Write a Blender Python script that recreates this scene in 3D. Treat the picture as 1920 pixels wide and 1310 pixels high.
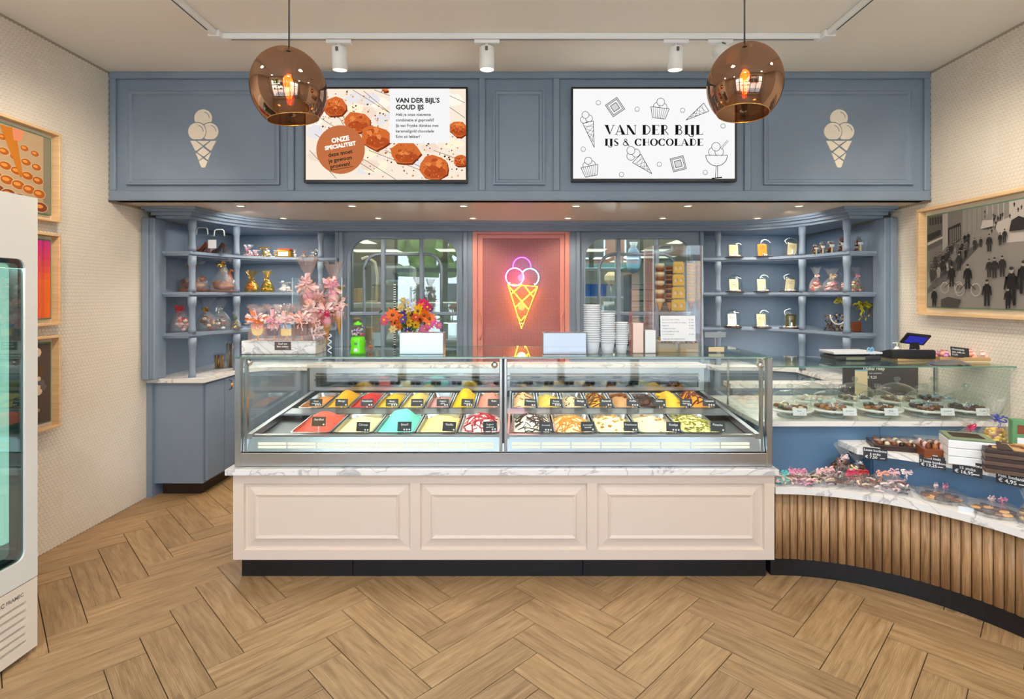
import bpy, bmesh, math, random
from mathutils import Vector, Matrix, noise
from mathutils.geometry import tessellate_polygon
R = random.Random(7)
PI = math.pi
for o in list(bpy.data.objects): bpy.data.objects.remove(o)
SC = bpy.context.scene
COL = SC.collection
# ---------------------------------------------------------------- camera
H, F, CX, CY = 1.55, 1013.0, 972.0, 552.0      # eye height, focal length and principal point in pixels of a 1920x1310 frame
cam_d = bpy.data.cameras.new('camera'); cam = bpy.data.objects.new('camera', cam_d); COL.objects.link(cam)
cam.location = (0, 0, H); cam.rotation_euler = (PI/2, 0, 0)
cam_d.sensor_width = 36; cam_d.lens = 36*F/1920
cam_d.shift_x = (960-CX)/1920; cam_d.shift_y = -(655-CY)/1920
cam_d.clip_start = 0.05; cam_d.clip_end = 100
SC.camera = cam
SC.view_settings.view_transform = 'Standard'; SC.view_settings.look = 'None'
SC.view_settings.gamma = 1; SC.view_settings.exposure = 0.4
SC.cycles.use_denoising = True
SC.cycles.max_bounces = 12; SC.cycles.transparent_max_bounces = 40; SC.cycles.glossy_bounces = 5
SC.cycles.caustics_reflective = False; SC.cycles.caustics_refractive = False
SC.cycles.sample_clamp_indirect = 4
# ---------------------------------------------------------------- sky and lights
wd = bpy.data.worlds.new('sky'); SC.world = wd; wd.use_nodes = True
nt = wd.node_tree; bg = nt.nodes['Background']
tc = nt.nodes.new('ShaderNodeTexCoord'); sp = nt.nodes.new('ShaderNodeSeparateXYZ'); rp = nt.nodes.new('ShaderNodeValToRGB')
nt.links.new(tc.outputs['Generated'], sp.inputs[0]); nt.links.new(sp.outputs[2], rp.inputs[0]); nt.links.new(rp.outputs[0], bg.inputs[0])
rp.color_ramp.elements[0].position = 0.0; rp.color_ramp.elements[0].color = (0.80, 0.90, 1.0, 1)
rp.color_ramp.elements[1].position = 0.6; rp.color_ramp.elements[1].color = (0.32, 0.56, 1.0, 1)
bg.inputs[1].default_value = 6.0
def light(name, kind, loc, energy, color, size=None, size_y=None, aim=None, **kw):
    d = bpy.data.lights.new(name, kind); o = bpy.data.objects.new(name, d); COL.objects.link(o)
    d.energy = energy; d.color = color; o.location = loc
    if kind == 'AREA':
        d.shape = 'RECTANGLE' if size_y else 'SQUARE'; d.size = size
        if size_y: d.size_y = size_y
    elif size is not None: d.shadow_soft_size = size
    if aim is not None:
        o.rotation_euler = (Vector(aim)-Vector(loc)).to_track_quat('-Z', 'Y').to_euler()
    for k, v in kw.items(): setattr(d, k, v)
    return o
WARM = (1.0, 0.86, 0.68); SOFT = (1.0, 0.94, 0.86); DAY = (0.93, 0.97, 1.0)
dp = light('daylight_portal', 'AREA', (0.0, -0.93, 1.55), 1, DAY, 5.1, 2.4, aim=(0, 4, 1.55)); dp.data.cycles.is_portal = True
light('sun', 'SUN', (0, 0, 8), 13, (1.0, 0.93, 0.82), 0.01, aim=(1.5, -7, 0))
for x in (-1.9, 0, 1.9):
    for y in (-0.2, 1.5): light('ceiling_fill', 'AREA', (x, y, 3.07), 12, SOFT, 0.16, 0.16, aim=(x, y, 0))  # added fill behind the camera, no ceiling fittings there
for x in (-1.06, -0.186, 0.932, 1.2):           # the four heads seen on the track
    light('track_spot', 'SPOT', (x, 3.2, 2.87), 9, WARM, 0.03, aim=(x*1.05, 3.05, 0.9), spot_size=1.5, spot_blend=0.8)
for sx in (-1, 1):                               # heads on the side runs, above the frame
    light('track_spot', 'SPOT', (1.78*sx, 2.55, 2.9), 42, WARM, 0.03, aim=(2.85*sx, 3.4, 1.4), spot_size=1.7, spot_blend=0.9)
    light('track_spot', 'SPOT', (1.78*sx, 1.6, 2.9), 30, WARM, 0.03, aim=(2.7*sx, 2.7, 0.7), spot_size=1.7, spot_blend=0.9)
light('track_spot', 'SPOT', (2.0, 2.9, 2.9), 26, SOFT, 0.03, aim=(2.1, 3.4, 0.8), spot_size=1.2, spot_blend=0.8)  # added spot off the rail, no head there; brightens the cake case
DLX1 = (-2.05, -1.227, -0.405, 0.425, 1.25, 2.07); DLX2 = (-2.01, -1.198, -0.391, 0.424, 1.235, 2.045)
for x in DLX1: light('soffit_spot', 'SPOT', (x, 3.985, 2.19), 13, WARM, 0.03, aim=(x, 4.05, 0), spot_size=2.3, spot_blend=0.7)
for x in DLX2: light('soffit_spot', 'SPOT', (x, 4.62, 2.19), 13, WARM, 0.03, aim=(x*1.1, 4.95, 0.6), spot_size=2.3, spot_blend=0.7)
for x in (-2.45, 2.47): light('soffit_spot', 'SPOT', (x*0.86, 4.25, 2.19), 9, SOFT, 0.03, aim=(x*1.06, 4.8, 1.3), spot_size=2.4, spot_blend=0.7)  # added corner spots without fittings, to lift the shelf backs
light('kitchen_light', 'AREA', (0, 8.5, 2.3), 110, (1.0, 0.97, 0.9), 4.5, 5.0, aim=(0, 8.5, 0))
light('display_lamp', 'AREA', (-0.78, 3.08, 1.185), 3.6, (1.0, 0.95, 0.86), 1.35, 0.03, aim=(-0.78, 3.35, 0.7))
light('display_lamp', 'AREA', (0.66, 3.08, 1.185), 3.6, (1.0, 0.95, 0.86), 1.35, 0.03, aim=(0.66, 3.35, 0.7))
for sx, ox_ in ((-1, 0.0), (1, 0.018)):      # warm strips under the corner shelves
    for z in (2.118, 1.842, 1.527, 1.207): light('shelf_led', 'AREA', (sx*2.25+ox_, 4.9, z), 2.2, SOFT, 0.7, 0.03, aim=(sx*2.2+ox_, 4.99, 0))
# ---------------------------------------------------------------- helpers
def lin(c):
    return tuple((x/255/12.92 if x/255 <= 0.04045 else ((x/255+0.055)/1.055)**2.4) for x in c[:3]) + (1,)
def X(px, Y): return (px-CX)*Y/F
def Z(py, Y): return H-(py-CY)*Y/F
def S(Y): return Y/F
MATS = {}
def P(name, c, rough=0.5, metal=0.0, **kw):
    m = bpy.data.materials.new(name); m.use_nodes = True; MATS[name] = m
    b = m.node_tree.nodes['Principled BSDF']
    b.inputs['Base Color'].default_value = lin(c); b.inputs['Roughness'].default_value = rough; b.inputs['Metallic'].default_value = metal
    for k, v in kw.items():
        b.inputs[k.replace('_', ' ')].default_value = v
    return m
def E(name, c, s=1.0):
    m = bpy.data.materials.new(name); m.use_nodes = True; n = m.node_tree; n.nodes.clear()
    o = n.nodes.new('ShaderNodeOutputMaterial'); e = n.nodes.new('ShaderNodeEmission')
    e.inputs[0].default_value = lin(c); e.inputs[1].default_value = s; n.links.new(e.outputs[0], o.inputs[0]); MATS[name] = m
    return m
def coords(m, scale, kind='Object', rnd=False):
    n = m.node_tree; t = n.nodes.new('ShaderNodeTexCoord'); mp = n.nodes.new('ShaderNodeMapping')
    mp.inputs['Scale'].default_value = scale
    if rnd:
        oi = n.nodes.new('ShaderNodeObjectInfo'); ml = n.nodes.new('ShaderNodeMath'); ml.operation = 'MULTIPLY'; ml.inputs[1].default_value = 53
        ad = n.nodes.new('ShaderNodeVectorMath'); ad.operation = 'ADD'
        n.links.new(oi.outputs['Random'], ml.inputs[0]); n.links.new(t.outputs[kind], ad.inputs[0]); n.links.new(ml.outputs[0], ad.inputs[1])
        n.links.new(ad.outputs[0], mp.inputs[0]); return mp.outputs[0], oi.outputs['Random']
    n.links.new(t.outputs[kind], mp.inputs[0]); return mp.outputs[0], None
def ramp(n, src, stops):
    r = n.nodes.new('ShaderNodeValToRGB'); el = r.color_ramp.elements
    while len(el) < len(stops): el.new(0.5)
    for e, (p, c) in zip(el, stops): e.position = p; e.color = lin(c)
    n.links.new(src, r.inputs[0]); return r.outputs[0]
def noisy(m, scale, stops, detail=4, dist=0.0, kind='Object', rnd=False, bump=0.0, rough=None):
    """colour from noise through a ramp, on the principled material m"""
    n = m.node_tree; b = n.nodes['Principled BSDF']; co, rr = coords(m, scale, kind, rnd)
    t = n.nodes.new('ShaderNodeTexNoise'); t.inputs['Scale'].default_value = 1; t.inputs['Detail'].default_value = detail; t.inputs['Distortion'].default_value = dist
    n.links.new(co, t.inputs['Vector'])
    c = ramp(n, t.outputs['Fac'], stops)
    if rnd:
        hs = n.nodes.new('ShaderNodeHueSaturation'); mr = n.nodes.new('ShaderNodeMapRange'); mr.inputs['To Min'].default_value = rnd[0]; mr.inputs['To Max'].default_value = rnd[1]
        n.links.new(rr, mr.inputs[0]); n.links.new(mr.outputs[0], hs.inputs['Value']); n.links.new(c, hs.inputs['Color']); c = hs.outputs[0]
    n.links.new(c, b.inputs['Base Color'])
    if bump:
        bp = n.nodes.new('ShaderNodeBump'); bp.inputs['Strength'].default_value = bump; bp.inputs['Distance'].default_value = 0.002
        n.links.new(t.outputs['Fac'], bp.inputs['Height']); n.links.new(bp.outputs[0], b.inputs['Normal'])
    return m
def thin(name, tint, ior=1.45, rough=0.0, wrinkle=0.0, base=0.0, gcol=(255, 255, 255), haze=0.0):
    """thin clear sheet: transparent with fresnel reflection"""
    m = bpy.data.materials.new(name); m.use_nodes = True; n = m.node_tree; n.nodes.clear(); MATS[name] = m
    o = n.nodes.new('ShaderNodeOutputMaterial'); mx = n.nodes.new('ShaderNodeMixShader'); tr = n.nodes.new('ShaderNodeBsdfTransparent'); gl = n.nodes.new('ShaderNodeBsdfGlossy'); fr = n.nodes.new('ShaderNodeFresnel')
    fr.inputs[0].default_value = ior; tr.inputs[0].default_value = lin(tint); gl.inputs[1].default_value = rough; gl.inputs[0].default_value = lin(gcol)
    gm = n.nodes.new('ShaderNodeNewGeometry'); mi = n.nodes.new('ShaderNodeMapRange'); mi.inputs['To Min'].default_value = ior; mi.inputs['To Max'].default_value = 1/ior   # same reflectance from either side of the sheet
    n.links.new(gm.outputs['Backfacing'], mi.inputs[0]); n.links.new(mi.outputs[0], fr.inputs[0])
    src = fr.outputs[0]
    if base:
        ad = n.nodes.new('ShaderNodeMath'); ad.operation = 'MULTIPLY_ADD'; ad.inputs[1].default_value = 1-base; ad.inputs[2].default_value = base; ad.use_clamp = True
        n.links.new(src, ad.inputs[0]); src = ad.outputs[0]
    if wrinkle:
        co, _ = coords(m, (70, 70, 45)); t = n.nodes.new('ShaderNodeTexNoise'); t.inputs['Scale'].default_value = 1; t.inputs['Detail'].default_value = 3
        bp = n.nodes.new('ShaderNodeBump'); bp.inputs['Strength'].default_value = wrinkle; bp.inputs['Distance'].default_value = 0.01
        n.links.new(co, t.inputs['Vector']); n.links.new(t.outputs['Fac'], bp.inputs['Height'])
        n.links.new(bp.outputs[0], gl.inputs['Normal']); n.links.new(bp.outputs[0], fr.inputs['Normal'])
    n.links.new(src, mx.inputs[0]); n.links.new(tr.outputs[0], mx.inputs[1]); n.links.new(gl.outputs[0], mx.inputs[2]); n.links.new(mx.outputs[0], o.inputs[0])
    if haze:      # milky share of the film
        df = n.nodes.new('ShaderNodeBsdfDiffuse'); tl = n.nodes.new('ShaderNodeBsdfTranslucent'); m1 = n.nodes.new('ShaderNodeMixShader'); m2 = n.nodes.new('ShaderNodeMixShader')
        df.inputs[0].default_value = tl.inputs[0].default_value = lin(gcol); m2.inputs[0].default_value = haze
        n.links.new(df.outputs[0], m1.inputs[1]); n.links.new(tl.outputs[0], m1.inputs[2]); n.links.new(mx.outputs[0], m2.inputs[1]); n.links.new(m1.outputs[0], m2.inputs[2]); n.links.new(m2.outputs[0], o.inputs[0])
    return m

class MB:
    def __init__(s): s.v = []; s.f = []; s.mi = []; s.sm = []; s.mats = []; s.T = Matrix.Identity(4); s.lay = 0; s.step = 0.00012; s.hold = False
    def m(s, m):
        if isinstance(m, str): m = MATS[m]
        if m not in s.mats: s.mats.append(m)
        return s.mats.index(m)
    def add(s, vs, fs, m, smooth=False):
        k = len(s.v); i = s.m(m)
        for v in vs: s.v.append(s.T @ Vector(v))
        for f in fs: s.f.append([a+k for a in f]); s.mi.append(i); s.sm.append(smooth)
        return s
    def box(s, x0, y0, z0, x1, y1, z1, m, b=0.0):
        if x0 > x1: x0, x1 = x1, x0
        if y0 > y1: y0, y1 = y1, y0
        if z0 > z1: z0, z1 = z1, z0
        if b <= 0:
            vs = [(x, y, z) for z in (z0, z1) for y in (y0, y1) for x in (x0, x1)]
            return s.add(vs, [(0, 2, 3, 1), (4, 5, 7, 6), (0, 1, 5, 4), (2, 6, 7, 3), (0, 4, 6, 2), (1, 3, 7, 5)], m)
        c = ((x0+x1)/2, (y0+y1)/2, (z0+z1)/2); h = ((x1-x0)/2, (y1-y0)/2, (z1-z0)/2); b = min(b, min(h)*0.9)
        vs = []; idx = {}
        for sx in (-1, 1):
            for sy in (-1, 1):
                for sz in (-1, 1):
                    sg = (sx, sy, sz)
                    for a in range(3):
                        idx[sg, a] = len(vs)
                        vs.append(tuple(c[i]+sg[i]*(h[i] if i == a else h[i]-b) for i in range(3)))
        fs = []
        def sgn(a, v, d): q = [0, 0, 0]; q[a] = v; q.__setitem__(d[0], d[1]); q.__setitem__(d[2], d[3]); return tuple(q)
        for a in range(3):
            o1, o2 = [i for i in range(3) if i != a]
            for v in (-1, 1):
                q = [sgn(a, v, (o1, p, o2, r)) for p, r in ((-1, -1), (1, -1), (1, 1), (-1, 1))]
                f = [idx[t, a] for t in q]; fs.append(f if v > 0 else f[::-1])
            for p in (-1, 1):
                for r in (-1, 1):
                    A = sgn(a, -1, (o1, p, o2, r)); B = sgn(a, 1, (o1, p, o2, r))
                    fs.append([idx[A, o1], idx[B, o1], idx[B, o2], idx[A, o2]])
        for sx in (-1, 1):
            for sy in (-1, 1):
                for sz in (-1, 1): fs.append([idx[(sx, sy, sz), a] for a in range(3)])
        return s.add(vs, fs, m)
    def lathe(s, prof, m, seg=20, c=(0, 0, 0), smooth=True, wob=None, closed=False):
        vs = []; n = len(prof)
        for i in range(seg):
            a = 2*PI*i/seg
            for j, (r, z) in enumerate(prof):
                rr = r*(wob(a, j) if wob else 1)
                vs.append((c[0]+rr*math.cos(a), c[1]+rr*math.sin(a), c[2]+z))
        fs = []
        for i in range(seg):
            k = (i+1) % seg
            for j in range(n-1): fs.append((i*n+j, k*n+j, k*n+j+1, i*n+j+1))
        if closed:
            if prof[0][0] > 1e-6: fs.append([i*n for i in range(seg)][::-1])
            if prof[-1][0] > 1e-6: fs.append([i*n+n-1 for i in range(seg)])
        return s.add(vs, fs, m, smooth)
    def cyl(s, c, r, h, m, seg=20, r2=None, smooth=True):
        return s.lathe([(r, 0), (r if r2 is None else r2, h)], m, seg, c, smooth, closed=True)
    def tube(s, pts, r, m, seg=6, closed=False, taper=None):
        pts = [Vector(p) for p in pts]; n = len(pts); vs = []; fs = []; up = None
        for i, p in enumerate(pts):
            a = pts[(i-1) % n] if (closed or i > 0) else p; b = pts[(i+1) % n] if (closed or i < n-1) else p
            d = (b-a).normalized() if (b-a).length > 1e-9 else Vector((0, 0, 1))
            if up is None: up = Vector((0, 0, 1)) if abs(d.z) < 0.9 else Vector((1, 0, 0))
            s1 = d.cross(up); s1 = s1.normalized() if s1.length > 1e-6 else d.orthogonal().normalized(); s2 = s1.cross(d).normalized(); up = s2
            rr = r*(taper(i/(n-1)) if taper else 1)
            for k in range(seg):
                t = 2*PI*k/seg; vs.append(p+s1*(rr*math.cos(t))+s2*(rr*math.sin(t)))
        for i in range(n if closed else n-1):
            j = (i+1) % n
            for k in range(seg): q = (k+1) % seg; fs.append((i*seg+k, j*seg+k, j*seg+q, i*seg+q))
        if not closed: fs.append(list(range(seg))[::-1]); fs.append([(n-1)*seg+k for k in range(seg)])
        return s.add(vs, fs, m, seg > 4)
    def prism(s, poly, h0, h1, m, ax='z', holes=()):
        """polygon in xy (ax z), xz (ax y) or yz (ax x), extruded from h0 to h1"""
        def pt(p, h): return (p[0], p[1], h) if ax == 'z' else (p[0], h, p[1]) if ax == 'y' else (h, p[0], p[1])
        loops = [list(poly)]+[list(q) for q in holes]; flat = [p for l in loops for p in l]; n = len(flat)
        tris = tessellate_polygon([[Vector((p[0], p[1], 0)) for p in l] for l in loops]) if (holes or n > 4) else [tuple(range(n))]
        vs = [pt(p, h0) for p in flat]+[pt(p, h1) for p in flat]
        fs = [tuple(t) for t in tris]+[tuple(a+n for a in t[::-1]) for t in tris]; k = 0
        for l in loops:
            for i in range(len(l)): j = (i+1) % len(l); fs.append((k+i, k+j, k+j+n, k+i+n))
            k += len(l)
        return s.add(vs, fs, m)
    def blob(s, c, r, m, seg=8, rings=5, jit=0.0, seed=0):
        if not isinstance(r, (tuple, list)): r = (r, r, r)
        vs = [(c[0], c[1], c[2]-r[2])]; q = random.Random(seed)
        for i in range(1, rings):
            t = PI*i/rings
            for k in range(seg):
                a = 2*PI*k/seg; j = 1+(q.random()-0.5)*2*jit
                vs.append((c[0]+r[0]*math.sin(t)*math.cos(a)*j, c[1]+r[1]*math.sin(t)*math.sin(a)*j, c[2]-r[2]*math.cos(t)*j))
        vs.append((c[0], c[1], c[2]+r[2])); L = len(vs)-1; fs = []
        for k in range(seg):
            fs.append((0, 1+(k+1) % seg, 1+k))
            for i in range(rings-2):
                a = 1+i*seg+k; b = 1+i*seg+(k+1) % seg; fs.append((a, b, b+seg, a+seg))
            fs.append((1+(rings-2)*seg+k, 1+(rings-2)*seg+(k+1) % seg, L))
        return s.add(vs, fs, m, True)
    def grid(s, fn, nu, nv, m, smooth=True):
        vs = [fn(i/nu, j/nv) for j in range(nv+1) for i in range(nu+1)]
        return s.add(vs, [(j*(nu+1)+i, j*(nu+1)+i+1, (j+1)*(nu+1)+i+1, (j+1)*(nu+1)+i) for j in range(nv) for i in range(nu)], m, smooth)
    # flat drawing, in the local xz plane seen from -y, each mark a hair in front of the last
    def d(s):
        if not s.hold: s.lay += 1
        return -s.step*s.lay
    def poly(s, pts, m): 
        y = s.d(); n = len(pts)
        tr = [tuple(range(n))] if n <= 4 else tessellate_polygon([[Vector((p[0], p[1], 0)) for p in pts]])
        return s.add([(p[0], y, p[1]) for p in pts], [tuple(t) for t in tr], m)
    def rect(s, x0, z0, x1, z1, m): return s.poly([(x0, z0), (x1, z0), (x1, z1), (x0, z1)], m)
    def line(s, a, b, w, m):
        dx, dz = b[0]-a[0], b[1]-a[1]; l = math.hypot(dx, dz) or 1; nx, nz = -dz/l*w/2, dx/l*w/2
        return s.poly([(a[0]+nx, a[1]+nz), (a[0]-nx, a[1]-nz), (b[0]-nx, b[1]-nz), (b[0]+nx, b[1]+nz)], m)
    def pline(s, pts, w, m):
        for a, b in zip(pts, pts[1:]): s.line(a, b, w, m)
        return s
    def arc(s, cx, cz, rx, rz, a0, a1, w, m, n=14, w2=None):
        y = s.d(); vs = []; w2 = w if w2 is None else w2
        for i in range(n+1):
            t = a0+(a1-a0)*i/n; k = abs(math.cos(t)); ww = (w*k+w2*(1-k))/2
            vs += [(cx+(rx-ww)*math.cos(t), y, cz+(rz-ww)*math.sin(t)), (cx+(rx+ww)*math.cos(t), y, cz+(rz+ww)*math.sin(t))]
        return s.add(vs, [(2*i, 2*i+1, 2*i+3, 2*i+2) for i in range(n)], m)
    def disc(s, cx, cz, rx, m, rz=None, n=16, a0=0, a1=2*PI):
        rz = rz or rx; return s.poly([(cx+rx*math.cos(a0+(a1-a0)*i/n), cz+rz*math.sin(a0+(a1-a0)*i/n)) for i in range(n+(0 if a1-a0 > 6.2 else 1))], m)
    def text(s, t, x, z, size, m, align='LEFT', rot=0.0, bold=0.0):
        vs, fs = text_geo(t, align, bold); y = s.d(); c, q = math.cos(rot), math.sin(rot)
        return s.add([(x+(a*c-b*q)*size, y, z+(a*q+b*c)*size) for a, b in vs], fs, m)
    def build(s, name, parent=None, loc=None, rot=None, recalc=True):
        me = bpy.data.meshes.new(name); me.from_pydata(s.v, [], s.f)
        for m in s.mats: me.materials.append(m)
        me.polygons.foreach_set('material_index', s.mi); me.polygons.foreach_set('use_smooth', s.sm)
        if recalc and len(s.f) < 60000:
            b = bmesh.new(); b.from_mesh(me); bmesh.ops.recalc_face_normals(b, faces=b.faces); b.to_mesh(me); b.free()
        o = bpy.data.objects.new(name, me); COL.objects.link(o)
        if parent: o.parent = parent
        if loc: o.location = loc
        if rot: o.rotation_euler = rot
        return o
_tc = {}
def text_geo(t, align, bold):
    k = (t, align, bold)
    if k in _tc: return _tc[k]
    c = bpy.data.curves.new('t', 'FONT'); c.body = t; c.size = 1; c.align_x = align; c.resolution_u = 2; c.offset = bold; c.fill_mode = 'FRONT'
    o = bpy.data.objects.new('t', c); COL.objects.link(o)
    me = o.to_mesh(); r = ([(v.co.x, v.co.y) for v in me.vertices], [tuple(p.vertices) for p in me.polygons])
    o.to_mesh_clear(); bpy.data.objects.remove(o); bpy.data.curves.remove(c); _tc[k] = r
    return r
def thing(name, label, cat, loc=(0, 0, 0), rot=(0, 0, 0), group=None):
    o = bpy.data.objects.new(name, None); COL.objects.link(o); o.empty_display_size = 0.05
    o.location = loc; o.rotation_euler = rot if isinstance(rot, tuple) else (0, 0, rot)
    return tag(o, label, cat, group)
def tag(o, label, cat, group=None, kind=None):
    o['label'] = label; o['category'] = cat
    if group: o['group'] = group
    if kind: o['kind'] = kind
    return o
def struct(o, label=None):
    o['kind'] = 'structure'
    if label: o['label'] = label
    return o
def dup(root, loc, rot=None, label=None, group=None):
    r = root.copy(); COL.objects.link(r); r.location = loc
    if rot is not None: r.rotation_euler = rot if isinstance(rot, tuple) else (0, 0, rot)
    if label: r['label'] = label
    if group: r['group'] = group
    for ch in list(root.children):
        c = ch.copy(); COL.objects.link(c); c.parent = r
        for g in list(ch.children): d = g.copy(); COL.objects.link(d); d.parent = c
    return r
def rrect(x0, z0, x1, z1, r, n=6, only_top=False):
    pts = []
    for cx, cz, a in ((x1-r, z1-r, 0), (x0+r, z1-r, PI/2), (x0+r, z0+r, PI), (x1-r, z0+r, 1.5*PI)):
        if only_top and a >= PI: pts.append((x0, z0) if a == PI else (x1, z0)); continue
        pts += [(cx+r*math.cos(a+PI/2*i/n), cz+r*math.sin(a+PI/2*i/n)) for i in range(n+1)]
    return pts
# ---------------------------------------------------------------- materials
BLUE = P('blue_grey_paint', (124, 142, 162), 0.45)
noisy(BLUE, (3, 3, 3), [(0.3, (122, 138, 156)), (0.7, (129, 145, 163))])
BLUE_D = P('blue_panel_paint', (92, 124, 154), 0.4)
CREAM = P('cream_lacquer', (226, 206, 188), 0.4)
BLACK = P('black_plinth', (22, 23, 26), 0.35)
TILE = P('cream_tile', (232, 222, 206), 0.35)
noisy(TILE, (1, 1, 1), [(0.35, (226, 214, 196)), (0.65, (236, 227, 213))], detail=2)
GROUT = P('grout', (172, 158, 138), 0.8)
PLASTER = P('ceiling_plaster', (244, 238, 226), 0.85)
SOFF = P('soffit_paint', (250, 230, 202), 0.2)
WHITE = P('white_plastic', (240, 240, 236), 0.35)
PAPER = P('white_paper', (240, 240, 240), 0.7)
STEEL = P('brushed_steel', (196, 198, 200), 0.28, 1.0)
STEEL_D = P('dark_steel', (120, 124, 128), 0.3, 1.0)
CHROME = P('chrome', (225, 225, 225), 0.08, 1.0)
MIRROR = P('silver_foil_box', (184, 192, 202), 0.3, 0.9)
MARB = P('marble', (238, 236, 232), 0.18)
n = MARB.node_tree; b = n.nodes['Principled BSDF']; co, _ = coords(MARB, (1.3, 1.3, 2.6))
t = n.nodes.new('ShaderNodeTexNoise'); t.inputs['Scale'].default_value = 1.6; t.inputs['Detail'].default_value = 9; t.inputs['Distortion'].default_value = 2.2; n.links.new(co, t.inputs['Vector'])
n.links.new(ramp(n, t.outputs['Fac'], [(0.0, (240, 236, 230)), (0.475, (234, 230, 225)), (0.5, (186, 184, 184)), (0.52, (238, 234, 229)), (1, (242, 238, 233))]), b.inputs['Base Color'])
def wood(name, c1, c2, c3, scale, rnd=(0.8, 1.15), rough=0.45, knots=False):
    m = P(name, c2, rough); n = m.node_tree; b = n.nodes['Principled BSDF']; co, rr = coords(m, scale, 'Object', True)
    t = n.nodes.new('ShaderNodeTexNoise'); t.inputs['Scale'].default_value = 1; t.inputs['Detail'].default_value = 6; t.inputs['Roughness'].default_value = 0.62; t.inputs['Distortion'].default_value = 0.6; n.links.new(co, t.inputs['Vector'])
    c = ramp(n, t.outputs['Fac'], [(0.28, c1), (0.5, c2), (0.72, c3)])
    co2, _ = coords(m, (scale[0]*0.32, scale[1]*0.55, scale[2]*0.5), 'Object', True)
    t2 = n.nodes.new('ShaderNodeTexNoise'); t2.inputs['Scale'].default_value = 1.7; t2.inputs['Detail'].default_value = 3; t2.inputs['Distortion'].default_value = 1.6; n.links.new(co2, t2.inputs['Vector'])
    w = n.nodes.new('ShaderNodeTexWave'); w.wave_type = 'BANDS'; w.bands_direction = 'Y'; w.inputs['Scale'].default_value = 1.1; w.inputs['Distortion'].default_value = 9; w.inputs['Detail'].default_value = 2; w.inputs['Detail Scale'].default_value = 0.7; n.links.new(co, w.inputs['Vector'])
    mx = n.nodes.new('ShaderNodeMix'); mx.data_type = 'RGBA'; mx.blend_type = 'MULTIPLY'; mx.inputs[0].default_value = 0.5
    n.links.new(c, mx.inputs[6]); n.links.new(ramp(n, t2.outputs['Fac'], [(0.26, (150, 130, 105)), (0.4, (225, 215, 200)), (0.62, (255, 255, 255))]), mx.inputs[7])
    mx2 = n.nodes.new('ShaderNodeMix'); mx2.data_type = 'RGBA'; mx2.blend_type = 'MULTIPLY'; mx2.inputs[0].default_value = 0.28
    n.links.new(mx.outputs[2], mx2.inputs[6]); n.links.new(ramp(n, w.outputs['Fac'], [(0.2, (190, 165, 135)), (0.6, (255, 255, 255))]), mx2.inputs[7])
    hs = n.nodes.new('ShaderNodeHueSaturation'); mr = n.nodes.new('ShaderNodeMapRange'); mr.inputs['To Min'].default_value = rnd[0]; mr.inputs['To Max'].default_value = rnd[1]
    n.links.new(rr, mr.inputs[0]); n.links.new(mr.outputs[0], hs.inputs['Value']); n.links.new(mx2.outputs[2], hs.inputs['Color']); n.links.new(hs.outputs[0], b.inputs['Base Color'])
    return m
OAK = wood('oak_plank', (140, 112, 76), (172, 140, 99), (188, 158, 117), (4.5, 42, 42), (0.86, 1.1), 0.42)
SLAT = wood('oak_slat', (146, 108, 70), (184, 144, 100), (205, 168, 122), (60, 60, 4.5), (0.78, 1.12), 0.5)
FRAMEW = noisy(P('pale_frame_wood', (232, 194, 148), 0.5), (3, 3, 60), [(0.3, (218, 178, 130)), (0.7, (236, 200, 154))])
PINK = P('pink_lacquer', (214, 142, 130), 0.3)
PINKP = P('pink_panel', (176, 112, 110), 0.45)
n = PINKP.node_tree; co, _ = coords(PINKP, (70, 70, 70)); t = n.nodes.new('ShaderNodeTexVoronoi'); t.inputs['Scale'].default_value = 1; t.inputs['Randomness'].default_value = 0.2; n.links.new(co, t.inputs['Vector'])
n.links.new(ramp(n, t.outputs['Distance'], [(0.25, (180, 112, 110)), (0.6, (146, 88, 90))]), n.nodes['Principled BSDF'].inputs['Base Color'])
GLASS = thin('clear_glass', (250, 253, 252), 1.42, 0.0)
GLASS_G = thin('green_edge_glass', (236, 245, 240), 1.45, 0.0, base=0.03)
CLOCHE = thin('dome_glass', (245, 249, 248), 1.45, 0.03, base=0.03)
ACRYL = thin('acrylic', (246, 248, 249), 1.35, 0.02)
ACED = P('acrylic_edge', (236, 240, 242), 0.2, 0.0, Alpha=0.75)
CELLO = thin('cellophane', (250, 250, 250), 1.35, 0.12, wrinkle=0.9, base=0.05, haze=0.09)
CELLOP = thin('pink_cellophane', (255, 250, 249), 1.4, 0.15, wrinkle=0.9, base=0.06, gcol=(255, 236, 232), haze=0.13)
CELLOG = thin('gold_film', (252, 236, 196), 1.4, 0.12, wrinkle=0.9, base=0.05, gcol=(250, 216, 140), haze=0.03)
EDGE = P('glass_edge', (96, 150, 132), 0.2, 0.0, Alpha=0.8)
GOLD = P('gold_foil', (224, 178, 74), 0.22, 0.9); SILV = P('silver_ribbon', (225, 225, 225), 0.2, 0.8); BRASS = P('brass', (214, 170, 96), 0.25, 1.0)
CHOC = P('milk_chocolate', (128, 66, 32), 0.35); CHOD = P('dark_chocolate', (52, 30, 24), 0.4); CHOW = P('white_chocolate', (238, 214, 170), 0.45)
PINKS = [P('pink_'+k, c, 0.4) for k, c in (('pale', (250, 200, 196)), ('rose', (244, 160, 182)), ('salmon', (250, 178, 154)), ('blush', (252, 222, 214)), ('hot', (220, 50, 100)))]
RED = P('red', (200, 40, 40), 0.4); ORANGE = P('orange', (240, 120, 20), 0.4); YELL = P('yellow', (245, 200, 40), 0.4); GREENL = P('leaf_green', (96, 120, 40), 0.5)
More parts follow.
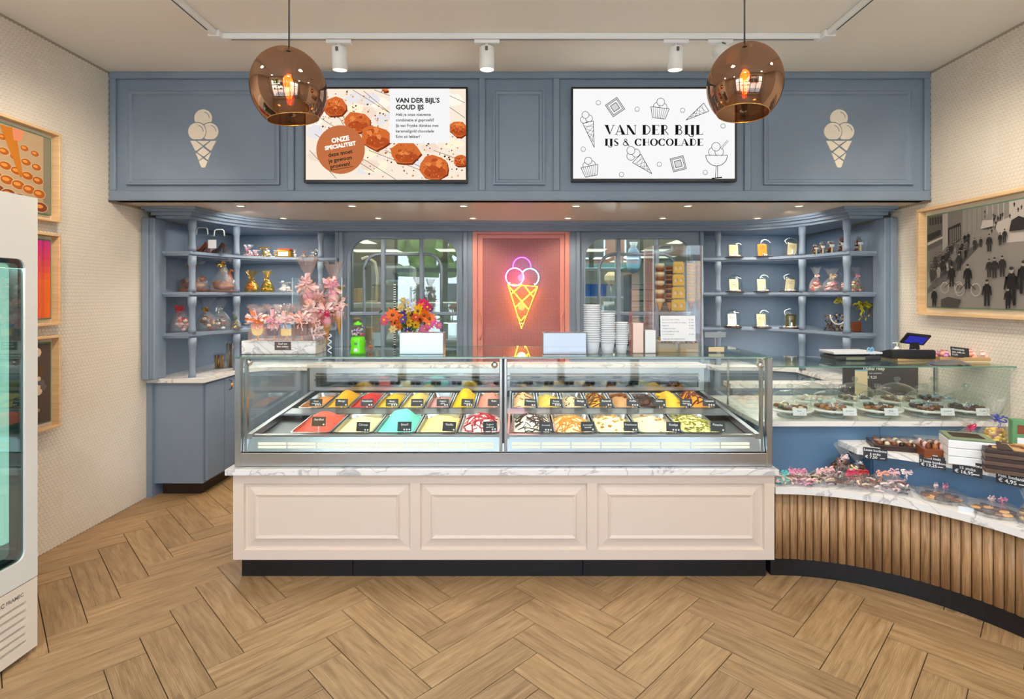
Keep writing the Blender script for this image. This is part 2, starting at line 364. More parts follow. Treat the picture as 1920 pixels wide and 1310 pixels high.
LIME = P('lime_plastic', (110, 226, 30), 0.3); BLUEL = P('light_blue', (140, 190, 220), 0.4); PURP = P('purple', (88, 60, 150), 0.5); TURQ = P('turquoise', (110, 215, 205), 0.45)
CARD = P('black_card', (44, 44, 50), 0.55); CARDB = P('brown_card', (96, 70, 44), 0.55); INK = P('ink', (30, 28, 28), 0.6); CHALK = P('chalk_white', (235, 235, 232), 0.7)
KRAFT = P('kraft_board', (196, 160, 112), 0.7); GREENF = P('green_frame_edge', (86, 122, 96), 0.5); MAT_ = P('cream_mat', (240, 226, 200), 0.6)
GREY = P('grey_plastic', (120, 124, 126), 0.45); DKGREY = P('dark_grey', (50, 52, 56), 0.45); WAFER = P('wafer_cone', (222, 160, 84), 0.6)
GREENB = P('green_box', (96, 146, 100), 0.5); RUBBER = P('black_rubber', (14, 14, 15), 0.5)
# ================================================================ the room
XL, XR, YB, YW, ZC, ZS, YF = -2.84, 2.858, 5.32, 5.0, 3.094, 2.207, 3.76
fl = MB().box(XL-0.1, -1.2, -0.05, XR+0.1, 5.38, -0.006, P('floor_joint', (64, 48, 34), 0.8)).build('floor'); struct(fl, 'oak-look floor laid in a herringbone of short planks')
PL, PW = 0.598, 0.1495; q2 = math.sqrt(0.5)
def uv(u, v): return ((u+v)*q2, (v-u)*q2)
ox, oy = -1.610, 2.551; ou, ov = (ox-oy)*q2, (ox+oy)*q2-PW
def clip(poly, a, b, c):
    out = []
    for i, p in enumerate(poly):
        q = poly[(i+1) % len(poly)]; dp = a*p[0]+b*p[1]-c; dq = a*q[0]+b*q[1]-c
        if dp <= 0: out.append(p)
        if dp*dq < 0: t = dp/(dp-dq); out.append((p[0]+(q[0]-p[0])*t, p[1]+(q[1]-p[1])*t))
    return out
g = 0.0017
pm = MB().box(-PL/2+g, -PW/2+g, -0.008, PL/2-g, PW/2-g, 0, OAK, 0.0008).build('plank', fl); pme = pm.data; bpy.data.objects.remove(pm)
rest = MB(); cnt = 0
for i in range(-60, 60):
    for k in range(-30, 30):
        bu, bv = ou-i*PW-k*PL, ov+i*PW-k*PL
        for (u0, v0, du, dv) in ((bu, bv, PL, PW), (bu+PL-PW, bv+PW, PW, PL)):
            cx, cy = uv(u0+du/2, v0+dv/2)
            if not (XL-0.5 < cx < XR+0.5 and -2.6 < cy < 5.2): continue
            pts = [uv(u0+g, v0+g), uv(u0+du-g, v0+g), uv(u0+du-g, v0+dv-g), uv(u0+g, v0+dv-g)]; full = pts
            for a, b, c in ((-1, 0, -XL), (1, 0, XR), (0, -1, 1.0), (0, 1, 4.98)): pts = clip(pts, a, b, c) if pts else pts
            if len(pts) < 3: continue
            vis = cy > 1.75 and abs(cx) < 1.05*cy+0.35 and not (-1.3 < cx < 1.3 and cy > 3.25) and not (cx > 2.35+0.2) and not (cx > 1.3 and cy > 3.3)
            if not vis: rest.prism(pts, -0.008, 0, OAK); continue
            cnt += 1
            if len(pts) == 4 and all(abs(p[0]-f[0])+abs(p[1]-f[1]) < 1e-6 for p, f in zip(pts, full)):
                o = bpy.data.objects.new('plank', pme); COL.objects.link(o); o.rotation_euler.z = (-PI/4 if du > dv else PI/4)+(PI if R.random() < 0.5 else 0)
            else:
                a = -PI/4 if du > dv else PI/4
                c_, s_ = math.cos(-a), math.sin(-a); lp = [((p[0]-cx)*c_-(p[1]-cy)*s_, (p[0]-cx)*s_+(p[1]-cy)*c_) for p in pts]
                o = MB().prism(lp, -0.008, 0, OAK).build('plank'); o.rotation_euler.z = a
            o.parent = fl; o.location = (cx, cy, 0)
o = rest.build('plank_field', fl); o['kind'] = 'stuff'

def hexes(wall, xw, sgn, skip, seen):
    """penny hexagons, 25 mm across the flats, 2 mm proud of the grout"""
    W = 0.025; r0 = W/math.sqrt(3)*0.955; V = []; Fc = []; single = []
    rows = int(3.08/(W*0.866)); cols = int(2.75/W)
    for j in range(rows):
        for i in range(cols):
            y = 4.14-i*W-(W/2 if j % 2 else 0); z = 0.014+j*W*0.866
            if z > ZC-0.014 or (y > YF-0.02 and z > ZS-0.01): continue
            if skip(y, z): continue
            if seen(y, z): single.append((y, z)); continue
            V.append((y, z)); 
    single.sort(); V += single[300:]; single = single[:300]
    def geo(lst):
        vs = []; fs = []
        for (y, z) in lst:
            k = len(vs)
            for rr, h in ((r0, 0.0), (r0*0.9, 0.0022)):
                for a in range(6): t = PI/6+a*PI/3; vs.append((xw+sgn*h, y+rr*math.cos(t), z+rr*math.sin(t)))
            fs.append([k+6+a for a in range(6)] if sgn > 0 else [k+11-a for a in range(6)])
            for a in range(6): q = (a+1) % 6; f = [k+a, k+q, k+6+q, k+6+a]; fs.append(f if sgn > 0 else f[::-1])
        return vs, fs
    vs, fs = geo(V); me = bpy.data.meshes.new('mosaic_field'); me.from_pydata(vs, [], fs); me.materials.append(TILE)
    o = bpy.data.objects.new('mosaic_field', me); COL.objects.link(o); o.parent = wall; o['kind'] = 'stuff'
    vs, fs = geo([(0, 0)]); me = bpy.data.meshes.new('mosaic_tile'); me.from_pydata([(x-xw, y, z) for x, y, z in vs], [], fs); me.materials.append(TILE)
    for (y, z) in single:
        o = bpy.data.objects.new('mosaic_tile', me); COL.objects.link(o); o.parent = wall; o.location = (xw, y, z)
wl = MB().box(XL-0.15, -1.2, -0.05, XL, YB+0.1, ZC+0.1, GROUT).build('wall_left'); struct(wl, 'side wall of small cream hexagonal mosaic, with three framed pictures')
hexes(wl, XL, 1, lambda y, z: False, lambda y, z: y > 3.2 and 0.12 < z < 2.95 and not (0.7 < z < 2.6 and y < 3.42))
wr = MB().box(XR, -1.2, -0.05, XR+0.15, YB+0.1, ZC+0.1, GROUT).build('wall_right'); struct(wr, 'side wall of cream hexagonal mosaic, with the large street picture')
hexes(wr, XR, -1, lambda y, z: False, lambda y, z: y > 3.06 and 1.2 < z < 3.0 and not (1.38 < z < 2.18 and y < 3.82))
c = MB().box(XL-0.1, -1.2, ZC, XR+0.1, YF+0.1, ZC+0.1, PLASTER).build('ceiling'); struct(c, 'plain plaster ceiling in a warm off-white')
c = MB().box(XL, YF, ZS, XR, YB+0.05, ZS+0.06, SOFF).build('ceiling_soffit'); struct(c, 'lowered beige ceiling over the service area')
# front wall behind the camera: shop window with mullions
fw = MB(); fw.box(XL, -1.15, 0, XR, -1.0, 0.35, PLASTER); fw.box(XL, -1.15, 2.75, XR, -1.0, ZC, PLASTER)
fw.box(XL, -1.15, 0.35, XL+0.3, -1.0, 2.75, PLASTER); fw.box(XR-0.3, -1.15, 0.35, XR, -1.0, 2.75, PLASTER)
struct(fw.build('wall_front'), 'street side wall with the shop window')
fw = MB()
for x in (-2.54, -1.5, -0.55, 0.55, 1.5, 2.54): fw.box(x-0.045, -1.13, 0.35, x+0.045, -1.02, 2.75, DKGREY)
for z in (0.38, 2.05, 2.72): fw.box(XL+0.3, -1.12, z-0.04, XR-0.3, -1.03, z+0.04, DKGREY)
w1 = struct(fw.build('window_1'), 'dark framed shop window to the street')
MB().box(XL+0.3, -1.08, 0.35, XR-0.3, -1.074, 2.75, GLASS).build('pane', w1)
# outside
st = MB().box(-14, -16, -0.12, 14, -1.2, -0.06, P('street', (196, 188, 176), 0.9)).build('street'); struct(st)
b = MB(); brick = P('brick_house', (150, 98, 80), 0.8)
hs_ = thing('brick_house', 'red brick house across the street, mirrored in the window glass', 'house', (0, -13, -0.06))
MB().box(-2, -0.6, 0, 6, 0, 4.4, brick).build('facade', hs_)
MB().box(-1.6, 0, 2.6, 5.6, 0.7, 2.9, P('awning_green', (60, 110, 100), 0.7), 0.05).build('awning', hs_)
for x in (-1.2, 0.8, 2.8, 4.6):
    w = MB().box(x-0.08, 0, 3.1, x+0.9, 0.05, 4.2, WHITE, 0.01).build('window_frame', hs_); MB().box(x, 0.05, 3.2, x+0.82, 0.07, 4.1, DKGREY).build('pane', w)
for x in (-1.2, 2.2): w = MB().box(x, 0, 0.5, x+2.6, 0.05, 2.4, DKGREY, 0.01).build('shop_window', hs_)
tr_ = thing('street_tree', 'leafy street tree, mirrored in the window glass', 'tree', (-3.9, -10.2, -0.06))
MB().tube([(0, 0, 0), (0.1, 0, 1.6), (0, 0.1, 3)], 0.13, KRAFT, 8).build('trunk', tr_)
b = MB()
for i in range(60): b.blob((R.gauss(0, 0.8), R.gauss(0, 0.7), 3.6+R.gauss(0, 0.7)), R.uniform(0.25, 0.5), GREENL, 6, 4, 0.3, i)
b.build('crown', tr_)
van = thing('delivery_van', 'white delivery van parked outside, mirrored in the window glass', 'van', (-2.6, -7.5, -0.06))
MB().prism([(-2.4, 0.35), (1.5, 0.35), (2.4, 0.5), (2.4, 1.1), (1.7, 1.3), (1.15, 2.1), (-2.3, 2.2), (-2.4, 2.0)], -0.9, 0.9, WHITE, 'y').build('body', van)
MB().prism([(0.4, 1.3), (1.5, 1.3), (1.05, 1.95), (0.4, 1.95)], -0.91, 0.91, DKGREY, 'y').build('side_window', van)
for x in (-1.5, 1.5):
    for y in (-0.85, 0.85):
        m_ = MB(); m_.T = Matrix.Translation((x, y-0.1, 0.36)) @ Matrix.Rotation(-PI/2, 4, 'X'); m_.cyl((0, 0, 0), 0.36, 0.2, BLACK, 16).build('wheel', van)
# ---------------------------------------------------------------- fascia
s = S(YF)
def fx(px): return (px-CX)*s
def fz(py): return H-(py-CY)*s
fa = MB().box(XL+0.002, YF, ZS, XR-0.002, YF+0.1, ZC, BLUE).build('trim_1'); struct(fa, 'blue-grey panelled fascia above the service area')
m_ = MB(); m_.box(XL+0.004, YF-0.022, ZS-0.004, XR-0.004, YF, fz(358), BLUE, 0.004); m_.box(XL+0.004, YF-0.03, ZS-0.006, XR-0.004, YF, ZS+0.006, BLUE, 0.002); m_.build('bottom_rail', fa)
MB().box(XL+0.004, YF-0.022, fz(149), XR-0.004, YF, ZC-0.002, BLUE, 0.004).build('top_rail', fa)
for a, b in ((208, 220), (541, 553), (898, 910), (1037, 1049), (1394, 1406), (1730, 1741)):
    MB().box(max(fx(a), XL+0.004), YF-0.022, fz(358), min(fx(b), XR-0.004), YF, fz(149), BLUE, 0.004).build('stile', fa)
def molding(x0, z0, x1, z1, w, yf, name, par, m='blue_grey_paint', d=0.018, ax=1):
    b = MB()
    prof = [(0, 0), (0, d), (w*0.3, d), (w*0.45, d*0.55), (w*0.8, d*0.45), (w, 0)]   # inset, height
    vs = []; n_ = len(prof)
    for (cx, cz, sx, sz) in ((x0, z0, 1, 1), (x1, z0, -1, 1), (x1, z1, -1, -1), (x0, z1, 1, -1)):
        for (i, h) in prof: vs.append((cx+sx*i, yf-h, cz+sz*i))
    fs = [(k*n_+j, ((k+1) % 4)*n_+j, ((k+1) % 4)*n_+j+1, k*n_+j+1) for k in range(4) for j in range(n_-1)]
    b.add(vs, fs, m); return b.build(name, par)
for a, b in ((240, 526), (925, 1021), (1430, 1709)): molding(fx(a), fz(347), fx(b), fz(168), 0.042, YF, 'panel_molding', fa, d=0.026)
def cone_icon(px, name_label):
    t = thing('ice_cream_cone_sign', name_label, 'sign', (fx(px), YF, fz(258)))
    k = s; m = P('cone_sign_cream_'+str(px), (244, 232, 212), 0.5)
    def pz(l): return [(a*k, b*k) for a, b in l]
    # cone pieces, in fascia pixels from the middle of the sign
    pieces = {'cone_piece': [[(-24, 8), (-14, 8), (-1, 20), (-12, 30), (-15, 30)], [(-11, 8), (12, 8), (0, 18)], [(15, 8), (24, 8), (15, 30), (13, 30), (3, 20)],
                             [(0, 23), (12, 34), (1, 44), (-11, 34)], [(-14, 36), (-12, 36), (-1, 46), (-8, 53)], [(14, 36), (13, 36), (3, 46), (9, 52)], [(0, 48), (8, 55), (4, 69), (-3, 69), (-8, 55)]]}
    f = lambda l: [(a, -(b)*0.82-0.0) for a, b in l]
    for l in pieces['cone_piece']: MB().prism(pz(f(l)), -0.008, 0, m, 'y').build('cone_piece', t)
    def ball(cx, cz, r, cut):
        out = []
        for i in range(28):
            a = 2*PI*i/28; x, z = cx+r*math.cos(a), cz+r*math.sin(a)
            out.append((x, max(z, cut)))
        return out
    def carve(pts, cx, cz, r):      # keep clear of the neighbouring scoop
        res = []
        for x, z in pts:
            d_ = math.hypot(x-cx, z-cz)
            if d_ < r: x, z = cx+(x-cx)/d_*r, cz+(z-cz)/d_*r
            res.append((x, z))
        return res
    L = ball(-11.5, 11, 16.5, -3.5); Rr = carve(ball(12.5, 11, 16, -3.5), -11.5, 11, 18); T = carve(carve(ball(0, 36, 16.5, 20), -11.5, 11, 18), 12.5, 11, 17.6)
    for nm, l, (cx, cz) in (('scoop', L, (-11.5, 11)), ('scoop', Rr, (12.5, 11)), ('scoop', T, (0, 36))):
        o = MB().prism(pz(l), -0.008, 0, m, 'y').build(nm, t)
        b = MB(); b.T = Matrix.Translation((0, -0.0082, 0)); b.arc(cx*k, cz*k, 11.5*k, 11.5*k, 0.0, 1.35, 1.3*k, BLUE, 10); b.build('highlight_line', o)
cone_icon(382, 'cream ice cream cone sign on the fascia panel beside the chocolate screen')
cone_icon(1572, 'cream ice cream cone sign on the fascia panel beside the black and white screen')
# ---------------------------------------------------------------- middle wall with arched windows and the pink door
s5 = S(YW)
def wx(px): return (px-CX)*s5
def wz(py): return H-(py-CY)*s5
WZ0, WZ1 = 1.0, wz(444.8)
holeL = (wx(652.7), WZ0, wx(859), WZ1); holeR = (wx(1095), WZ0, wx(1301), WZ1)
dx0, dx1, dz1 = wx(886), wx(1068), 2.135
hole = lambda h: rrect(h[0], h[1], h[2], h[3], 0.19, 8, only_top=True)
bw = MB().prism([(wx(628), 0), (dx0, 0), (dx0, dz1), (dx1, dz1), (dx1, 0), (wx(1319.4), 0), (wx(1319.4), ZS), (wx(628), ZS)], YW, YW+0.06, BLUE, 'y', [hole(holeL), hole(holeR)]).build('wall_back')
struct(bw, 'blue-grey panelled back wall with two arched windows either side of the pink door')
b = MB(); b.box(XL, YB, 0, wx(640), YB+0.05, ZS, BLUE); b.box(wx(1310), YB, 0, XR, YB+0.05, ZS, BLUE); b.box(wx(628), YW+0.0605, 0, wx(628)+0.03, YB-0.0005, ZS, BLUE); b.box(wx(1319.4)-0.03, YW+0.0605, 0, wx(1319.4), YB-0.0005, ZS, BLUE); b.build('wall_panel', bw)
for a, b_ in ((637, 645), (868, 877), (1080, 1088), (1311, 1318)): MB().box(wx(a), YW-0.035, 0, wx(b_), YW, 2.13, BLUE, 0.008).build('wall_stile', bw)
for idx, h, lbl in ((2, holeL, 'arched interior window behind the flowers, with a view of the kitchen'), (3, holeR, 'arched interior window behind the cone case, with a view of the kitchen')):
    x0, z0, x1, z1 = h
    b = MB(); b.prism(rrect(x0-0.004, z0, x1+0.004, z1+0.004, 0.19, 8, True), YW-0.012, YW+0.05, BLUE, 'y', [rrect(x0+0.012, z0+0.012, x1-0.012, z1-0.012, 0.18, 8, True)])
    w = struct(b.build('window_%d' % idx), lbl)
    wm = (x1-x0); a1, a2 = x0+wm*0.315, x0+wm*0.665; zb = wz(588)
    for a in (a1, a2): MB().box(a-0.018, YW-0.006, z0+0.01, a+0.018, YW+0.05, z1-0.01, BLUE, 0.006).build('muntin', w)
    MB().box(x0+0.012, YW-0.004, zb-0.016, x1-0.012, YW+0.048, zb+0.016, BLUE, 0.006).build('muntin', w)
    xa, xb = x0+wm*0.14, x1-wm*0.155; zt = wz(476)
    b = MB(); pts = [(xa, YW+0.02, z0+0.02), (xa, YW+0.02, zt-0.14)]+[(xa+0.14-0.14*math.cos(PI/2*i/6), YW+0.02, zt-0.14+0.14*math.sin(PI/2*i/6)) for i in range(7)]
    pts += [(xb-0.14+0.14*math.sin(PI/2*i/6), YW+0.02, zt-0.14+0.14*math.cos(PI/2*i/6)) for i in range(7)]+[(xb, YW+0.02, z0+0.02)]
    b.tube(pts, 0.014, BLUE, 8); b.build('inner_arch', w)
    MB().prism(rrect(x0+0.013, z0+0.013, x1-0.013, z1-0.013, 0.18, 8, True), YW+0.03, YW+0.034, thin('window_glass_%d' % idx, (236, 246, 244), 1.55, 0.0, base=0.05), 'y').build('pane', w)
# pink door
b = MB(); jw = 0.045
b.box(dx0, YW-0.02, 0, dx0+jw, YW+0.08, dz1, PINK, 0.004); b.box(dx1-jw, YW-0.02, 0, dx1, YW+0.08, dz1, PINK, 0.004); b.box(dx0+jw, YW-0.02, dz1-0.03, dx1-jw, YW+0.08, dz1, PINK, 0.004)
dr = struct(b.build('door_1'), 'pink lacquered door with the neon cone in front')
b = MB(); lx0, lx1 = dx0+jw+0.002, dx1-jw-0.002
b.prism([(lx0, 0.01), (lx1, 0.01), (lx1, dz1-0.033), (lx0, dz1-0.033)], YW+0.01, YW+0.055, PINK, 'y', [[(wx(905), 0.2), (wx(1050), 0.2), (wx(1050), wz(446)), (wx(905), wz(446))]])
lf = b.build('door_leaf', dr); MB().box(wx(905), YW+0.03, 0.2, wx(1050), YW+0.05, wz(446), PINKP).build('door_panel', lf)
for hx, sg in ((wx(900), 1), (wx(1056), -1)):
    MB().tube([(hx, YW+0.01, wz(582)), (hx+sg*0.004, YW-0.03, wz(584)), (hx+sg*0.02, YW-0.035, wz(592)), (hx+sg*0.022, YW-0.035, wz(624)), (hx+sg*0.004, YW-0.03, wz(634)), (hx, YW+0.01, wz(636))], 0.007, PINK, 8).build('door_handle', dr)
MB().box(dx0-0.02, YW+0.09, 0, dx1+0.02, YW+0.12, 2.2, PINK).build('door_backing', dr)
# ---------------------------------------------------------------- cornice and corner shelves
def curve(off=0.0):
    pts = [(-2.52, 4.15), (-2.49, 4.32), (-2.44, 4.49), (-2.35, 4.65), (-2.22, 4.78), (-2.05, 4.87), (-1.85, 4.915), (-1.66, 4.93)]
    out = []
    for i, p in enumerate(pts):
        a = pts[max(i-1, 0)]; c = pts[min(i+1, len(pts)-1)]; dx, dy = c[0]-a[0], c[1]-a[1]; l = math.hypot(dx, dy)
        nx, ny = dy/l, -dx/l; out.append((p[0]+nx*off, p[1]+ny*off))
    return out
def mir(pts): return [(0.018-x, y) for x, y in pts]
for k, (o_, z0, z1, name) in enumerate(((0.02, 2.128, 2.148, 0), (0.055, 2.148, 2.172, 0), (0.10, 2.172, 2.188, 0), (0.125, 2.188, ZS-0.001, 0))):
    cl = curve(o_); xl = XL+0.09-(o_*0.4)
    left = [(xl, YB-0.001), (xl, 4.13-o_), (cl[0][0], 4.13-o_)]+cl[1:]
    poly = left+[(-1.6, 4.93-o_)]; poly += mir(poly)[::-1]
    if k == 0: cor = struct(MB().prism(poly, z0, z1, BLUE).build('trim_2'), 'stepped blue-grey cornice running round the back of the service area')
    else: MB().prism(poly, z0, z1, BLUE).build('cornice_step', cor)
ZSH = (1.885, 1.57, 1.25); ZWT = 0.908
def unit(side):
    f = (lambda p: p) if side < 0 else (lambda p: mir([p])[0])
    word = 'beside the framed chocolate pictures' if side < 0 else 'beside the framed street photograph'
    t = thing('corner_shelf_unit', 'blue-grey corner shelves with turned posts '+word, 'shelf unit', f((-2.5, 4.6))+(ZWT,), group='corner shelf units')
    L = Vector(t.location); T0 = Matrix.Translation(-L)
    def mb(): b = MB(); b.T = T0; return b
    def bx(b, x0, y0, z0, x1, y1, z1, m, bv=0): a = f((x0, 0))[0]; c = f((x1, 0))[0]; b.box(a, y0, z0, c, y1, z1, m, bv); return b
    wx_ = XL+0.004 if side < 0 else 0.018-(XR-0.004)
    for z in ZSH:
        c0 = curve(0.0); poly = [f(p) for p in [(XL+0.02, YB-0.002), (XL+0.02, 4.15)]+c0+[(-1.69, YB-0.002)]]
        o = mb().prism(poly, z-0.022, z, BLUE).build('shelf', t)
        c1 = curve(-0.014); poly = [f(p) for p in [(XL+0.02, YB-0.002), (XL+0.02, 4.164)]+c1+[(-1.69, YB-0.002)]]
        mb().prism(poly, z-0.036, z-0.022, BLUE).build('shelf_lip', o)
    b = mb(); bx(b, wx_, 4.10, ZWT, XL+0.02, YB-0.003, 2.128, BLUE); b.build('side_panel', t)
    b = mb(); bx(b, wx_, 4.06, ZWT, -2.735, 4.2, 2.128, BLUE, 0.006); bx(b, wx_+0.01, 4.045, ZWT, -2.775, 4.07, 2.128, BLUE, 0.006); b.build('pilaster', t)
    for (x, y) in ((-2.53, 4.19), (-2.40, 4.6), (-1.81, 4.95)):
        px, py = f((x, y)); b = mb(); lev = [2.128]+list(ZSH)+[ZWT]
        for i in range(4):
            z1 = lev[i]-(0.036 if i else 0); z0 = lev[i+1]; h_ = z1-z0
            b.lathe([(0.0, z0), (0.027, z0), (0.027, z0+0.03), (0.0235, z0+0.045), (0.0225, z0+h_*0.5), (0.0245, z1-0.075), (0.028, z1-0.07), (0.03, z1-0.045), (0.03, z1), (0.0, z1)], BLUE, 14, (px, py, 0))
        b.build('post', t)
    # worktop and base cabinet
    a = (-2.40, 4.13); wt = thing('marble_worktop', 'white marble worktop under the blue-grey corner shelves '+word, 'worktop', f((-2.6, 4.6))+(ZWT,)); T0 = Matrix.Translation(-Vector(wt.location))
    edge = [(XL+0.003, 4.12), (-2.395, 4.12), (-2.385, 4.4), (-2.39, 4.68), (-2.22, 4.78), (-1.7, 4.8), (-1.7, 4.985), (-1.7, 5.3), (XL+0.003, 5.3)]
    b = MB(); b.T = T0; b.prism([f(p) for p in edge], ZWT-0.032, ZWT, MARB); b.build('slab', wt)
    cb = thing('base_cabinet', 'blue-grey base cabinet under the marble worktop '+word, 'cabinet', f((-2.6, 4.6))+(0,)); T0 = Matrix.Translation(-Vector(cb.location))
    body = [(XL+0.045, 4.15), (-2.425, 4.15), (-2.415, 4.4), (-2.42, 4.7), (-2.22, 4.8), (-1.72, 4.83), (-1.72, 5.29), (XL+0.045, 5.29)]
    b = MB(); b.T = T0; b.prism([f(p) for p in body], 0.1, ZWT-0.033, BLUE); b.build('carcass', cb)
    pl = [(XL+0.07, 4.21), (-2.47, 4.21), (-2.46, 4.75), (-1.74, 4.86), (-1.74, 5.28), (XL+0.07, 5.28)]
    b = MB(); b.T = T0; b.prism([f(p) for p in pl], 0.001, 0.1, P('plinth_brown_%d' % side, (44, 30, 24), 0.4)); b.build('plinth', cb)
    b = MB(); b.T = T0; bx(b, wx_, 4.12, 0.001, XL+0.044, 4.25, ZWT-0.033, BLUE); b.build('end_stile', cb)
    for yd, y1 in ((4.17, 4.415), (4.425, 4.68)):
        b = MB(); b.T = T0; bx(b, -2.424, yd, 0.115, -2.402, y1, ZWT-0.05, BLUE, 0.003); d_ = b.build('door', cb)
    for yy in (4.455, 4.545):
        b = MB(); b.T = T0; x_ = f((-2.385, 0))[0]; b.tube([(x_, yy, 0.845), (x_+(0.02 if side < 0 else -0.02), yy, 0.84), (x_+(0.02 if side < 0 else -0.02), yy, 0.775), (x_, yy, 0.765)], 0.004, DKGREY, 6)
        b.T = T0 @ Matrix.Translation((x_+(0.024 if side < 0 else -0.024), yy, 0.807)) @ Matrix.Rotation(PI/2, 4, 'Y'); b.lathe([(0, -0.006), (0.012, -0.005), (0.016, 0), (0.012, 0.005), (0, 0.006)], WAFER, 12)
        b.build('handle', cb)
unit(-1); unit(1)
# ---------------------------------------------------------------- kitchen seen through the arched windows
KW = P('kitchen_wall', (190, 196, 186), 0.7); KD = P('kitchen_dark', (96, 92, 84), 0.6)
b = MB(); b.box(-4.6, 14.4, 0, 4.6, 14.5, 2.45, KW); b.box(-4.7, YB+0.06, 0, -4.6, 14.5, 2.45, KW); b.box(4.6, YB+0.06, 0, 4.7, 14.5, 2.45, KW)
struct(MB().box(-4.7, YB+0.055, -0.05, 4.7, 14.5, -0.006, P('kitchen_floor', (150, 140, 126), 0.5)).build('floor_kitchen'))
struct(b.build('wall_kitchen'), 'pale walls of the kitchen behind the arched windows')
struct(MB().box(-4.7, YB+0.06, 2.4, 4.7, 14.5, 2.46, P('kitchen_ceiling_panel', (180, 176, 160), 0.8)).build('ceiling_kitchen'))
LP = E('lit_ceiling_panel', (255, 252, 222), 1.3)
for i, (px, py, w) in enumerate(((685, 452, 1), (705, 469, 3), (770, 474, 1.2), (838, 468, 1.2), (1115, 468, 1.3), (1128, 483, 1), (1170, 489, 1.6), (1230, 467, 1.5), (1272, 452, 1), (1215, 481, 3))):
    zz = 2.3995; Yk = (zz-H)*F/(CY-py); w = w*Yk/13
    t = thing('ceiling_light_panel', 'lit square ceiling panel in the kitchen behind the arched windows', 'ceiling light', (X(px, Yk), Yk, zz), group='kitchen ceiling lights')
    MB().box(-0.2*w, -0.3, -0.012, 0.2*w, 0.3, 0, WHITE, 0.003).build('frame', t); MB().box(-0.2*w+0.02, -0.28, -0.016, 0.2*w-0.02, 0.28, -0.0125, LP).build('diffuser', t)
# ================================================================ ceiling track, downlights, pendants
tk = thing('lighting_track', 'white three-sided lighting track on the ceiling', 'lighting track', (0, 3.2, ZC))
b = MB(); b.box(-1.79, -0.018, -0.036, 1.83, 0.018, -0.001, WHITE, 0.003); b.build('rail', tk)
for x in (-1.775, 1.815):
    o = MB().box(x-0.018, -3.4, -0.036, x+0.018, -0.02, -0.001, WHITE, 0.003).build('rail', tk)
    MB().box(x-0.004, -3.4, -0.0368, x+0.004, -0.12, -0.0355, DKGREY).build('rail_slot', o)
for x in (-1.775, 1.815): MB().box(x-0.035, -0.06, -0.04, x+0.035, 0.03, -0.0005, WHITE, 0.004).build('corner_joint', tk)
MB().box(-1.7, -0.004, -0.0368, 1.75, 0.004, -0.0355, DKGREY).build('rail_slot', tk)
MB().box(-1.80, 0.03, -0.012, 1.84, 0.06, -0.001, WHITE, 0.003).build('ceiling_trim', tk)
LAMPG = E('spot_lamp_glow', (255, 232, 190), 2.2)
def spot(x, y, label, tilt=0.0, spin=0.0):
    t = thing('track_spotlight', label, 'spotlight', (x, y, ZC-0.038), group='track spotlights')
    MB().box(-0.075, -0.015, -0.022, 0.075, 0.015, -0.0005, WHITE, 0.003).build('adapter', t)
    b = MB(); b.cyl((0, 0, -0.068), 0.011, 0.047, WHITE, 10); b.build('stem', t)
    b = MB(); b.T = Matrix.Translation((0, 0, -0.065)) @ Matrix.Rotation(spin, 4, 'Z') @ Matrix.Rotation(tilt, 4, 'X')
    b.lathe([(0, 0.022), (0.04, 0.022), (0.044, 0.018), (0.045, -0.105), (0.041, -0.108), (0.036, -0.098), (0, -0.096)], WHITE, 24); o = b.build('housing', t)
    c = MB(); c.T = b.T; c.lathe([(0, -0.099), (0.033, -0.099), (0.036, -0.104), (0.0405, -0.1078)], LAMPG, 24); c.build('lamp', o)
    c = MB(); c.T = b.T; c.box(-0.008, -0.05, -0.012, 0.008, -0.043, 0.012, STEEL_D, 0.002); c.build('pivot', o)
spot(X(636, 3.2), 3.2, 'white cylinder track spotlight to the right of the bronze pendant by the chocolate screen', 0.12)
spot(X(913, 3.2), 3.2, 'white cylinder track spotlight above the narrow middle fascia panel', 0.05)
spot(X(1267, 3.2), 3.2, 'white cylinder track spotlight above the black and white screen', 0.12)
spot(X(1350, 3.2), 3.2, 'white track spotlight tilted back, half hidden by a bronze pendant', -0.9, 0.5)
RIM = E('downlight_glow', (255, 240, 205), 3.0)
for i, (x, y) in enumerate([(x, 3.985) for x in DLX1]+[(x, 4.62) for x in DLX2]):
    t = thing('recessed_downlight', 'small round recessed downlight in the beige soffit', 'downlight', (x, y, ZS), group='recessed downlights in the soffit')
    MB().lathe([(0.034, -0.0005), (0.038, -0.005), (0.026, -0.008), (0.026, -0.0045), (0, -0.0045)], WHITE, 20).build('ring', t)
    MB().lathe([(0, -0.006), (0.025, -0.006), (0.0255, -0.0048)], RIM, 16).build('lamp', t)
# bronze mirrored glass, partly see-through
BRZ = bpy.data.materials.new('bronze_mirror_glass'); BRZ.use_nodes = True; n = BRZ.node_tree; n.nodes.clear(); MATS['bronze'] = BRZ
o_ = n.nodes.new('ShaderNodeOutputMaterial'); mx = n.nodes.new('ShaderNodeMixShader'); tr = n.nodes.new('ShaderNodeBsdfTransparent'); gl = n.nodes.new('ShaderNodeBsdfGlossy')
lw = n.nodes.new('ShaderNodeLayerWeight'); lw.inputs[0].default_value = 0.35; mr = n.nodes.new('ShaderNodeMapRange'); mr.inputs['To Min'].default_value = 0.52; mr.inputs['To Max'].default_value = 0.9
n.links.new(lw.outputs['Facing'], mr.inputs[0]); n.links.new(mr.outputs[0], mx.inputs[0])
tr.inputs[0].default_value = lin((176, 134, 96)); gl.inputs[0].default_value = lin((196, 160, 136)); gl.inputs[1].default_value = 0.02
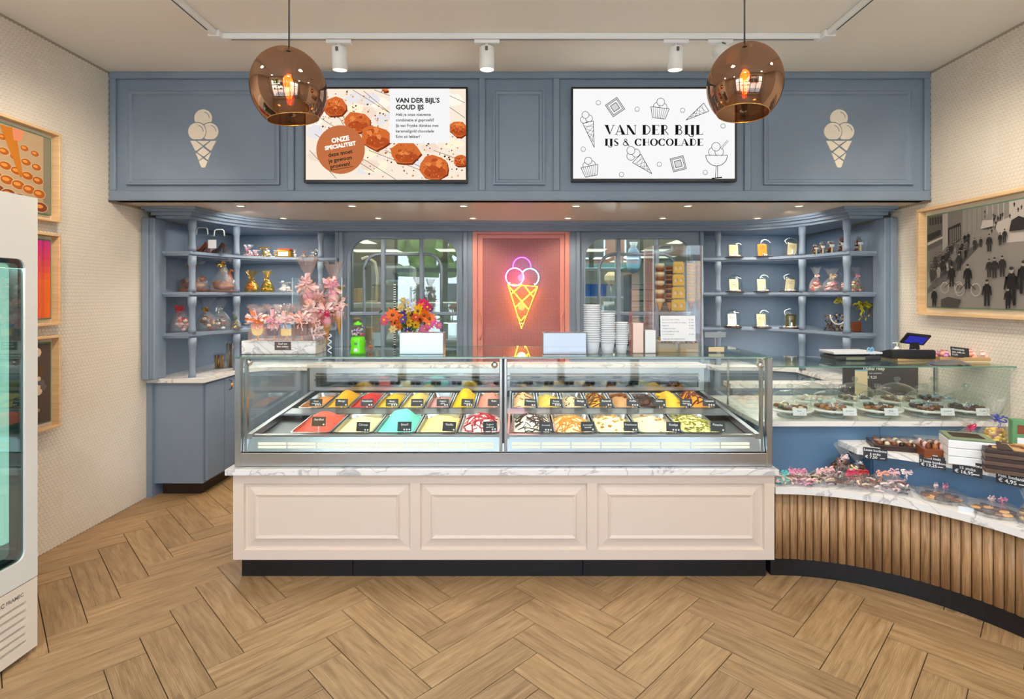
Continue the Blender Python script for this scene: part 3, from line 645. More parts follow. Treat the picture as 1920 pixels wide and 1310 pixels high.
n.links.new(tr.outputs[0], mx.inputs[1]); n.links.new(gl.outputs[0], mx.inputs[2]); n.links.new(mx.outputs[0], o_.inputs[0])
FIL = E('glowing_filament', (255, 150, 30), 14); AMB = thin('amber_bulb_glass', (255, 200, 120), 1.4)
def pendant(px, py, tilt, spin, label, lean):
    Y = 2.04; x, z = X(px, Y), Z(py, Y); t = thing('pendant_lamp', label, 'pendant lamp', (x, Y, z), group='bronze globe pendants')
    r = 0.150; b = MB()
    b.T = Matrix.Rotation(spin, 4, 'Z') @ Matrix.Rotation(tilt, 4, 'X')
    prof = []
    for i in range(25):
        a = 0.16+(PI-0.16-0.74)*i/24; rr = r*(1-0.045*math.cos(2*a)); prof.append((0.1364*math.sin(a), 0.152*math.cos(a)))
    prof += [(prof[-1][0]-0.001, prof[-1][1]-0.001)]
    b.lathe(prof, BRZ, 56); o = b.build('globe_shade', t)
    c = MB(); c.T = b.T; k = prof[-2]; c.tube([(k[0]*math.cos(q*PI/24), k[0]*math.sin(q*PI/24), k[1]) for q in range(48)], 0.0018, BRASS, 6, True); c.build('rim', o)
    c = MB(); c.cyl((0, 0, 0.131), 0.018, 0.016, DKGREY, 18); c.build('cap', t)
    MB().cyl((0, 0, 0.147), 0.0032, ZC-z-0.147-0.002, DKGREY, 8).build('cord', t)
    MB().cyl((0, 0, ZC-z-0.025), 0.05, 0.024, DKGREY, 20).build('ceiling_rose', t)
    MB().cyl((0, 0, 0.07), 0.016, 0.062, DKGREY, 14).build('socket', t)
    bl = MB().lathe([(0.013, 0.07), (0.015, 0.055), (0.024, 0.02), (0.026, -0.005), (0.02, -0.03), (0.008, -0.043), (0, -0.045)], AMB, 18).build('bulb', t)
    c = MB()
    for i in range(6):
        a = i*PI/3; c.tube([(0.006*math.cos(a), 0.006*math.sin(a), 0.055), (0.013*math.cos(a), 0.013*math.sin(a), 0.0), (0.008*math.cos(a), 0.008*math.sin(a), -0.03)], 0.0016, FIL, 4)
    c.build('filament', bl)
    light('pendant_bulb', 'POINT', (x, Y, z), 2.5, (1, 0.55, 0.2), 0.02)
pendant(542, 167, 0.14, -1.0, 'bronze mirrored globe pendant hanging in front of the chocolate screen', 1)
pendant(1396, 158, 0.10, 2.2, 'bronze mirrored globe pendant hanging by the black and white screen', 1)
# ================================================================ screens
def emis(c, s=1.0):
    k = 'screen_%d_%d_%d' % tuple(c)
    return MATS.get(k) or E(k, c, 0.84*s)
def tv(x0, x1, y0, y1, label):
    w, h = (x1-x0)*S(YF), (y1-y0)*S(YF); t = thing('wall_screen', label, 'screen', (fx((x0+x1)/2), YF-0.045, fz((y0+y1)/2)))
    MB().box(-w/2, -0.0, -h/2, w/2, 0.042, h/2, BLACK, 0.004).build('casing', t)
    b = MB(); bz = 0.012; b.prism([(-w/2, -h/2), (w/2, -h/2), (w/2, h/2), (-w/2, h/2)], -0.006, 0, BLACK, 'y', [[(-w/2+bz, -h/2+bz*1.6), (w/2-bz, -h/2+bz*1.6), (w/2-bz, h/2-bz), (-w/2+bz, h/2-bz)]]); b.build('bezel', t)
    MB().box(w/2-0.09, -0.003, -h/2-0.007, w/2-0.06, 0.012, -h/2, BLACK, 0.002).build('sensor', t)
    k = S(YF); b = MB(); b.step = 0.0017; b.T = Matrix.Translation((-w/2, 0.0, -h/2)) @ Matrix.Scale(k, 4)   # draw in photo pixels, origin bottom left
    return t, b, x1-x0, y1-y0
def finish(t, b, nm='picture'):
    # undo the layer spacing's scale: keep marks a fraction of a millimetre apart
    return b.build(nm, t, recalc=False)
t, b, w, h = tv(575, 878, 168, 345, 'wall screen showing an ice cream special with pieces of chocolate')
b.rect(3, 5, w-3, h-3, emis((240, 226, 208)))
q = random.Random(5); cr = [emis((246, 236, 205)), emis((236, 214, 196)), emis((226, 222, 224)), emis((250, 240, 226))]
for i in range(46):
    cx, cz = q.uniform(18, w-18), q.uniform(18, h-18); b.poly([(min(max(cx+q.uniform(10, 24)*math.cos(a*0.9), 3), w-3), min(max(cz+q.uniform(7, 15)*math.sin(a*0.9), 5), h-3)) for a in range(7)], cr[i % 4])
ln = emis((70, 40, 24))
for a, c in (((20, 90), (130, 20)), ((110, 170), (200, 95)), ((90, 172), (190, 110)), ((130, 172), (215, 140)), ((10, 60), (60, 8)), ((60, 130), (110, 40)), ((120, 60), (240, 14)), ((100, 50), (170, 6)), ((150, 60), (215, 30)), ((240, 60), (296, 40)), ((255, 150), (298, 120)), ((30, 120), (70, 95)), ((250, 170), (298, 148))):
    b.line(a, c, 0.8, ln)
co_ = [emis((205, 104, 50)), emis((176, 76, 36)), emis((228, 134, 70)), emis((120, 50, 26))]
crumb = [emis((196, 120, 66)), emis((150, 80, 44)), emis((60, 40, 36)), emis((222, 160, 96))]
for i in range(420):
    x_ = q.uniform(8, w-6); z_ = h*0.92-x_*0.5*q.uniform(0.6, 1.2)+q.gauss(0, 34)
    if 8 < z_ < h-6: r_ = q.uniform(0.5, 2.4); b.poly([(x_-r_, z_), (x_, z_-r_), (x_+r_, z_+r_*0.3), (x_, z_+r_)], crumb[i % 4])
def chunk(cx, cz, r, rot, seed):
    """a broken piece of filled chocolate: shadowed side, rough top face, pale crumbly facets"""
    q = random.Random(seed*5); n_ = 11; pts = [(cx+r*q.uniform(0.82, 1.14)*math.cos(rot+2*PI*i/n_)*1.1, cz+r*q.uniform(0.8, 1.1)*math.sin(rot+2*PI*i/n_)*0.92) for i in range(n_)]
    fx_ = lambda l: [(min(max(x, 3), w-3), min(max(z, 5), h-3)) for x, z in l]
    b.poly(fx_([(x+2.2, z-3.2) for x, z in pts]), co_[3]); b.poly(fx_(pts), co_[0]); b.poly(fx_([(cx+(x-cx)*0.78+r*0.1, cz+(z-cz)*0.5-r*0.32) for x, z in pts]), co_[1])
    for i in range(5): a = q.uniform(0, 2*PI); x, z = cx+r*0.4*math.cos(a), cz+r*0.25+r*0.3*math.sin(a); b.poly(fx_([(x+r*q.uniform(0.15, 0.34)*math.cos(2*PI*k/5), z+r*q.uniform(0.1, 0.28)*math.sin(2*PI*k/5)) for k in range(5)]), co_[(2, 0, 2, 1, 2)[i]])
    for i in range(34): a = q.uniform(0, 2*PI); d_ = r*0.85*math.sqrt(q.random()); x, z = cx+d_*math.cos(a), cz+d_*math.sin(a)*0.8; L = fx_([(x, z), (x+q.uniform(-3.5, 3.5), z+q.uniform(-3.5, 3.5))]); b.line(L[0], L[1], q.uniform(0.6, 1.5), co_[(3, 2, 1, 2)[i % 4]])
for a in ((56, 140, 20, 0.3, 1), (98, 112, 22, 0.9, 2), (132, 84, 25, 0.2, 3), (188, 55, 24, 1.1, 4), (240, 28, 26, 0.5, 5), (286, 100, 16, 0.4, 6), (290, 40, 12, 0.2, 7), (150, 172, 5, 0, 8)): chunk(*a)
pn = emis((236, 236, 236)); b.rect(159, 73, 270, h-3, pn)
tx = emis((34, 40, 30)); 
b.text("VAN DER BIJL'S", 170, 148, 12.2, tx, bold=0.034); b.text('GOUD IJS', 170, 135.5, 12.2, tx, bold=0.034)
for i, l in enumerate(('Heb je onze nieuwste', 'combinatie al geproefd?', 'IJs van Fryske d\u00famkes met', 'karamel/gold chocolade', 'Echt z\u00f3 lekker!')): b.text(l, 170, 123.5-i*10.2, 7.4, tx, bold=0.018)
b.disc(68, 61, 45, emis((188, 108, 66)), n=40)
for l, z_, s_, m_, bo in (('ONZE', 76, 12, emis((255, 250, 240)), 0.045), ('SPECIALITEIT', 65, 10, emis((255, 250, 240)), 0.045), ('deze moet', 51, 10.5, tx, 0.022), ('je gewoon', 40, 10.5, tx, 0.022), ('proeven!', 29, 10.5, tx, 0.022)):
    b.text(l, 68, z_+0, s_, m_, 'CENTER', 0.17, bo)
b.line((50, 23), (92, 30), 1, tx)
finish(t, b)
t, b, w, h = tv(1070, 1376, 168, 343, 'wall screen with black lettering and ice cream sketches on white')
b.rect(3, 5, w-3, h-3, emis((238, 238, 238)))
K = emis((20, 20, 22)); G2 = emis((205, 205, 205))
def deco(ch, x, z, hh):
    """a letter of the thick-and-thin capitals; returns its advance"""
    T, t_ = hh*0.27, hh*0.055
    def st(px_, wd=T, sf=True):
        b.rect(px_, z, px_+wd, z+hh, K)
        if sf: b.rect(px_-hh*0.06, z, px_+wd+hh*0.06, z+t_, K); b.rect(px_-hh*0.06, z+hh-t_, px_+wd+hh*0.06, z+hh, K)
    if ch == 'V': b.poly([(x, z+hh), (x+T*1.1, z+hh), (x+hh*0.5, z+hh*0.12), (x+hh*0.42, z)], K); b.line((x+hh*0.44, z+hh*0.04), (x+hh*0.8, z+hh), t_, K); b.rect(x-1, z+hh-t_, x+T*1.4, z+hh, K); b.rect(x+hh*0.66, z+hh-t_, x+hh*0.94, z+hh, K); return hh*0.95
    if ch == 'A': b.poly([(x+hh*0.36, z+hh), (x+hh*0.46, z+hh), (x+hh*0.9, z), (x+hh*0.58, z)], K); b.line((x+hh*0.08, z), (x+hh*0.4, z+hh), t_, K); b.line((x+hh*0.18, z+hh*0.3), (x+hh*0.62, z+hh*0.3), t_, K); b.rect(x-1, z, x+hh*0.22, z+t_, K); b.rect(x+hh*0.5, z, x+hh*0.96, z+t_, K); return hh*0.98
    if ch == 'N': b.rect(x+hh*0.08, z, x+hh*0.08+t_, z+hh, K); b.rect(x+hh*0.78, z, x+hh*0.78+t_, z+hh, K); b.poly([(x, z+hh), (x+T, z+hh), (x+hh*0.84, z), (x+hh*0.6, z)], K); b.rect(x-1, z, x+hh*0.22, z+t_, K); b.rect(x+hh*0.68, z+hh-t_, x+hh*0.94, z+hh, K); return hh*1.0
    if ch == 'D': st(x+hh*0.06); b.arc(x+hh*0.3, z+hh/2, hh*0.42, hh*0.5-t_/2, -PI/2, PI/2, t_*1.4, K); return hh*0.86
    if ch == 'E':
        st(x+hh*0.06)
        for f_ in (0, 0.48, 0.945): b.rect(x+T, z+hh*f_, x+hh*(0.68 if f_ != 0.48 else 0.55), z+hh*f_+t_, K)
        b.rect(x+hh*0.64, z, x+hh*0.68, z+hh*0.2, K); b.rect(x+hh*0.64, z+hh*0.8, x+hh*0.68, z+hh, K); return hh*0.8
    if ch in 'RB':
        st(x+hh*0.06); b.arc(x+hh*0.34, z+hh*0.74, hh*0.24, hh*0.24, -PI/2, PI/2, t_*1.4, K); b.rect(x+T, z+hh*0.97-t_, x+hh*0.36, z+hh*0.97, K); b.rect(x+T, z+hh*0.5, x+hh*0.36, z+hh*0.5+t_, K)
        if ch == 'R': b.line((x+hh*0.36, z+hh*0.5), (x+hh*0.7, z), t_*1.3, K)
        else: b.arc(x+hh*0.36, z+hh*0.26, hh*0.28, hh*0.25, -PI/2, PI/2, t_*1.4, K)
        return hh*0.86
    if ch == 'I': st(x+hh*0.06); return hh*0.46
    if ch == 'J': b.rect(x+hh*0.14, z-hh*0.04, x+hh*0.14+T, z+hh, K); b.rect(x, z+hh-t_, x+hh*0.48, z+hh, K); b.arc(x+hh*0.14+T-hh*0.24, z-hh*0.04, hh*0.24-t_, hh*0.17, -PI, 0, t_*1.5, K); b.disc(x+hh*0.14+T-hh*0.46, z-hh*0.02, hh*0.06, K); return hh*0.56
    if ch == 'L': st(x+hh*0.06); b.rect(x+T, z, x+hh*0.66, z+t_, K); b.rect(x+hh*0.62, z, x+hh*0.66, z+hh*0.2, K); return hh*0.76
    if ch == 'O': b.arc(x+hh*0.42, z+hh/2, hh*0.4-t_, hh*0.5-t_/2, 0, 2*PI, T*0.75, K, 28, t_); return hh*0.94
    if ch == 'C': b.arc(x+hh*0.42, z+hh/2, hh*0.4-t_, hh*0.5-t_/2, 0.7, 2*PI-0.7, T*0.8, K, 24, t_); b.rect(x+hh*0.68, z+hh*0.62, x+hh*0.73, z+hh*0.95, K); return hh*0.86
    if ch == 'H': st(x+hh*0.06); b.rect(x+hh*0.7, z, x+hh*0.7+t_, z+hh, K); b.rect(x+T, z+hh*0.48, x+hh*0.72, z+hh*0.48+t_, K); return hh*0.9
    if ch == 'S': b.arc(x+hh*0.28, z+hh*0.74, hh*0.2, hh*0.23, 0.5, 1.5*PI, t_*1.6, K); b.arc(x+hh*0.28, z+hh*0.27, hh*0.22, hh*0.25, -0.85*PI, PI/2, t_*1.8, K); b.poly([(x+hh*0.12, z+hh*0.7), (x+hh*0.22, z+hh*0.76), (x+hh*0.46, z+hh*0.3), (x+hh*0.36, z+hh*0.22)], K); return hh*0.62
    if ch == '&': b.arc(x+hh*0.32, z+hh*0.76, hh*0.15, hh*0.2, 0, 2*PI, t_*1.4, K); b.arc(x+hh*0.3, z+hh*0.27, hh*0.25, hh*0.26, 0, 2*PI, t_*1.6, K); b.poly([(x+hh*0.2, z+hh*0.7), (x+hh*0.32, z+hh*0.74), (x+hh*0.76, z), (x+hh*0.6, z)], K); return hh*0.95
    return hh*0.42
for txt, x, z_, hh, total in (('VAN DER BIJL', 62, 87, 18, 184), ('IJS & CHOCOLADE', 62, 66.5, 13, 184)):
    adv = 0
    # lettering set to the measured width of the photographed line
    L0 = len(b.v); 
    for ch in txt: adv += deco(ch, adv, 0, hh)
    fxs = total/adv
    for i in range(L0, len(b.v)):
        v = b.T.inverted() @ b.v[i]; b.v[i] = b.T @ Vector((x+v.x*fxs, v.y, z_+v.z))
def scoops(cx, cz, r, rot=0):
    c_, s_ = math.cos(rot), math.sin(rot)
    for dx, dz in ((-0.75, 0), (0.75, 0), (0, 1.2)):
        x, z = cx+r*(dx*c_-dz*s_), cz+r*(dx*s_+dz*c_); b.disc(x, z, r, emis((238, 238, 238))); b.arc(x, z, r, r, 0, 2*PI, 0.9, K, 20); b.arc(x, z, r*0.6, r*0.6, 3.4, 4.6, 0.6, G2)
def waffle(cx, cz, L, rot, r):
    c_, s_ = math.cos(rot), math.sin(rot); f = lambda x, z: (cx+x*c_-z*s_, cz+x*s_+z*c_)
    a, c, d_ = f(-r, 0), f(r, 0), f(0, -L); b.pline([a, d_, c, a], 1, K)
    for i in range(1, 5):
        k = i/5; b.line(f(-r*(1-k), -L*k), f(r*(1-k*0.55), -L*k*0.55), 0.6, K); b.line(f(r*(1-k), -L*k), f(-r*(1-k*0.55), -L*k*0.55), 0.6, K)
def tub(cx, cz, r, rot):
    c_, s_ = math.cos(rot), math.sin(rot); f = lambda x, z: (cx+x*c_-z*s_, cz+x*s_+z*c_)
    scoops(*f(0, 5), r*0.42, rot); b.poly([f(-r, 3), f(r, 3), f(r*0.7, -r), f(-r*0.7, -r)], emis((238, 238, 238))); b.pline([f(-r, 3), f(r, 3), f(r*0.7, -r), f(-r*0.7, -r), f(-r, 3)], 1, K)
    for i in range(1, 8): k = -1+i/4; b.line(f(r*k, 3), f(r*k*0.7, -r), 0.7, K)
def choc(cx, cz, r, rot):
    c_, s_ = math.cos(rot), math.sin(rot); f = lambda x, z: (cx+x*c_-z*s_, cz+x*s_+z*c_)
    for k, m_ in ((1, K), (0.93, G2), (0.78, K), (0.72, emis((238, 238, 238))), (0.5, K), (0.42, G2)): b.poly([f(-r*k, -r*k), f(r*k, -r*k), f(r*k, r*k), f(-r*k, r*k)], m_)
scoops(28, 116, 6.5, 0.25); waffle(31, 110, 48, 0.24, 10); choc(81, 138, 13.5, 0.6+PI/4*0); tub(164, 134, 17, -0.12); choc(198, 33, 13, 0.25)
tub(34, 26, 16, 0.2); scoops(115, 50, 7.5, 0.55); waffle(121, 43, 40, 0.78, 11); waffle(250, 138, 45, -1.0, 9)
for x, z in ((50, 146), (122, 134), (206, 132), (22, 60), (93, 9+4), (163, 32), (248, 17), (281, 103)): b.disc(x, z, 4.6, K); b.disc(x, z, 3.9, emis((238, 238, 238))); b.arc(x, z, 2.8, 2.8, 3.5, 5.6, 0.9, G2)
b.arc(269, 49, 20, 20, PI, 2*PI, 1.1, K); b.line((249, 49), (289, 49), 1, K); scoops(268, 55, 8, 0); b.poly([(250, 48), (288, 48), (282, 36), (256, 36)], emis((238, 238, 238))); b.arc(269, 49, 20, 20, PI, 2*PI, 1.1, K); b.line((249, 49), (289, 49), 1, K)
b.line((268, 29), (267, 8), 1, K); b.line((271, 29), (271, 8), 1, K); b.line((260, 6), (279, 8), 2, K); b.line((276, 60), (290, 76), 3.2, K); b.line((276, 60), (290, 76), 1.8, emis((238, 238, 238)))
finish(t, b)
# ================================================================ framed pictures on the side walls
def framed(name, label, sgn, xw, y0, y1, z0, z1, wd, dep, mat_w):
    """sgn +1: hangs on the wall whose surface faces +x; local x runs along the wall, z up, -y out of the wall"""
    W, Hh = y1-y0, z1-z0
    t = thing(name, label, 'picture', (xw, (y0+y1)/2, (z0+z1)/2), PI/2 if sgn > 0 else -PI/2)
    for n_, bx_ in (('frame_rail', (-W/2, -Hh/2, W/2, -Hh/2+wd)), ('frame_rail', (-W/2, Hh/2-wd, W/2, Hh/2)), ('frame_stile', (-W/2, -Hh/2+wd, -W/2+wd, Hh/2-wd)), ('frame_stile', (W/2-wd, -Hh/2+wd, W/2, Hh/2-wd))):
        MB().box(bx_[0], -dep, bx_[1], bx_[2], -0.004, bx_[3], FRAMEW, 0.002).build(n_, t)
    MB().box(-W/2+wd, -0.012, -Hh/2+wd, W/2-wd, -0.004, Hh/2-wd, MAT_).build('mat_board', t)
    e = mat_w; MB().box(-W/2+wd+e, -0.03, -Hh/2+wd+e, W/2-wd-e, -0.012, Hh/2-wd-e, GREENF, 0.001).build('print_edge', t)
    g_ = 0.008; b = MB(); b.step = 0.00002; w_, h_ = W-2*wd-2*e-2*g_, Hh-2*wd-2*e-2*g_
    b.T = Matrix.Translation((-w_/2, -0.0303, -h_/2)); return t, b, w_, h_
FXL = XL+0.003
t, b, w, h = framed('framed_picture', 'wood framed print of a chocolate mould being filled, top of the column of frames', 1, FXL, 2.72, 3.285, 1.985, 2.525, 0.016, 0.06, 0.022)
b.rect(0, 0, w, h, P('print_mould', (186, 158, 122), 0.5)); c1, c2, c3 = P('print_amber', (176, 92, 20), 0.5), P('print_brown', (128, 62, 36), 0.5), P('print_rim', (206, 176, 138), 0.5)
b.rect(w*0.9, 0, w, h, P('print_grey', (136, 128, 108), 0.5))
for i in range(7):
    for j in range(6):
        cx, cz = w*(0.08+0.14*i+(0.02*j)), h*(0.9-0.17*j-0.03*i)
        if not (0.02 < cx < w*0.9 and 0.03 < cz < h-0.03): continue
        r_ = 0.024+0.004*j; b.disc(cx, cz, r_*1.2, c3, r_*0.8); b.disc(cx, cz, r_*1.08, c2 if j > 3 else c1, r_*0.68); b.disc(cx-r_*0.2, cz+r_*0.1, r_*0.6, P('print_gloss', (226, 146, 60), 0.5) if 'print_gloss' not in MATS else MATS['print_gloss'], r_*0.28)
b.poly([(w*0.33, h*0.98), (w*0.52, h*0.99), (w*0.62, h*0.42), (w*0.58, h*0.40)], P('print_bag', (196, 118, 26), 0.5)); b.poly([(w*0.48, h), (w*0.64, h), (w*0.6, h*0.86), (w*0.5, h*0.84)], P('print_hand', (222, 140, 106), 0.5))
b.build('print', t)
t, b, w, h = framed('framed_picture', 'wood framed abstract print fading from magenta to orange', 1, FXL, 2.72, 3.285, 1.365, 1.915, 0.016, 0.06, 0.022)
for i in range(24):
    for j in range(12):
        k = j/11; kk = min(1, max(0, (i/23-0.25)*1.3)) * (1-max(0, k-0.45)*1.8); kk = max(0, min(1, kk))
        A, B_ = (206, 44, 128) if i % 3 else (182, 30, 112), (250, 122, 26)
        nm = 'print_fade_%d_%d' % (int(kk*8), i % 3 == 0); cc = [A[q_]+(B_[q_]-A[q_])*int(kk*8)/8 for q_ in range(3)]
        m_ = MATS.get(nm) or P(nm, cc, 0.4); b.lay = 0; b.rect(w*i/24, h*j/12, w*(i+1)/24, h*(j+1)/12, m_)
b.build('print', t, recalc=False)
t, b, w, h = framed('framed_picture', 'wood framed print of pastry dough shapes, lowest of the column of frames', 1, FXL, 2.72, 3.285, 0.75, 1.305, 0.016, 0.06, 0.022)
b.rect(0, 0, w, h, P('print_dark', (86, 70, 62), 0.5)); q = random.Random(3); dc = [P('print_dough', (222, 196, 164), 0.5), P('print_dough_dark', (176, 142, 108), 0.5), P('print_slate', (108, 98, 98), 0.5), P('print_olive', (96, 72, 40), 0.5)]
for i in range(60):
    cx, cz, r_ = q.uniform(0.04, w-0.04), q.uniform(0.04, h-0.04), q.uniform(0.015, 0.038); b.disc(cx, cz, r_, dc[i % 4], r_*q.uniform(0.6, 1), 9)
b.build('print', t, recalc=False)
t, b, w, h = framed('framed_street_photograph', 'large wood framed black and white photograph of a crowded old street', -1, XR-0.003, 2.2, 3.79, 1.408, 2.145, 0.022, 0.062, 0.03)
g = [P('print_sepia_%d' % i, (18+i*23, 16+i*22, 14+i*21), 0.5) for i in range(9)]
def gq(pts, i): b.poly([(x*w, z*h) for x, z in pts], g[i])
gq([(0, 0), (1, 0), (1, 1), (0, 1)], 5)            # road
gq([(0.4, 0.62), (1, 0.6), (1, 1), (0.3, 1)], 7)
gq([(0, 0.38), (0.19, 0.66), (0.30, 0.83), (0.30, 1), (0, 1)], 4)
gq([(0, 0.62), (0.09, 0.68), (0.09, 1), (0, 1)], 3); gq([(0.09, 0.6), (0.12, 0.66), (0.12, 1), (0.09, 1)], 6); gq([(0.12, 0.6), (0.19, 0.7), (0.19, 0.88), (0.12, 0.84)], 1)
gq([(0, 0.72), (0.08, 0.78), (0.08, 0.84), (0, 0.80)], 1); gq([(0, 0.68), (0.09, 0.74), (0.09, 0.76), (0, 0.71)], 7)
for i in range(5): gq([(0.012+i*0.016, 0.9), (0.022+i*0.016, 0.905), (0.022+i*0.016, 0.98), (0.012+i*0.016, 0.98)], 1)
for i in range(6): gq([(0.13+i*0.01, 0.64+i*0.012), (0.136+i*0.01, 0.65+i*0.012), (0.136+i*0.01, 0.82+i*0.004), (0.13+i*0.01, 0.82+i*0.004)], 4)
for i in range(9): gq([(0.2+i*0.025, 0.72+i*0.015), (0.222+i*0.025, 0.735+i*0.015), (0.222+i*0.025, 1), (0.2+i*0.025, 1)], 5+(i*3) % 3)
gq([(0, 0.2), (0.12, 0.42), (0.19, 0.56), (0.3, 0.66), (0.28, 0.6), (0.13, 0.3), (0.0, 0.14)], 3)
def person(x, z, s_, sh=0, lg=0.45, coat=0):
    if x < 0.2*s_ or x*w < 0.21*s_*h or z+s_ > 0.99: return
    x *= w; z *= h; s_ *= h
    b.lay += 1; b.hold = True
    b.poly([(x-0.13*s_, z+lg*s_), (x+0.13*s_, z+lg*s_), (x+0.15*s_, z+0.72*s_), (x+0.07*s_, z+0.84*s_), (x-0.07*s_, z+0.84*s_), (x-0.15*s_, z+0.72*s_)], g[sh])
    b.poly([(x-0.12*s_, z+lg*s_), (x-0.01*s_, z+lg*s_), (x-0.03*s_, z), (x-0.12*s_, z)], g[sh]); b.poly([(x+0.01*s_, z+lg*s_), (x+0.12*s_, z+lg*s_), (x+0.12*s_, z+0.02*s_), (x+0.04*s_, z)], g[sh])
    b.line((x-0.14*s_, z+0.75*s_), (x-0.2*s_, z+0.42*s_), 0.06*s_, g[sh]); b.line((x+0.14*s_, z+0.75*s_), (x+0.19*s_, z+0.42*s_), 0.06*s_, g[sh])
    b.hold = False; b.disc(x, z+0.91*s_, 0.065*s_, g[6], 0.085*s_, 10); b.disc(x, z+0.96*s_, 0.07*s_, g[1], 0.05*s_, 8)
def bike(x, z, s_):
    x *= w; z *= h; s_ *= h
    for d_ in (-0.35, 0.35): b.arc(x+d_*s_, z+0.22*s_, 0.2*s_, 0.22*s_, 0, 2*PI, 0.03*s_, g[7], 18)
    b.line((x-0.35*s_, z+0.22*s_), (x, z+0.5*s_), 0.03*s_, g[1]); b.line((x, z+0.5*s_), (x+0.35*s_, z+0.22*s_), 0.03*s_, g[1]); person((x)/w, (z+0.25*s_)/h, s_/h*0.9, 0, 0.4)
q = random.Random(11)
for i in range(90): x = q.uniform(0.3, 0.98); z = 0.72+q.uniform(0, 0.24); person(x, z, 0.045, q.randint(0, 3))
for i in range(80): x = q.uniform(0.0, 0.24); z = 0.26+x*1.3+q.uniform(-0.06, 0.12); person(x, z, 0.14-x*0.2, q.randint(0, 3)+(i % 7 == 0)*3)
for x, z, s_ in ((0.30, 0.60, 0.1), (0.34, 0.55, 0.17), (0.27, 0.58, 0.12), (0.39, 0.6, 0.12), (0.41, 0.62, 0.13), (0.19, 0.38, 0.19), (0.34, 0.30, 0.18), (0.365, 0.29, 0.2)): person(x, z, s_, 1)
bike(0.15, 0.15, 0.26); bike(0.235, 0.12, 0.28); person(0.05, -0.0, 0.21, 0, 0.2)
gq([(0.09, 0.0), (0.18, 0.0), (0.2, 0.08), (0.13, 0.11), (0.09, 0.08)], 2); person(0.33, 0.02, 0.26, 0); person(0.44, 0.03, 0.36, 0); person(0.40, 0.3, 0.2, 1); person(0.425, 0.0, 0.2, 0); person(0.49, 0.14, 0.3, 0)
gq([(0.43, 0.72), (0.5, 0.72), (0.5, 0.82), (0.47, 0.85), (0.44, 0.82)], 1); gq([(0.3, 0.78), (0.36, 0.79), (0.36, 0.85), (0.31, 0.86)], 7)
for i in range(14): person(q.uniform(0.5, 0.98), q.uniform(0.05, 0.55), 0.2, q.randint(0, 2))
b.build('print', t, recalc=False)
# ================================================================ upright display freezer
fz_ = thing('display_freezer', 'tall white upright freezer with a glass door and louvred base', 'freezer', (-2.45, 2.0, 0))
x0, x1, y0, y1, zt = XL+0.02-(-2.45), -2.1+2.45, 1.62-2.0, 2.36-2.0, 1.97
FW = P('freezer_white', (232, 230, 222), 0.3)
b = MB(); b.box(x0, y0, 0.33, x0+0.04, y1, zt, FW, 0.004); b.box(x0+0.04, y0, 0.33, x1-0.06, y0+0.04, zt, FW, 0.004); b.box(x0+0.04, y1-0.04, 0.33, x1-0.06, y1, zt, FW, 0.004); b.box(x0+0.04, y0+0.04, zt-0.24, x1-0.06, y1-0.04, zt, FW); b.box(x0+0.04, y0+0.04, 0.33, x1-0.06, y1-0.04, 0.40, FW)
b.build('cabinet', fz_)
b = MB(); dz0, dz1_ = 0.325, zt
b.prism([(y0, dz0), (y1, dz0), (y1, dz1_), (y0, dz1_)], x1-0.055, x1, FW, 'x', [rrect(y0+0.06, 0.425, y1-0.06, 1.70, 0.035, 5)]); d_ = b.build('door', fz_)
b = MB(); b.prism(rrect(y0+0.061, 0.426, y1-0.061, 1.699, 0.034, 5), x1-0.012, x1-0.008, thin('freezer_glass', (196, 222, 216), 1.5, base=0.06), 'x'); b.build('door_pane', d_)
b = MB(); b.prism(rrect(y0+0.062, 0.427, y1-0.062, 1.698, 0.033, 5), x1-0.05, x1-0.013, DKGREY, 'x', [rrect(y0+0.08, 0.445, y1-0.08, 1.68, 0.02, 5)]); b.build('door_gasket', d_)
MB().box(x1-0.075, y1-0.10, 0.5, x1-0.06, y1-0.065, 1.66, E('freezer_light', (222, 248, 234), 1.0)).build('light_strip', fz_)
MB().box(x1-0.12, y1-0.22, 0.5, x1-0.09, y1-0.13, 1.66, WHITE, 0.003).build('inner_pillar', fz_)
for z in (0.62, 0.88, 1.14, 1.40): MB().box(x0+0.06, y0+0.05, z-0.012, x1-0.11, y1-0.05, z, STEEL, 0.002).build('wire_shelf', fz_)
b = MB(); b.box(x0+0.02, y0, 0.03, x1-0.02, y1, 0.318, WHITE, 0.004); bs = b.build('base', fz_)
FC = P('louvre_panel_white', (238, 226, 208), 0.35); holes = [[(y1-0.30-0.25, 0.067+i*0.033), (y1-0.052, 0.067+i*0.033), (y1-0.052, 0.079+i*0.033), (y1-0.30-0.25, 0.079+i*0.033)] for i in range(6)]
b = MB(); b.prism([(y0, 0.02), (y1, 0.02), (y1, 0.32), (y0, 0.32)], x1-0.02, x1-0.001, FC, 'x', holes); lp = b.build('louvre_panel', fz_)
for i in range(6): b = MB(); b.T = Matrix.Translation((x1-0.012, 0, 0.073+i*0.033)) @ Matrix.Rotation(-0.7, 4, 'Y'); b.box(-0.010, y1-0.54, -0.0008, 0.010, y1-0.053, 0.0008, FC); b.build('louvre', lp)
b = MB(); b.T = Matrix.Translation((x1-0.0006, 0, 0)) @ Matrix.Rotation(PI/2, 4, 'Z'); b.text('FRAMEC', y1-0.145, 0.272, 0.021, P('logo_grey', (120, 116, 110), 0.5), bold=0.03); b.rect(y1-0.178, 0.270, y1-0.17, 0.288, MATS['logo_grey']); b.arc(y1-0.158, 0.279, 0.007, 0.008, 0.6, 5.8, 0.004, MATS['logo_grey']); b.build('logo', lp)
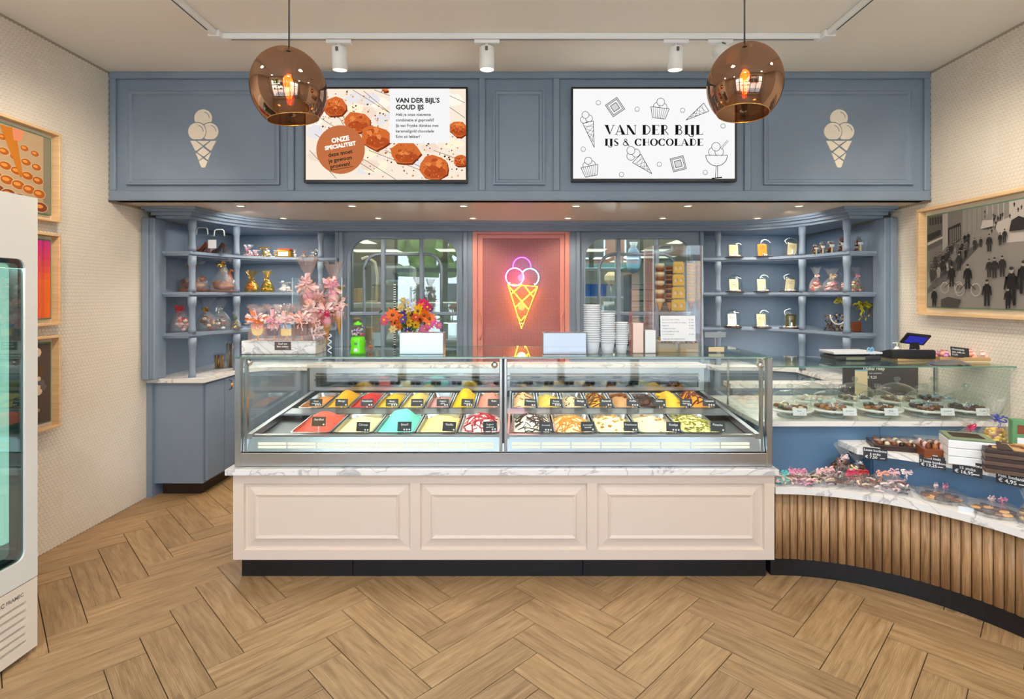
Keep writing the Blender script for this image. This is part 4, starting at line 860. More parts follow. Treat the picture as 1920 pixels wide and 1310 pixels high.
for i, (z, c) in enumerate(((0.62, (170, 120, 90)), (0.88, (120, 150, 160)), (1.14, (180, 150, 120)), (1.40, (150, 160, 150)))):
    for j in range(3):
        MB().box(x1-0.34+0.01*j, y1-0.2-0.16*j, z, x1-0.2, y1-0.07-0.16*j, z+0.09+0.02*((i+j) % 2), MATS.get('tub_%d' % i) or P('tub_%d' % i, c, 0.5), 0.006)
        o = MB().box(-0.07, -0.06, 0.0005, 0.07, 0.06, 0.1+0.03*((i+j) % 2), MATS.get('ice_tub_%d' % i) or P('ice_tub_%d' % i, c, 0.5), 0.006).build('ice_cream_box')
        o.location = (-2.45+x1-0.2, 2.0+y1-0.16-0.17*j, z); tag(o, 'frozen dessert box on a shelf inside the tall freezer', 'box', 'boxes in the tall freezer')

light('freezer_lamp', 'AREA', (-2.25, 2.2, 1.66), 5, (0.85, 1.0, 0.94), 0.3, 0.3, aim=(-2.25, 2.2, 0))
# ================================================================ cream counter with marble slab
YC = 2.93; sC = S(YC)
def cx_(px): return (px-CX)*sC
def cz_(py): return H-(py-CY)*sC
ct = thing('panelled_counter', 'cream counter front with three raised panels under the ice cream display', 'counter', (-0.08, 3.3, 0))
T0 = Matrix.Translation((0.08, -3.3, 0))
x0, x1 = cx_(437), cx_(1452)
b = MB(); b.T = T0
ph = [(457, 769), (788, 1101), (1120, 1433)]; zt_, zb_ = cz_(906), cz_(1031)
b.prism([(x0, 0.112), (x1, 0.112), (x1, 0.578), (x0, 0.578)], YC, YC+0.02, CREAM, 'y', [[(cx_(a), zb_), (cx_(c), zb_), (cx_(c), zt_), (cx_(a), zt_)] for a, c in ph])
b.box(x0, YC+0.02, 0.112, x1, 3.86, 0.578, CREAM); b.build('body', ct)
for a, c in ph:
    b = MB(); b.T = T0; X0, X1, Z0, Z1 = cx_(a), cx_(c), zb_, zt_
    ring = lambda i, h: [(X0+i, YC+0.02-h, Z0+i), (X1-i, YC+0.02-h, Z0+i), (X1-i, YC+0.02-h, Z1-i), (X0+i, YC+0.02-h, Z1-i)]
    prof = [(0.0, 0.016), (0.004, 0.004), (0.014, 0.004), (0.058, 0.013), (0.062, 0.020), (0.068, 0.018), (0.078, 0.014)]
    vs = [p for i, h in prof for p in ring(i, h)]; n_ = len(prof)
    fs = [(j*4+k, j*4+(k+1) % 4, j*4+4+(k+1) % 4, j*4+4+k) for j in range(n_-1) for k in range(4)]+[((n_-1)*4, (n_-1)*4+1, (n_-1)*4+2, (n_-1)*4+3)]
    b.add(vs, fs, CREAM); b.build('raised_panel', ct)
for a, c in ((453, 661), (662, 1092), (1093, 1436)):
    b = MB(); b.T = T0; b.box((a-CX)*S(2.974)+0.0006, 2.974, 0.001, (c-CX)*S(2.974), 3.0, 0.112, BLACK, 0.001); b.build('plinth_board', ct)
sl = thing('marble_counter_slab', 'long white marble slab carrying the ice cream display', 'countertop', (-0.08, 3.3, 0.578))
b = MB(); b.T = Matrix.Translation((0.08, -3.3, -0.578)); b.box(x0-0.03, YC-0.03, 0.578, x1+0.012, 3.9, 0.61, MARB, 0.002); b.build('slab', sl)
# ================================================================ glass display case
dc = thing('ice_cream_display_case', 'long steel and glass display case full of ice cream tubs', 'display case', (-0.08, 3.3, 0.61))
T0 = Matrix.Translation((0.08, -3.3, -0.61))
CXL, CXR = -1.545, 1.385
def dk(y): return 0.779+0.0796*(y-2.967)
def dcb(name, *boxes, par=None):
    b = MB(); b.T = T0
    for bx_ in boxes: b.box(*bx_)
    return b.build(name, par or dc)
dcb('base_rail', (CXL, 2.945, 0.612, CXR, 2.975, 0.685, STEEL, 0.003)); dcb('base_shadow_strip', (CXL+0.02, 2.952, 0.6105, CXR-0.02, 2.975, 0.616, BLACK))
dcb('base_side', (CXL, 2.976, 0.612, CXL+0.03, 3.89, 0.70, STEEL, 0.002)); dcb('base_side', (CXR-0.03, 2.976, 0.612, CXR, 3.89, 0.70, STEEL, 0.002))
for a, c in ((CXL, CXL+0.032), (CXR-0.032, CXR)): dcb('corner_post', (a, 2.94, 0.6105, c, 2.975, 1.206, STEEL, 0.004))
for a, c in ((CXL+0.045, CXL+0.058), (CXR-0.058, CXR-0.045), (-0.104, -0.088), (-0.078, -0.062)): dcb('glass_clamp', (a, 2.955, 0.686, c, 2.985, 1.2, STEEL, 0.003))
dcb('middle_post', (-0.088, 2.966, 0.686, -0.078, 2.99, 1.2, DKGREY))
for a, c in ((CXL+0.033, -0.1045), (-0.0615, CXR-0.033)): dcb('front_glass', (a, 2.950, 0.686, c, 2.9545, 1.196, GLASS))
for a, c in ((CXL+0.001, -0.085), (-0.081, CXR-0.001)):
    o = dcb('top_glass', (a, 2.946, 1.2065, c, 3.55, 1.2115, GLASS_G)); b = MB(); b.T = T0; b.box(a, 2.9405, 1.2062, c, 2.9455, 1.2118, EDGE); b.box(a, 3.5505, 1.2062, c, 3.553, 1.2118, EDGE); b.build('glass_edge', o)
dcb('top_frame', (CXL+0.033, 2.958, 1.199, CXR-0.033, 2.97, 1.2055, STEEL, 0.002))
for x in (CXL, CXR-0.022): dcb('top_side_rail', (x, 2.976, 1.19, x+0.022, 3.55, 1.2055, STEEL, 0.003))
for x in (CXL+0.008, CXR-0.012):
    b = MB(); b.T = T0; b.prism([(2.976, 0.70), (3.86, 0.70), (3.86, 1.0), (3.55, 1.189), (2.976, 1.189)], x, x+0.004, GLASS, 'x'); b.build('side_glass', dc)
for x in (-1.49, -0.106, -0.062+0.0, 1.30):
    b = MB(); b.T = T0; b.prism([(2.97, dk(2.97)-0.03), (3.88, dk(3.88)-0.03), (3.88, dk(3.88)+0.006), (2.97, dk(2.97)+0.006)], x, x+(0.028 if abs(x) > 1 else 0.012), STEEL, 'x'); b.build('deck_side_rail', dc)
b = MB(); b.T = T0; b.prism([(2.97, dk(2.97)-0.035), (3.88, dk(3.88)-0.035), (3.88, 0.62), (2.97, 0.70)], CXL+0.035, CXR-0.035, STEEL_D, 'x'); b.build('deck', dc)
for y0_, y1_ in ((2.972, 2.994), (3.362, 3.476)):
    b = MB(); b.T = T0; b.prism([(y0_, dk(y0_)-0.012), (y1_, dk(y1_)-0.012), (y1_, dk(y1_)-0.001), (y0_, dk(y0_)-0.001)], -1.46, 1.30, STEEL, 'x'); b.build('deck_crossbar', dc)
b = MB(); b.T = T0; b.prism([(2.958, 0.69), (2.972, dk(2.972)-0.013), (2.98, dk(2.972)-0.013), (2.98, 0.69)], CXL+0.036, CXR-0.036, STEEL, 'x'); b.build('front_apron', dc)
LS = E('display_strip_reflection', (252, 248, 226), 0.85)  # glowing segments stand in for LED reflections on the steel apron
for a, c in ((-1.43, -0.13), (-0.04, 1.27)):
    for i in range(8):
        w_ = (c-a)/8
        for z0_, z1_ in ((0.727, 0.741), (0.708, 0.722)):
            b = MB(); b.T = T0; b.box(a+i*w_+0.004, 2.956, z0_, a+(i+1)*w_-0.004, 2.9625, z1_, LS, 0.002); b.build('strip_reflection', dc)
# rear: frame with mirror panel and marble ledge
b = MB(); b.T = T0; b.prism([(-1.50, 0.86), (1.335, 0.86), (1.335, 1.02), (-1.50, 1.02)], 3.885, 3.91, STEEL, 'y', [[(-1.46, 0.885), (-0.10, 0.885), (-0.10, 0.985), (-1.46, 0.985)], [(-0.06, 0.885), (1.295, 0.885), (1.295, 0.985), (-0.06, 0.985)]]); b.build('rear_frame', dc)
for a, c in ((-1.459, -0.101), (-0.059, 1.294)):
    dcb('rear_panel', (a, 3.895, 0.886, c, 3.9, 0.984, P('rear_mirror_%d' % (a > -1), (150, 156, 160), 0.08, 1.0)))
dcb('rear_rail', (-1.46, 3.86, 0.965, 1.295, 3.884, 0.975, CHROME, 0.002), (-1.46, 3.86, 0.935, 1.295, 3.884, 0.94, DKGREY))
dcb('rear_ledge', (-1.52, 3.885, 1.021, 1.35, 4.06, 1.045, MARB, 0.002))
dcb('rear_cabinet', (-1.53, 3.912, 0.001-0.0, 1.37, 4.02, 1.02, STEEL_D))
for x, z in ((-0.13, 1.165), (1.32, 1.165), (-1.47, 1.18)):
    b = MB(); b.T = T0 @ Matrix.Translation((x, 2.949, z)) @ Matrix.Rotation(PI/2, 4, 'X'); b.lathe([(0, 0.012), (0.010, 0.012), (0.013, 0.009), (0.013, 0.004), (0.017, 0.003), (0.018, 0)], CHROME, 20, closed=False); b.build('glass_knob', dc)
# ---------------------------------------------------------------- tubs of ice cream
TUB = P('tub_steel', (205, 205, 205), 0.22, 1.0)
ang = math.atan(0.0796)
def ic_mat(name, c):
    m = P(name, c, 0.5, Subsurface_Weight=0.0); n = m.node_tree; bb = n.nodes['Principled BSDF']; co, _ = coords(m, (30, 12, 30)); t = n.nodes.new('ShaderNodeTexNoise'); t.inputs['Scale'].default_value = 1; t.inputs['Detail'].default_value = 4
    bp = n.nodes.new('ShaderNodeBump'); bp.inputs['Strength'].default_value = 0.35; bp.inputs['Distance'].default_value = 0.01; n.links.new(co, t.inputs['Vector']); n.links.new(t.outputs['Fac'], bp.inputs['Height']); n.links.new(bp.outputs[0], bb.inputs['Normal'])
    return m
def tub(k, xa, wd, yf, ln, flav, col, lvl, bump, tops, label, card):
    xc, yc = xa+wd/2, yf+ln/2
    t = thing('ice_cream_tub', label, 'ice cream tub', (xc, yc, dk(yc)), (ang, 0, 0), group='ice cream tubs in the display case')
    w_, l_ = wd-0.006, ln-0.004
    out = rrect(-w_/2, -l_/2, w_/2, l_/2, 0.02, 3); inn = rrect(-w_/2+0.008, -l_/2+0.008, w_/2-0.008, l_/2-0.008, 0.025, 3)
    low = rrect(-w_/2+0.014, -l_/2+0.014, w_/2-0.014, l_/2-0.014, 0.03, 3); n_ = len(out)
    vs = [(x, y, 0) for x, y in out]+[(x, y, 0.001) for x, y in inn]+[(x, y, -0.03) for x, y in low]+[(x, y, -0.034) for x, y in low]
    b = MB(); b.add(vs, [(r*n_+i, r*n_+(i+1) % n_, (r+1)*n_+(i+1) % n_, (r+1)*n_+i) for r in range(3) for i in range(n_)]+[tuple(3*n_+i for i in range(n_))], TUB); b.build('tub', t)
    q = random.Random(k*7+1); ph_ = q.uniform(0, 9); mw, ml = w_/2-0.0115, l_/2-0.0115
    m = ic_mat('ice_cream_%d' % k, col)
    def h(u, v):
        x, y = (u*2-1), (v*2-1); e = max(0, 1-abs(x)**3)*max(0, 1-abs(y)**4); c_ = 0.85*max(0, 1-abs(x)**2.4*0.8)*max(0, 1-abs(y-0.12)**2.2*0.75)
        return lvl+(bump*c_+0.008*noise.noise(Vector((u*4+ph_, v*3, k)))+0.004*math.sin(v*26+ph_+3*math.sin(u*5)))*e-0.003*(1-e)
    b = MB(); b.grid(lambda u, v: ((u*2-1)*mw, (v*2-1)*ml, h(u, v)), 16, 20, m); b.build('ice_cream', t)
    for name, tm, num, sz, shp in tops:
        b = MB()
        for i in range(num):
            u, v = 0.5+q.uniform(-0.4, 0.4), 0.5+q.uniform(-0.42, 0.42); x, y, z = (u*2-1)*mw, (v*2-1)*ml, h(u, v)
            s_ = sz*q.uniform(0.6, 1.3)
            if shp == 'line':
                a = q.uniform(0, PI); pts = [(x+s_*3*(j-1.5)*math.cos(a)+q.uniform(-1, 1)*s_, y+s_*3*(j-1.5)*math.sin(a)+q.uniform(-1, 1)*s_) for j in range(4)]
                pts = [(max(-mw*0.92, min(mw*0.92, a_)), max(-ml*0.92, min(ml*0.92, c_))) for a_, c_ in pts]
                b.tube([(a_, c_, h((a_/mw+1)/2, (c_/ml+1)/2)+s_*0.3) for a_, c_ in pts], s_*0.55, tm, 4)
            elif shp == 'flake': b.T = Matrix.Translation((x, y, z+s_*0.3)) @ Matrix.Rotation(q.uniform(0, PI), 4, 'Z') @ Matrix.Rotation(q.uniform(-0.6, 0.6), 4, 'X'); b.box(-s_, -s_*0.5, -s_*0.12, s_, s_*0.5, s_*0.12, tm); b.T = Matrix.Identity(4)
            else: b.blob((x, y, z+s_*0.25), (s_, s_*0.8, s_*0.6), tm, 6, 4, 0.2, i)
        o = b.build(name, t)
        if num > 12: o['kind'] = 'stuff'
    px, py, Yk, lines, cm, cl, rot = card
    sz = (0.078, 0.052) if ln < 0.37 and wd > 0.2 else (0.08, 0.046)
    z_ = Z(py, Yk)-sz[1]/2; c = thing('flavour_card', cl, 'price card', (X(px, Yk), Yk, z_), (-0.25, 0, rot), group='flavour cards in the ice cream')
    MB().box(-sz[0]/2, 0, 0, sz[0]/2, 0.0022, sz[1], cm, 0.0008).build('card', c)
    MB().box(-0.003, 0.003, -0.03, 0.003, 0.0045, sz[1]*0.6, P('pick', (220, 220, 220), 0.4) if 'pick' not in MATS else MATS['pick']).build('pick', c)
    b = MB(); fs_ = 0.017 if len(lines) == 1 else 0.0125
    for i, l in enumerate(lines):
        f_ = min(fs_, sz[0]*0.92/(max(1, len(l))*0.56)); b.text(l, 0, sz[1]*0.6-i*0.0135, f_, CHALK, 'CENTER', 0, 0.02)
    for i in range(1+k % 3): b.disc(sz[0]*0.36-i*0.0145, sz[1]*0.18, 0.0052, CHALK, n=10)
    b.build('lettering', c, recalc=False)
rs, ds = random.Random(1), None
FR = [  # front row: colour, level, bump, toppings, label, lines
 ((236, 92, 72), -0.012, 0.075, [], 'tub of coral red strawberry ice cream heaped up, by the empty corner', ['Aardbei'], CARDB),
 ((250, 232, 172), -0.02, 0.045, [], 'tub of pale yellow lemon ice cream between the coral and the turquoise tub', ['Citroen'], CARD),
 ((112, 222, 208), -0.008, 0.09, [], 'tub of bright turquoise ice cream heaped highest', ['Smurf'], CARD),
 ((250, 226, 148), -0.018, 0.05, [], 'tub of smooth pale yellow vanilla ice cream beside the turquoise tub', ['Vanille'], CARD),
 ((244, 214, 214), -0.012, 0.06, [('cherry_swirl', P('cherry_red', (170, 20, 44), 0.3), 70, 0.006, 'line')], 'tub of white yoghurt ice cream covered in dark cherry red swirls', ['Yoghurt', 'amarena'], CARD),
 ((250, 238, 222), -0.015, 0.06, [('chocolate_shards', CHOD, 75, 0.006, 'line')], 'tub of white ice cream streaked with dark chocolate', ['Stracciatella'], CARD),
 ((250, 226, 176), -0.02, 0.05, [('caramel_ribbons', P('caramel', (214, 140, 40), 0.3), 60, 0.007, 'line'), ('nuts', P('nut', (190, 140, 60), 0.5), 14, 0.008, 'blob')], 'tub of cream ice cream thick with orange caramel ribbons', ['IJs met goud', 'caramel'], CARD),
 ((252, 232, 188), -0.02, 0.045, [('nuts', P('walnut', (196, 146, 64), 0.5), 26, 0.010, 'blob')], 'tub of cream ice cream scattered with walnut pieces', ['Kwarknoot'], CARD),
 ((252, 230, 186), -0.02, 0.045, [('biscuit_pieces', P('biscuit', (206, 150, 78), 0.5), 9, 0.010, 'blob')], 'tub of smooth cream ice cream with only a few biscuit pieces', ['Koekje'], CARD),
 ((232, 226, 150), -0.018, 0.05, [('pistachio_shavings', P('pistachio', (150, 142, 40), 0.5), 160, 0.007, 'flake'), ('pistachio_dust', P('pistachio_dark', (98, 98, 24), 0.5), 60, 0.006, 'flake')], 'tub of pistachio ice cream buried under green shavings', ['Pistache'], CARD)]
XF = [-1.279+0.235*i for i in range(5)]+[-0.041+0.238*i for i in range(5)]
CPX = [(597, 790), (680, 800), (758, 799.5), (841.5, 799.5), (919, 799), (1023.7, 800), (1102.7, 799.5), (1183, 799.5), (1263, 800), (1346, 800)]
for i, (c, lv, bu, tp, lb, ln_, cm) in enumerate(FR):
    tub(i, XF[i], 0.234, 3.0, 0.355, '', c, lv, bu, tp, lb, (CPX[i][0], CPX[i][1], 3.022, ln_, cm, ('brown' if cm is CARDB else 'black')+' flavour card reading '+' '.join(ln_)+' in the front row of tubs', [0, -0.1, 0, -0.2, 0.15, -0.05, 0.1, -0.1, -0.15, -0.25][i]))
BR = [
 ((242, 160, 84), -0.03, 0.03, [], 'half empty tub of orange melon sorbet at the start of the back row', ['Bloed', 'sinaasappel']),
 ((248, 188, 24), -0.008, 0.07, [], 'tub of heaped deep yellow mango ice cream', ['Mango']),
 ((226, 40, 44), -0.012, 0.05, [], 'tub of bright red raspberry sorbet', ['Framboos']),
 ((246, 204, 50), -0.015, 0.045, [], 'tub of yellow ice cream right of the raspberry sorbet', ['Mango', 'passievrucht']),
 ((248, 226, 130), -0.015, 0.05, [], 'tub of pale yellow ice cream in the middle of the fruit flavours', ['Limoen kers']),
 ((244, 178, 178), -0.03, 0.02, [('berries', P('berry', (140, 20, 50), 0.4), 5, 0.006, 'blob')], 'nearly empty tub of pale pink ice cream', ['Yoghurt', 'gems']),
 ((250, 212, 30), -0.006, 0.08, [], 'tub of lemon yellow ice cream heaped above its rim', ['Banaan', 'maracuja']),
 ((244, 168, 150), -0.012, 0.05, [('berries', MATS['berry'], 4, 0.005, 'blob')], 'tub of salmon pink ice cream beside the middle post', ['Kers']),
 ((250, 214, 164), -0.012, 0.05, [('sauce', P('brown_sauce', (120, 60, 26), 0.3), 12, 0.006, 'line')], 'tub of beige ice cream with brown sauce right of the middle post', ['Hazelnoot']),
 ((250, 222, 110), -0.02, 0.04, [], 'tub of plain yellow cream ice cream with a tilted dark card', ['Roomijs', 'speculoos']),
 ((250, 232, 190), -0.03, 0.03, [('cookie_bits', CHOD, 22, 0.006, 'blob')], 'tub of cream ice cream with dark cookie bits', ['Malaga']),
 ((240, 186, 70), -0.015, 0.05, [('sauce', MATS['brown_sauce'], 36, 0.007, 'line')], 'tub of golden ice cream with brown sauce', ['Karamel']),
 ((222, 172, 118), -0.015, 0.045, [('cinnamon_stick', CHOC, 1, 0.022, 'line')], 'tub of tan ice cream with a chocolate roll on top', ['Koffie']),
 ((92, 56, 40), -0.02, 0.045, [('chocolate_curls', CHOD, 60, 0.006, 'line')], 'tub of dark chocolate ice cream covered in curls', ['Choco']),
 ((250, 206, 60), -0.008, 0.06, [('fruit_slab', P('fruit_slab', (244, 186, 20), 0.4), 2, 0.03, 'flake')], 'tub of bright yellow ice cream with a smooth slab', ['Advocaat', 'slagroom']),
 ((240, 160, 40), -0.01, 0.06, [('chocolate_sauce', P('dark_sauce', (110, 44, 16), 0.25), 26, 0.009, 'line')], 'tub of amber ice cream with dark sauce at the end of the back row', ['Caramel'])]
XBk = [-1.427+0.1635*i for i in range(8)]+[-0.046+0.1655*i for i in range(8)]
BPX = [592, 640, 688, 735, 782, 830, 876, 926, 994, 1042, 1088.4, 1137, 1186.6, 1237, 1287, 1330]
for i, (c, lv, bu, tp, lb, ln_) in enumerate(BR):
    tub(20+i, XBk[i], 0.1625, 3.479, 0.385, '', c, lv, bu, tp, lb, (BPX[i], 754.5, 3.492, ln_, CARD, 'black flavour card reading '+' '.join(ln_)+' in the back row of tubs', [0.05, 0.05, 0.1, 0.1, 0, 0, -0.15, -0.05, -0.3, -0.3, -0.1, 0, -0.15, 0, 0, -0.15][i]))
# ================================================================ curved slatted counter
AC = (1.41, 2.02)
def arcp(r, a0, a1, n=24): return [(AC[0]+r*math.cos(math.radians(a0+(a1-a0)*i/n)), AC[1]+r*math.sin(math.radians(a0+(a1-a0)*i/n))) for i in range(n+1)]
cc = thing('curved_slatted_counter', 'curved counter clad in half-round upright oak slats', 'counter', (2.1, 2.9, 0)); T0 = Matrix.Translation((-2.1, -2.9, 0))
back = [(XR-0.004, 1.75), (XR-0.004, 3.12), (1.392, 3.12)]
b = MB(); b.T = T0; b.prism(arcp(0.955, 91, 0)+[(AC[0]+0.955, 1.75)]+back, 0.1, 0.469, BLACK); b.build('body', cc)
b = MB(); b.T = T0; b.prism(arcp(0.965, 91, 0)+[(AC[0]+0.965, 1.75)]+[(XR-0.004, 1.75), (XR-0.004, 3.1), (1.392, 3.1)], 0.001, 0.1, BLACK); b.build('plinth', cc)
q = [(0.0196*math.cos(PI*i/8), -0.014*math.sin(PI*i/8)**0.75) for i in range(9)]
slm = MB(); slm.prism([(x, y+0.0) for x, y in q], 0.102, 0.468, SLAT); slo = slm.build('slat', cc); slm_ = slo.data; slm_.polygons.foreach_set('use_smooth', [abs(p.normal.z) < 0.5 for p in slm_.polygons]); bpy.data.objects.remove(slo)
def slat(x, y, a):
    o = bpy.data.objects.new('slat', slm_); COL.objects.link(o); o.parent = cc; o.location = (x-2.1, y-2.9, 0); o.rotation_euler.z = a
for i in range(37):
    a = 90-1.21-2.42*i; slat(AC[0]+0.9545*math.cos(math.radians(a)), AC[1]+0.9545*math.sin(math.radians(a)), math.radians(a-90))
for i in range(7): slat(AC[0]+0.9545, 2.0-0.04*i, -PI/2)
ms = thing('curved_marble_slab', 'curved white marble slab on the slatted counter', 'countertop', (2.1, 2.9, 0.47)); b = MB(); b.T = Matrix.Translation((-2.1, -2.9, -0.47))
b.prism(arcp(0.905, 91, 0)+[(AC[0]+0.905, 1.75)]+[(XR-0.004, 1.75), (XR-0.004, 3.165), (1.392, 3.165)], 0.47, 0.505, MARB); b.build('slab', ms)
bp_ = thing('blue_display_back', 'blue painted back panel behind the chocolate packs', 'panel', (2.1, 3.17, 0.505)); T1 = Matrix.Translation((-2.1, -3.17, -0.505))
for a, c in ((1.392, 2.118), (2.121, XR-0.004)): b = MB(); b.T = T1; b.box(a, 3.167, 0.506, c, 3.19, 0.784, BLUE_D); b.build('panel', bp_)
b = MB(); b.T = T1; pin = arcp(1.2, 60, 0); b.prism(pin+[(AC[0]+1.2, 1.75), (AC[0]+1.22, 1.75)]+arcp(1.22, 0, 60), 0.506, 0.666, BLUE_D); b.build('curved_panel', bp_)
b = MB(); b.T = T1; x_ = pin[0][0]; b.box(x_-0.008, pin[0][1]+0.012, 0.506, x_+0.012, 3.166, 0.666, BLUE_D); b.build('end_panel', bp_)
m2 = thing('curved_marble_shelf', 'thin curved marble shelf halfway up the blue panel', 'shelf', (2.1, 3.0, 0.668)); b = MB(); b.T = Matrix.Translation((-2.1, -3.0, -0.668))
b.prism(arcp(1.07, 64.5, 0)+[(AC[0]+1.07, 1.75)]+[(XR-0.004, 1.75), (XR-0.004, 3.165), (arcp(1.07, 64.5, 0)[0][0], 3.165)], 0.668, 0.70, MARB); b.build('slab', m2)
us = thing('cake_shelf_slab', 'straight marble slab carrying the glass domed cake stands', 'shelf', (2.1, 3.5, 0.778)); b = MB(); b.T = Matrix.Translation((-2.1, -3.5, -0.778)); b.box(1.392, 3.13, 0.785, XR-0.004, 3.94, 0.815, MARB, 0.002); b.build('slab', us)
b = MB(); b.T = Matrix.Translation((-2.1, -3.5, -0.778)); b.box(1.392, 3.3, 0.0, XR-0.02, 3.9, 0.784, BLUE_D); b.build('cabinet_body', us)
sw = thing('service_worktop', 'white service worktop behind the cake stands', 'worktop', (2.1, 4.05, 0.0)); b = MB(); b.T = Matrix.Translation((-2.1, -4.05, 0)); b.box(1.55, 3.945, 0.865, XR-0.004, 4.09, 0.9, MARB, 0.002); b.build('slab', sw)
b = MB(); b.T = Matrix.Translation((-2.1, -4.05, 0)); b.box(1.57, 3.96, 0.001, XR-0.01, 4.08, 0.864, BLUE); b.build('body', sw)
gc = thing('glass_cake_case', 'low glass case over the domed cake stands', 'display case', (2.1, 3.3, 0.816)); T0 = Matrix.Translation((-2.1, -3.3, -0.816))
b = MB(); b.T = T0; b.box(1.394, 3.105+0.03, 0.8155, XR-0.004, 3.11+0.03, 1.132, GLASS); b.build('front_glass', gc)
b = MB(); b.T = T0; b.box(1.394, 3.10, 1.133, XR-0.004, 3.62, 1.138, GLASS_G); b.build('top_glass', gc)
b = MB(); b.T = T0; b.box(1.394, 3.094, 1.1325, XR-0.004, 3.0995, 1.1385, EDGE); b.build('glass_edge', gc)
for x in (1.396, 2.84): b = MB(); b.T = T0; b.box(x, 3.60 if x < 2 else 3.68, 0.8155, x+0.010, 3.62 if x < 2 else 3.70, 1.1325, STEEL, 0.002); b.build('rear_post', gc)
# ================================================================ neon cone on the pink door
def at(px, py, Y): return (X(px, Y), Y, Z(py, Y))
NY = YW-0.035
nn = thing('neon_cone_light', 'glowing neon ice cream cone in pink, blue, purple and yellow on the pink door', 'neon sign', at(978, 552, NY)); NT = Matrix.Translation(-Vector(nn.location))
def ntube(name, pts, m, r=0.0042, closed=False):
    b = MB(); b.T = NT; b.tube([at(px, py, NY) for px, py in pts], r, m, 8, closed); b.build(name, nn)
def circ(cx, cy, r, a0, a1, n=28): return [(cx+r*math.cos(math.radians(a0+(a1-a0)*i/n)), cy-r*math.sin(math.radians(a0+(a1-a0)*i/n))) for i in range(n+1)]
NP, NB, NV, NYL = E('neon_pink', (255, 120, 235), 11), E('neon_blue', (80, 210, 255), 9), E('neon_purple', (160, 60, 255), 8), E('neon_yellow', (255, 190, 30), 13)
ntube('pink_tube', circ(965, 519, 16.6, 0, 360, 32)[:-1], NP, closed=True); ntube('blue_tube', circ(993.5, 520, 16.6, 152, -58), NB); ntube('purple_tube', circ(978.5, 499, 16.6, 188, -8), NV)
for l in ([(952.4, 533), (1008, 537), (977.8, 615.5), (952.4, 533)], [(953, 535), (990, 579)], [(1007, 539), (967, 575)], [(979, 533), (958.5, 551)], [(983, 535), (1000, 557)], [(970, 592), (977, 601), (985, 592)]): ntube('yellow_tube', l, NYL, 0.0042)
b = MB(); b.T = NT; b.prism([(X(a, NY), Z(c, NY)) for a, c in ((948, 528), (946, 508), (955, 499), (962, 488), (978, 478), (995, 488), (1001, 499), (1013, 510), (1013, 538), (978, 622))], NY+0.008, NY+0.012, ACRYL, 'y'); b.build('acrylic_backing', nn)
for a, c in ((956, 530), (1002, 532), (978, 606)): b = MB(); b.T = NT @ Matrix.Translation(at(a, c, NY)) @ Matrix.Rotation(-PI/2, 4, 'X'); b.cyl((0, 0, 0.004), 0.005, 0.05, CHROME, 8); b.build('standoff', nn)
light('neon_glow', 'POINT', at(978, 520, NY-0.05), 0.7, (1.0, 0.35, 0.75), 0.04); light('neon_glow', 'POINT', at(978, 575, NY-0.05), 0.9, (1.0, 0.55, 0.1), 0.04)
# ================================================================ wrapped treats
def strip(b, pts, w, m, seed=0):
    """flat ribbon along points, turning as it goes"""
    q = random.Random(seed); vs = []; n = len(pts); ph = q.uniform(0, 6)
    for i, p in enumerate(pts):
        p = Vector(p); d = (Vector(pts[min(i+1, n-1)])-Vector(pts[max(i-1, 0)])).normalized(); s1 = d.cross(Vector((0, 1, 0))); s1 = s1.normalized() if s1.length > 0.1 else Vector((1, 0, 0))
        o = (s1*math.cos(ph+i*0.5)+Vector((0, 1, 0))*math.sin(ph+i*0.5))*w/2; vs += [p-o, p+o]
    b.add(vs, [(2*i, 2*i+1, 2*i+3, 2*i+2) for i in range(n-1)], m, True)
def bow(b, c, s, m, tails=2, seed=0):
    """gathered ribbon: a knot, crumpled loops of differing size and curling tails"""
    q = random.Random(seed*3+1); c = Vector(c)
    for k in range(6):
        a = (0.2, 2.9, 0.9, 2.2, -0.4, 3.6)[k]+q.uniform(-0.25, 0.25); L = s*q.uniform(0.6, 1.0); A = Vector((math.cos(a), 0, math.sin(a)*0.8)); Bv = Vector((-math.sin(a), 0, math.cos(a)))
        pts = [c+A*L*0.5*(1-math.cos(2*PI*i/8))+Bv*L*0.2*math.sin(2*PI*i/8)+Vector((0, -s*0.25*math.sin(PI*i/8)-0.002, 0)) for i in range(9)]
        strip(b, pts, s*0.2, m, seed+k)
    b.blob(tuple(c+Vector((0, -s*0.12, 0))), s*0.13, m, 6, 4)
    for k in range(tails):
        x = q.uniform(-0.6, 0.6)*s; pts = [c+Vector((x*i/8+0.07*s*math.cos(i*1.9), -0.2*s+0.07*s*math.sin(i*1.9), -i*s*0.17)) for i in range(9)]; strip(b, pts, s*0.11, m, seed+k)
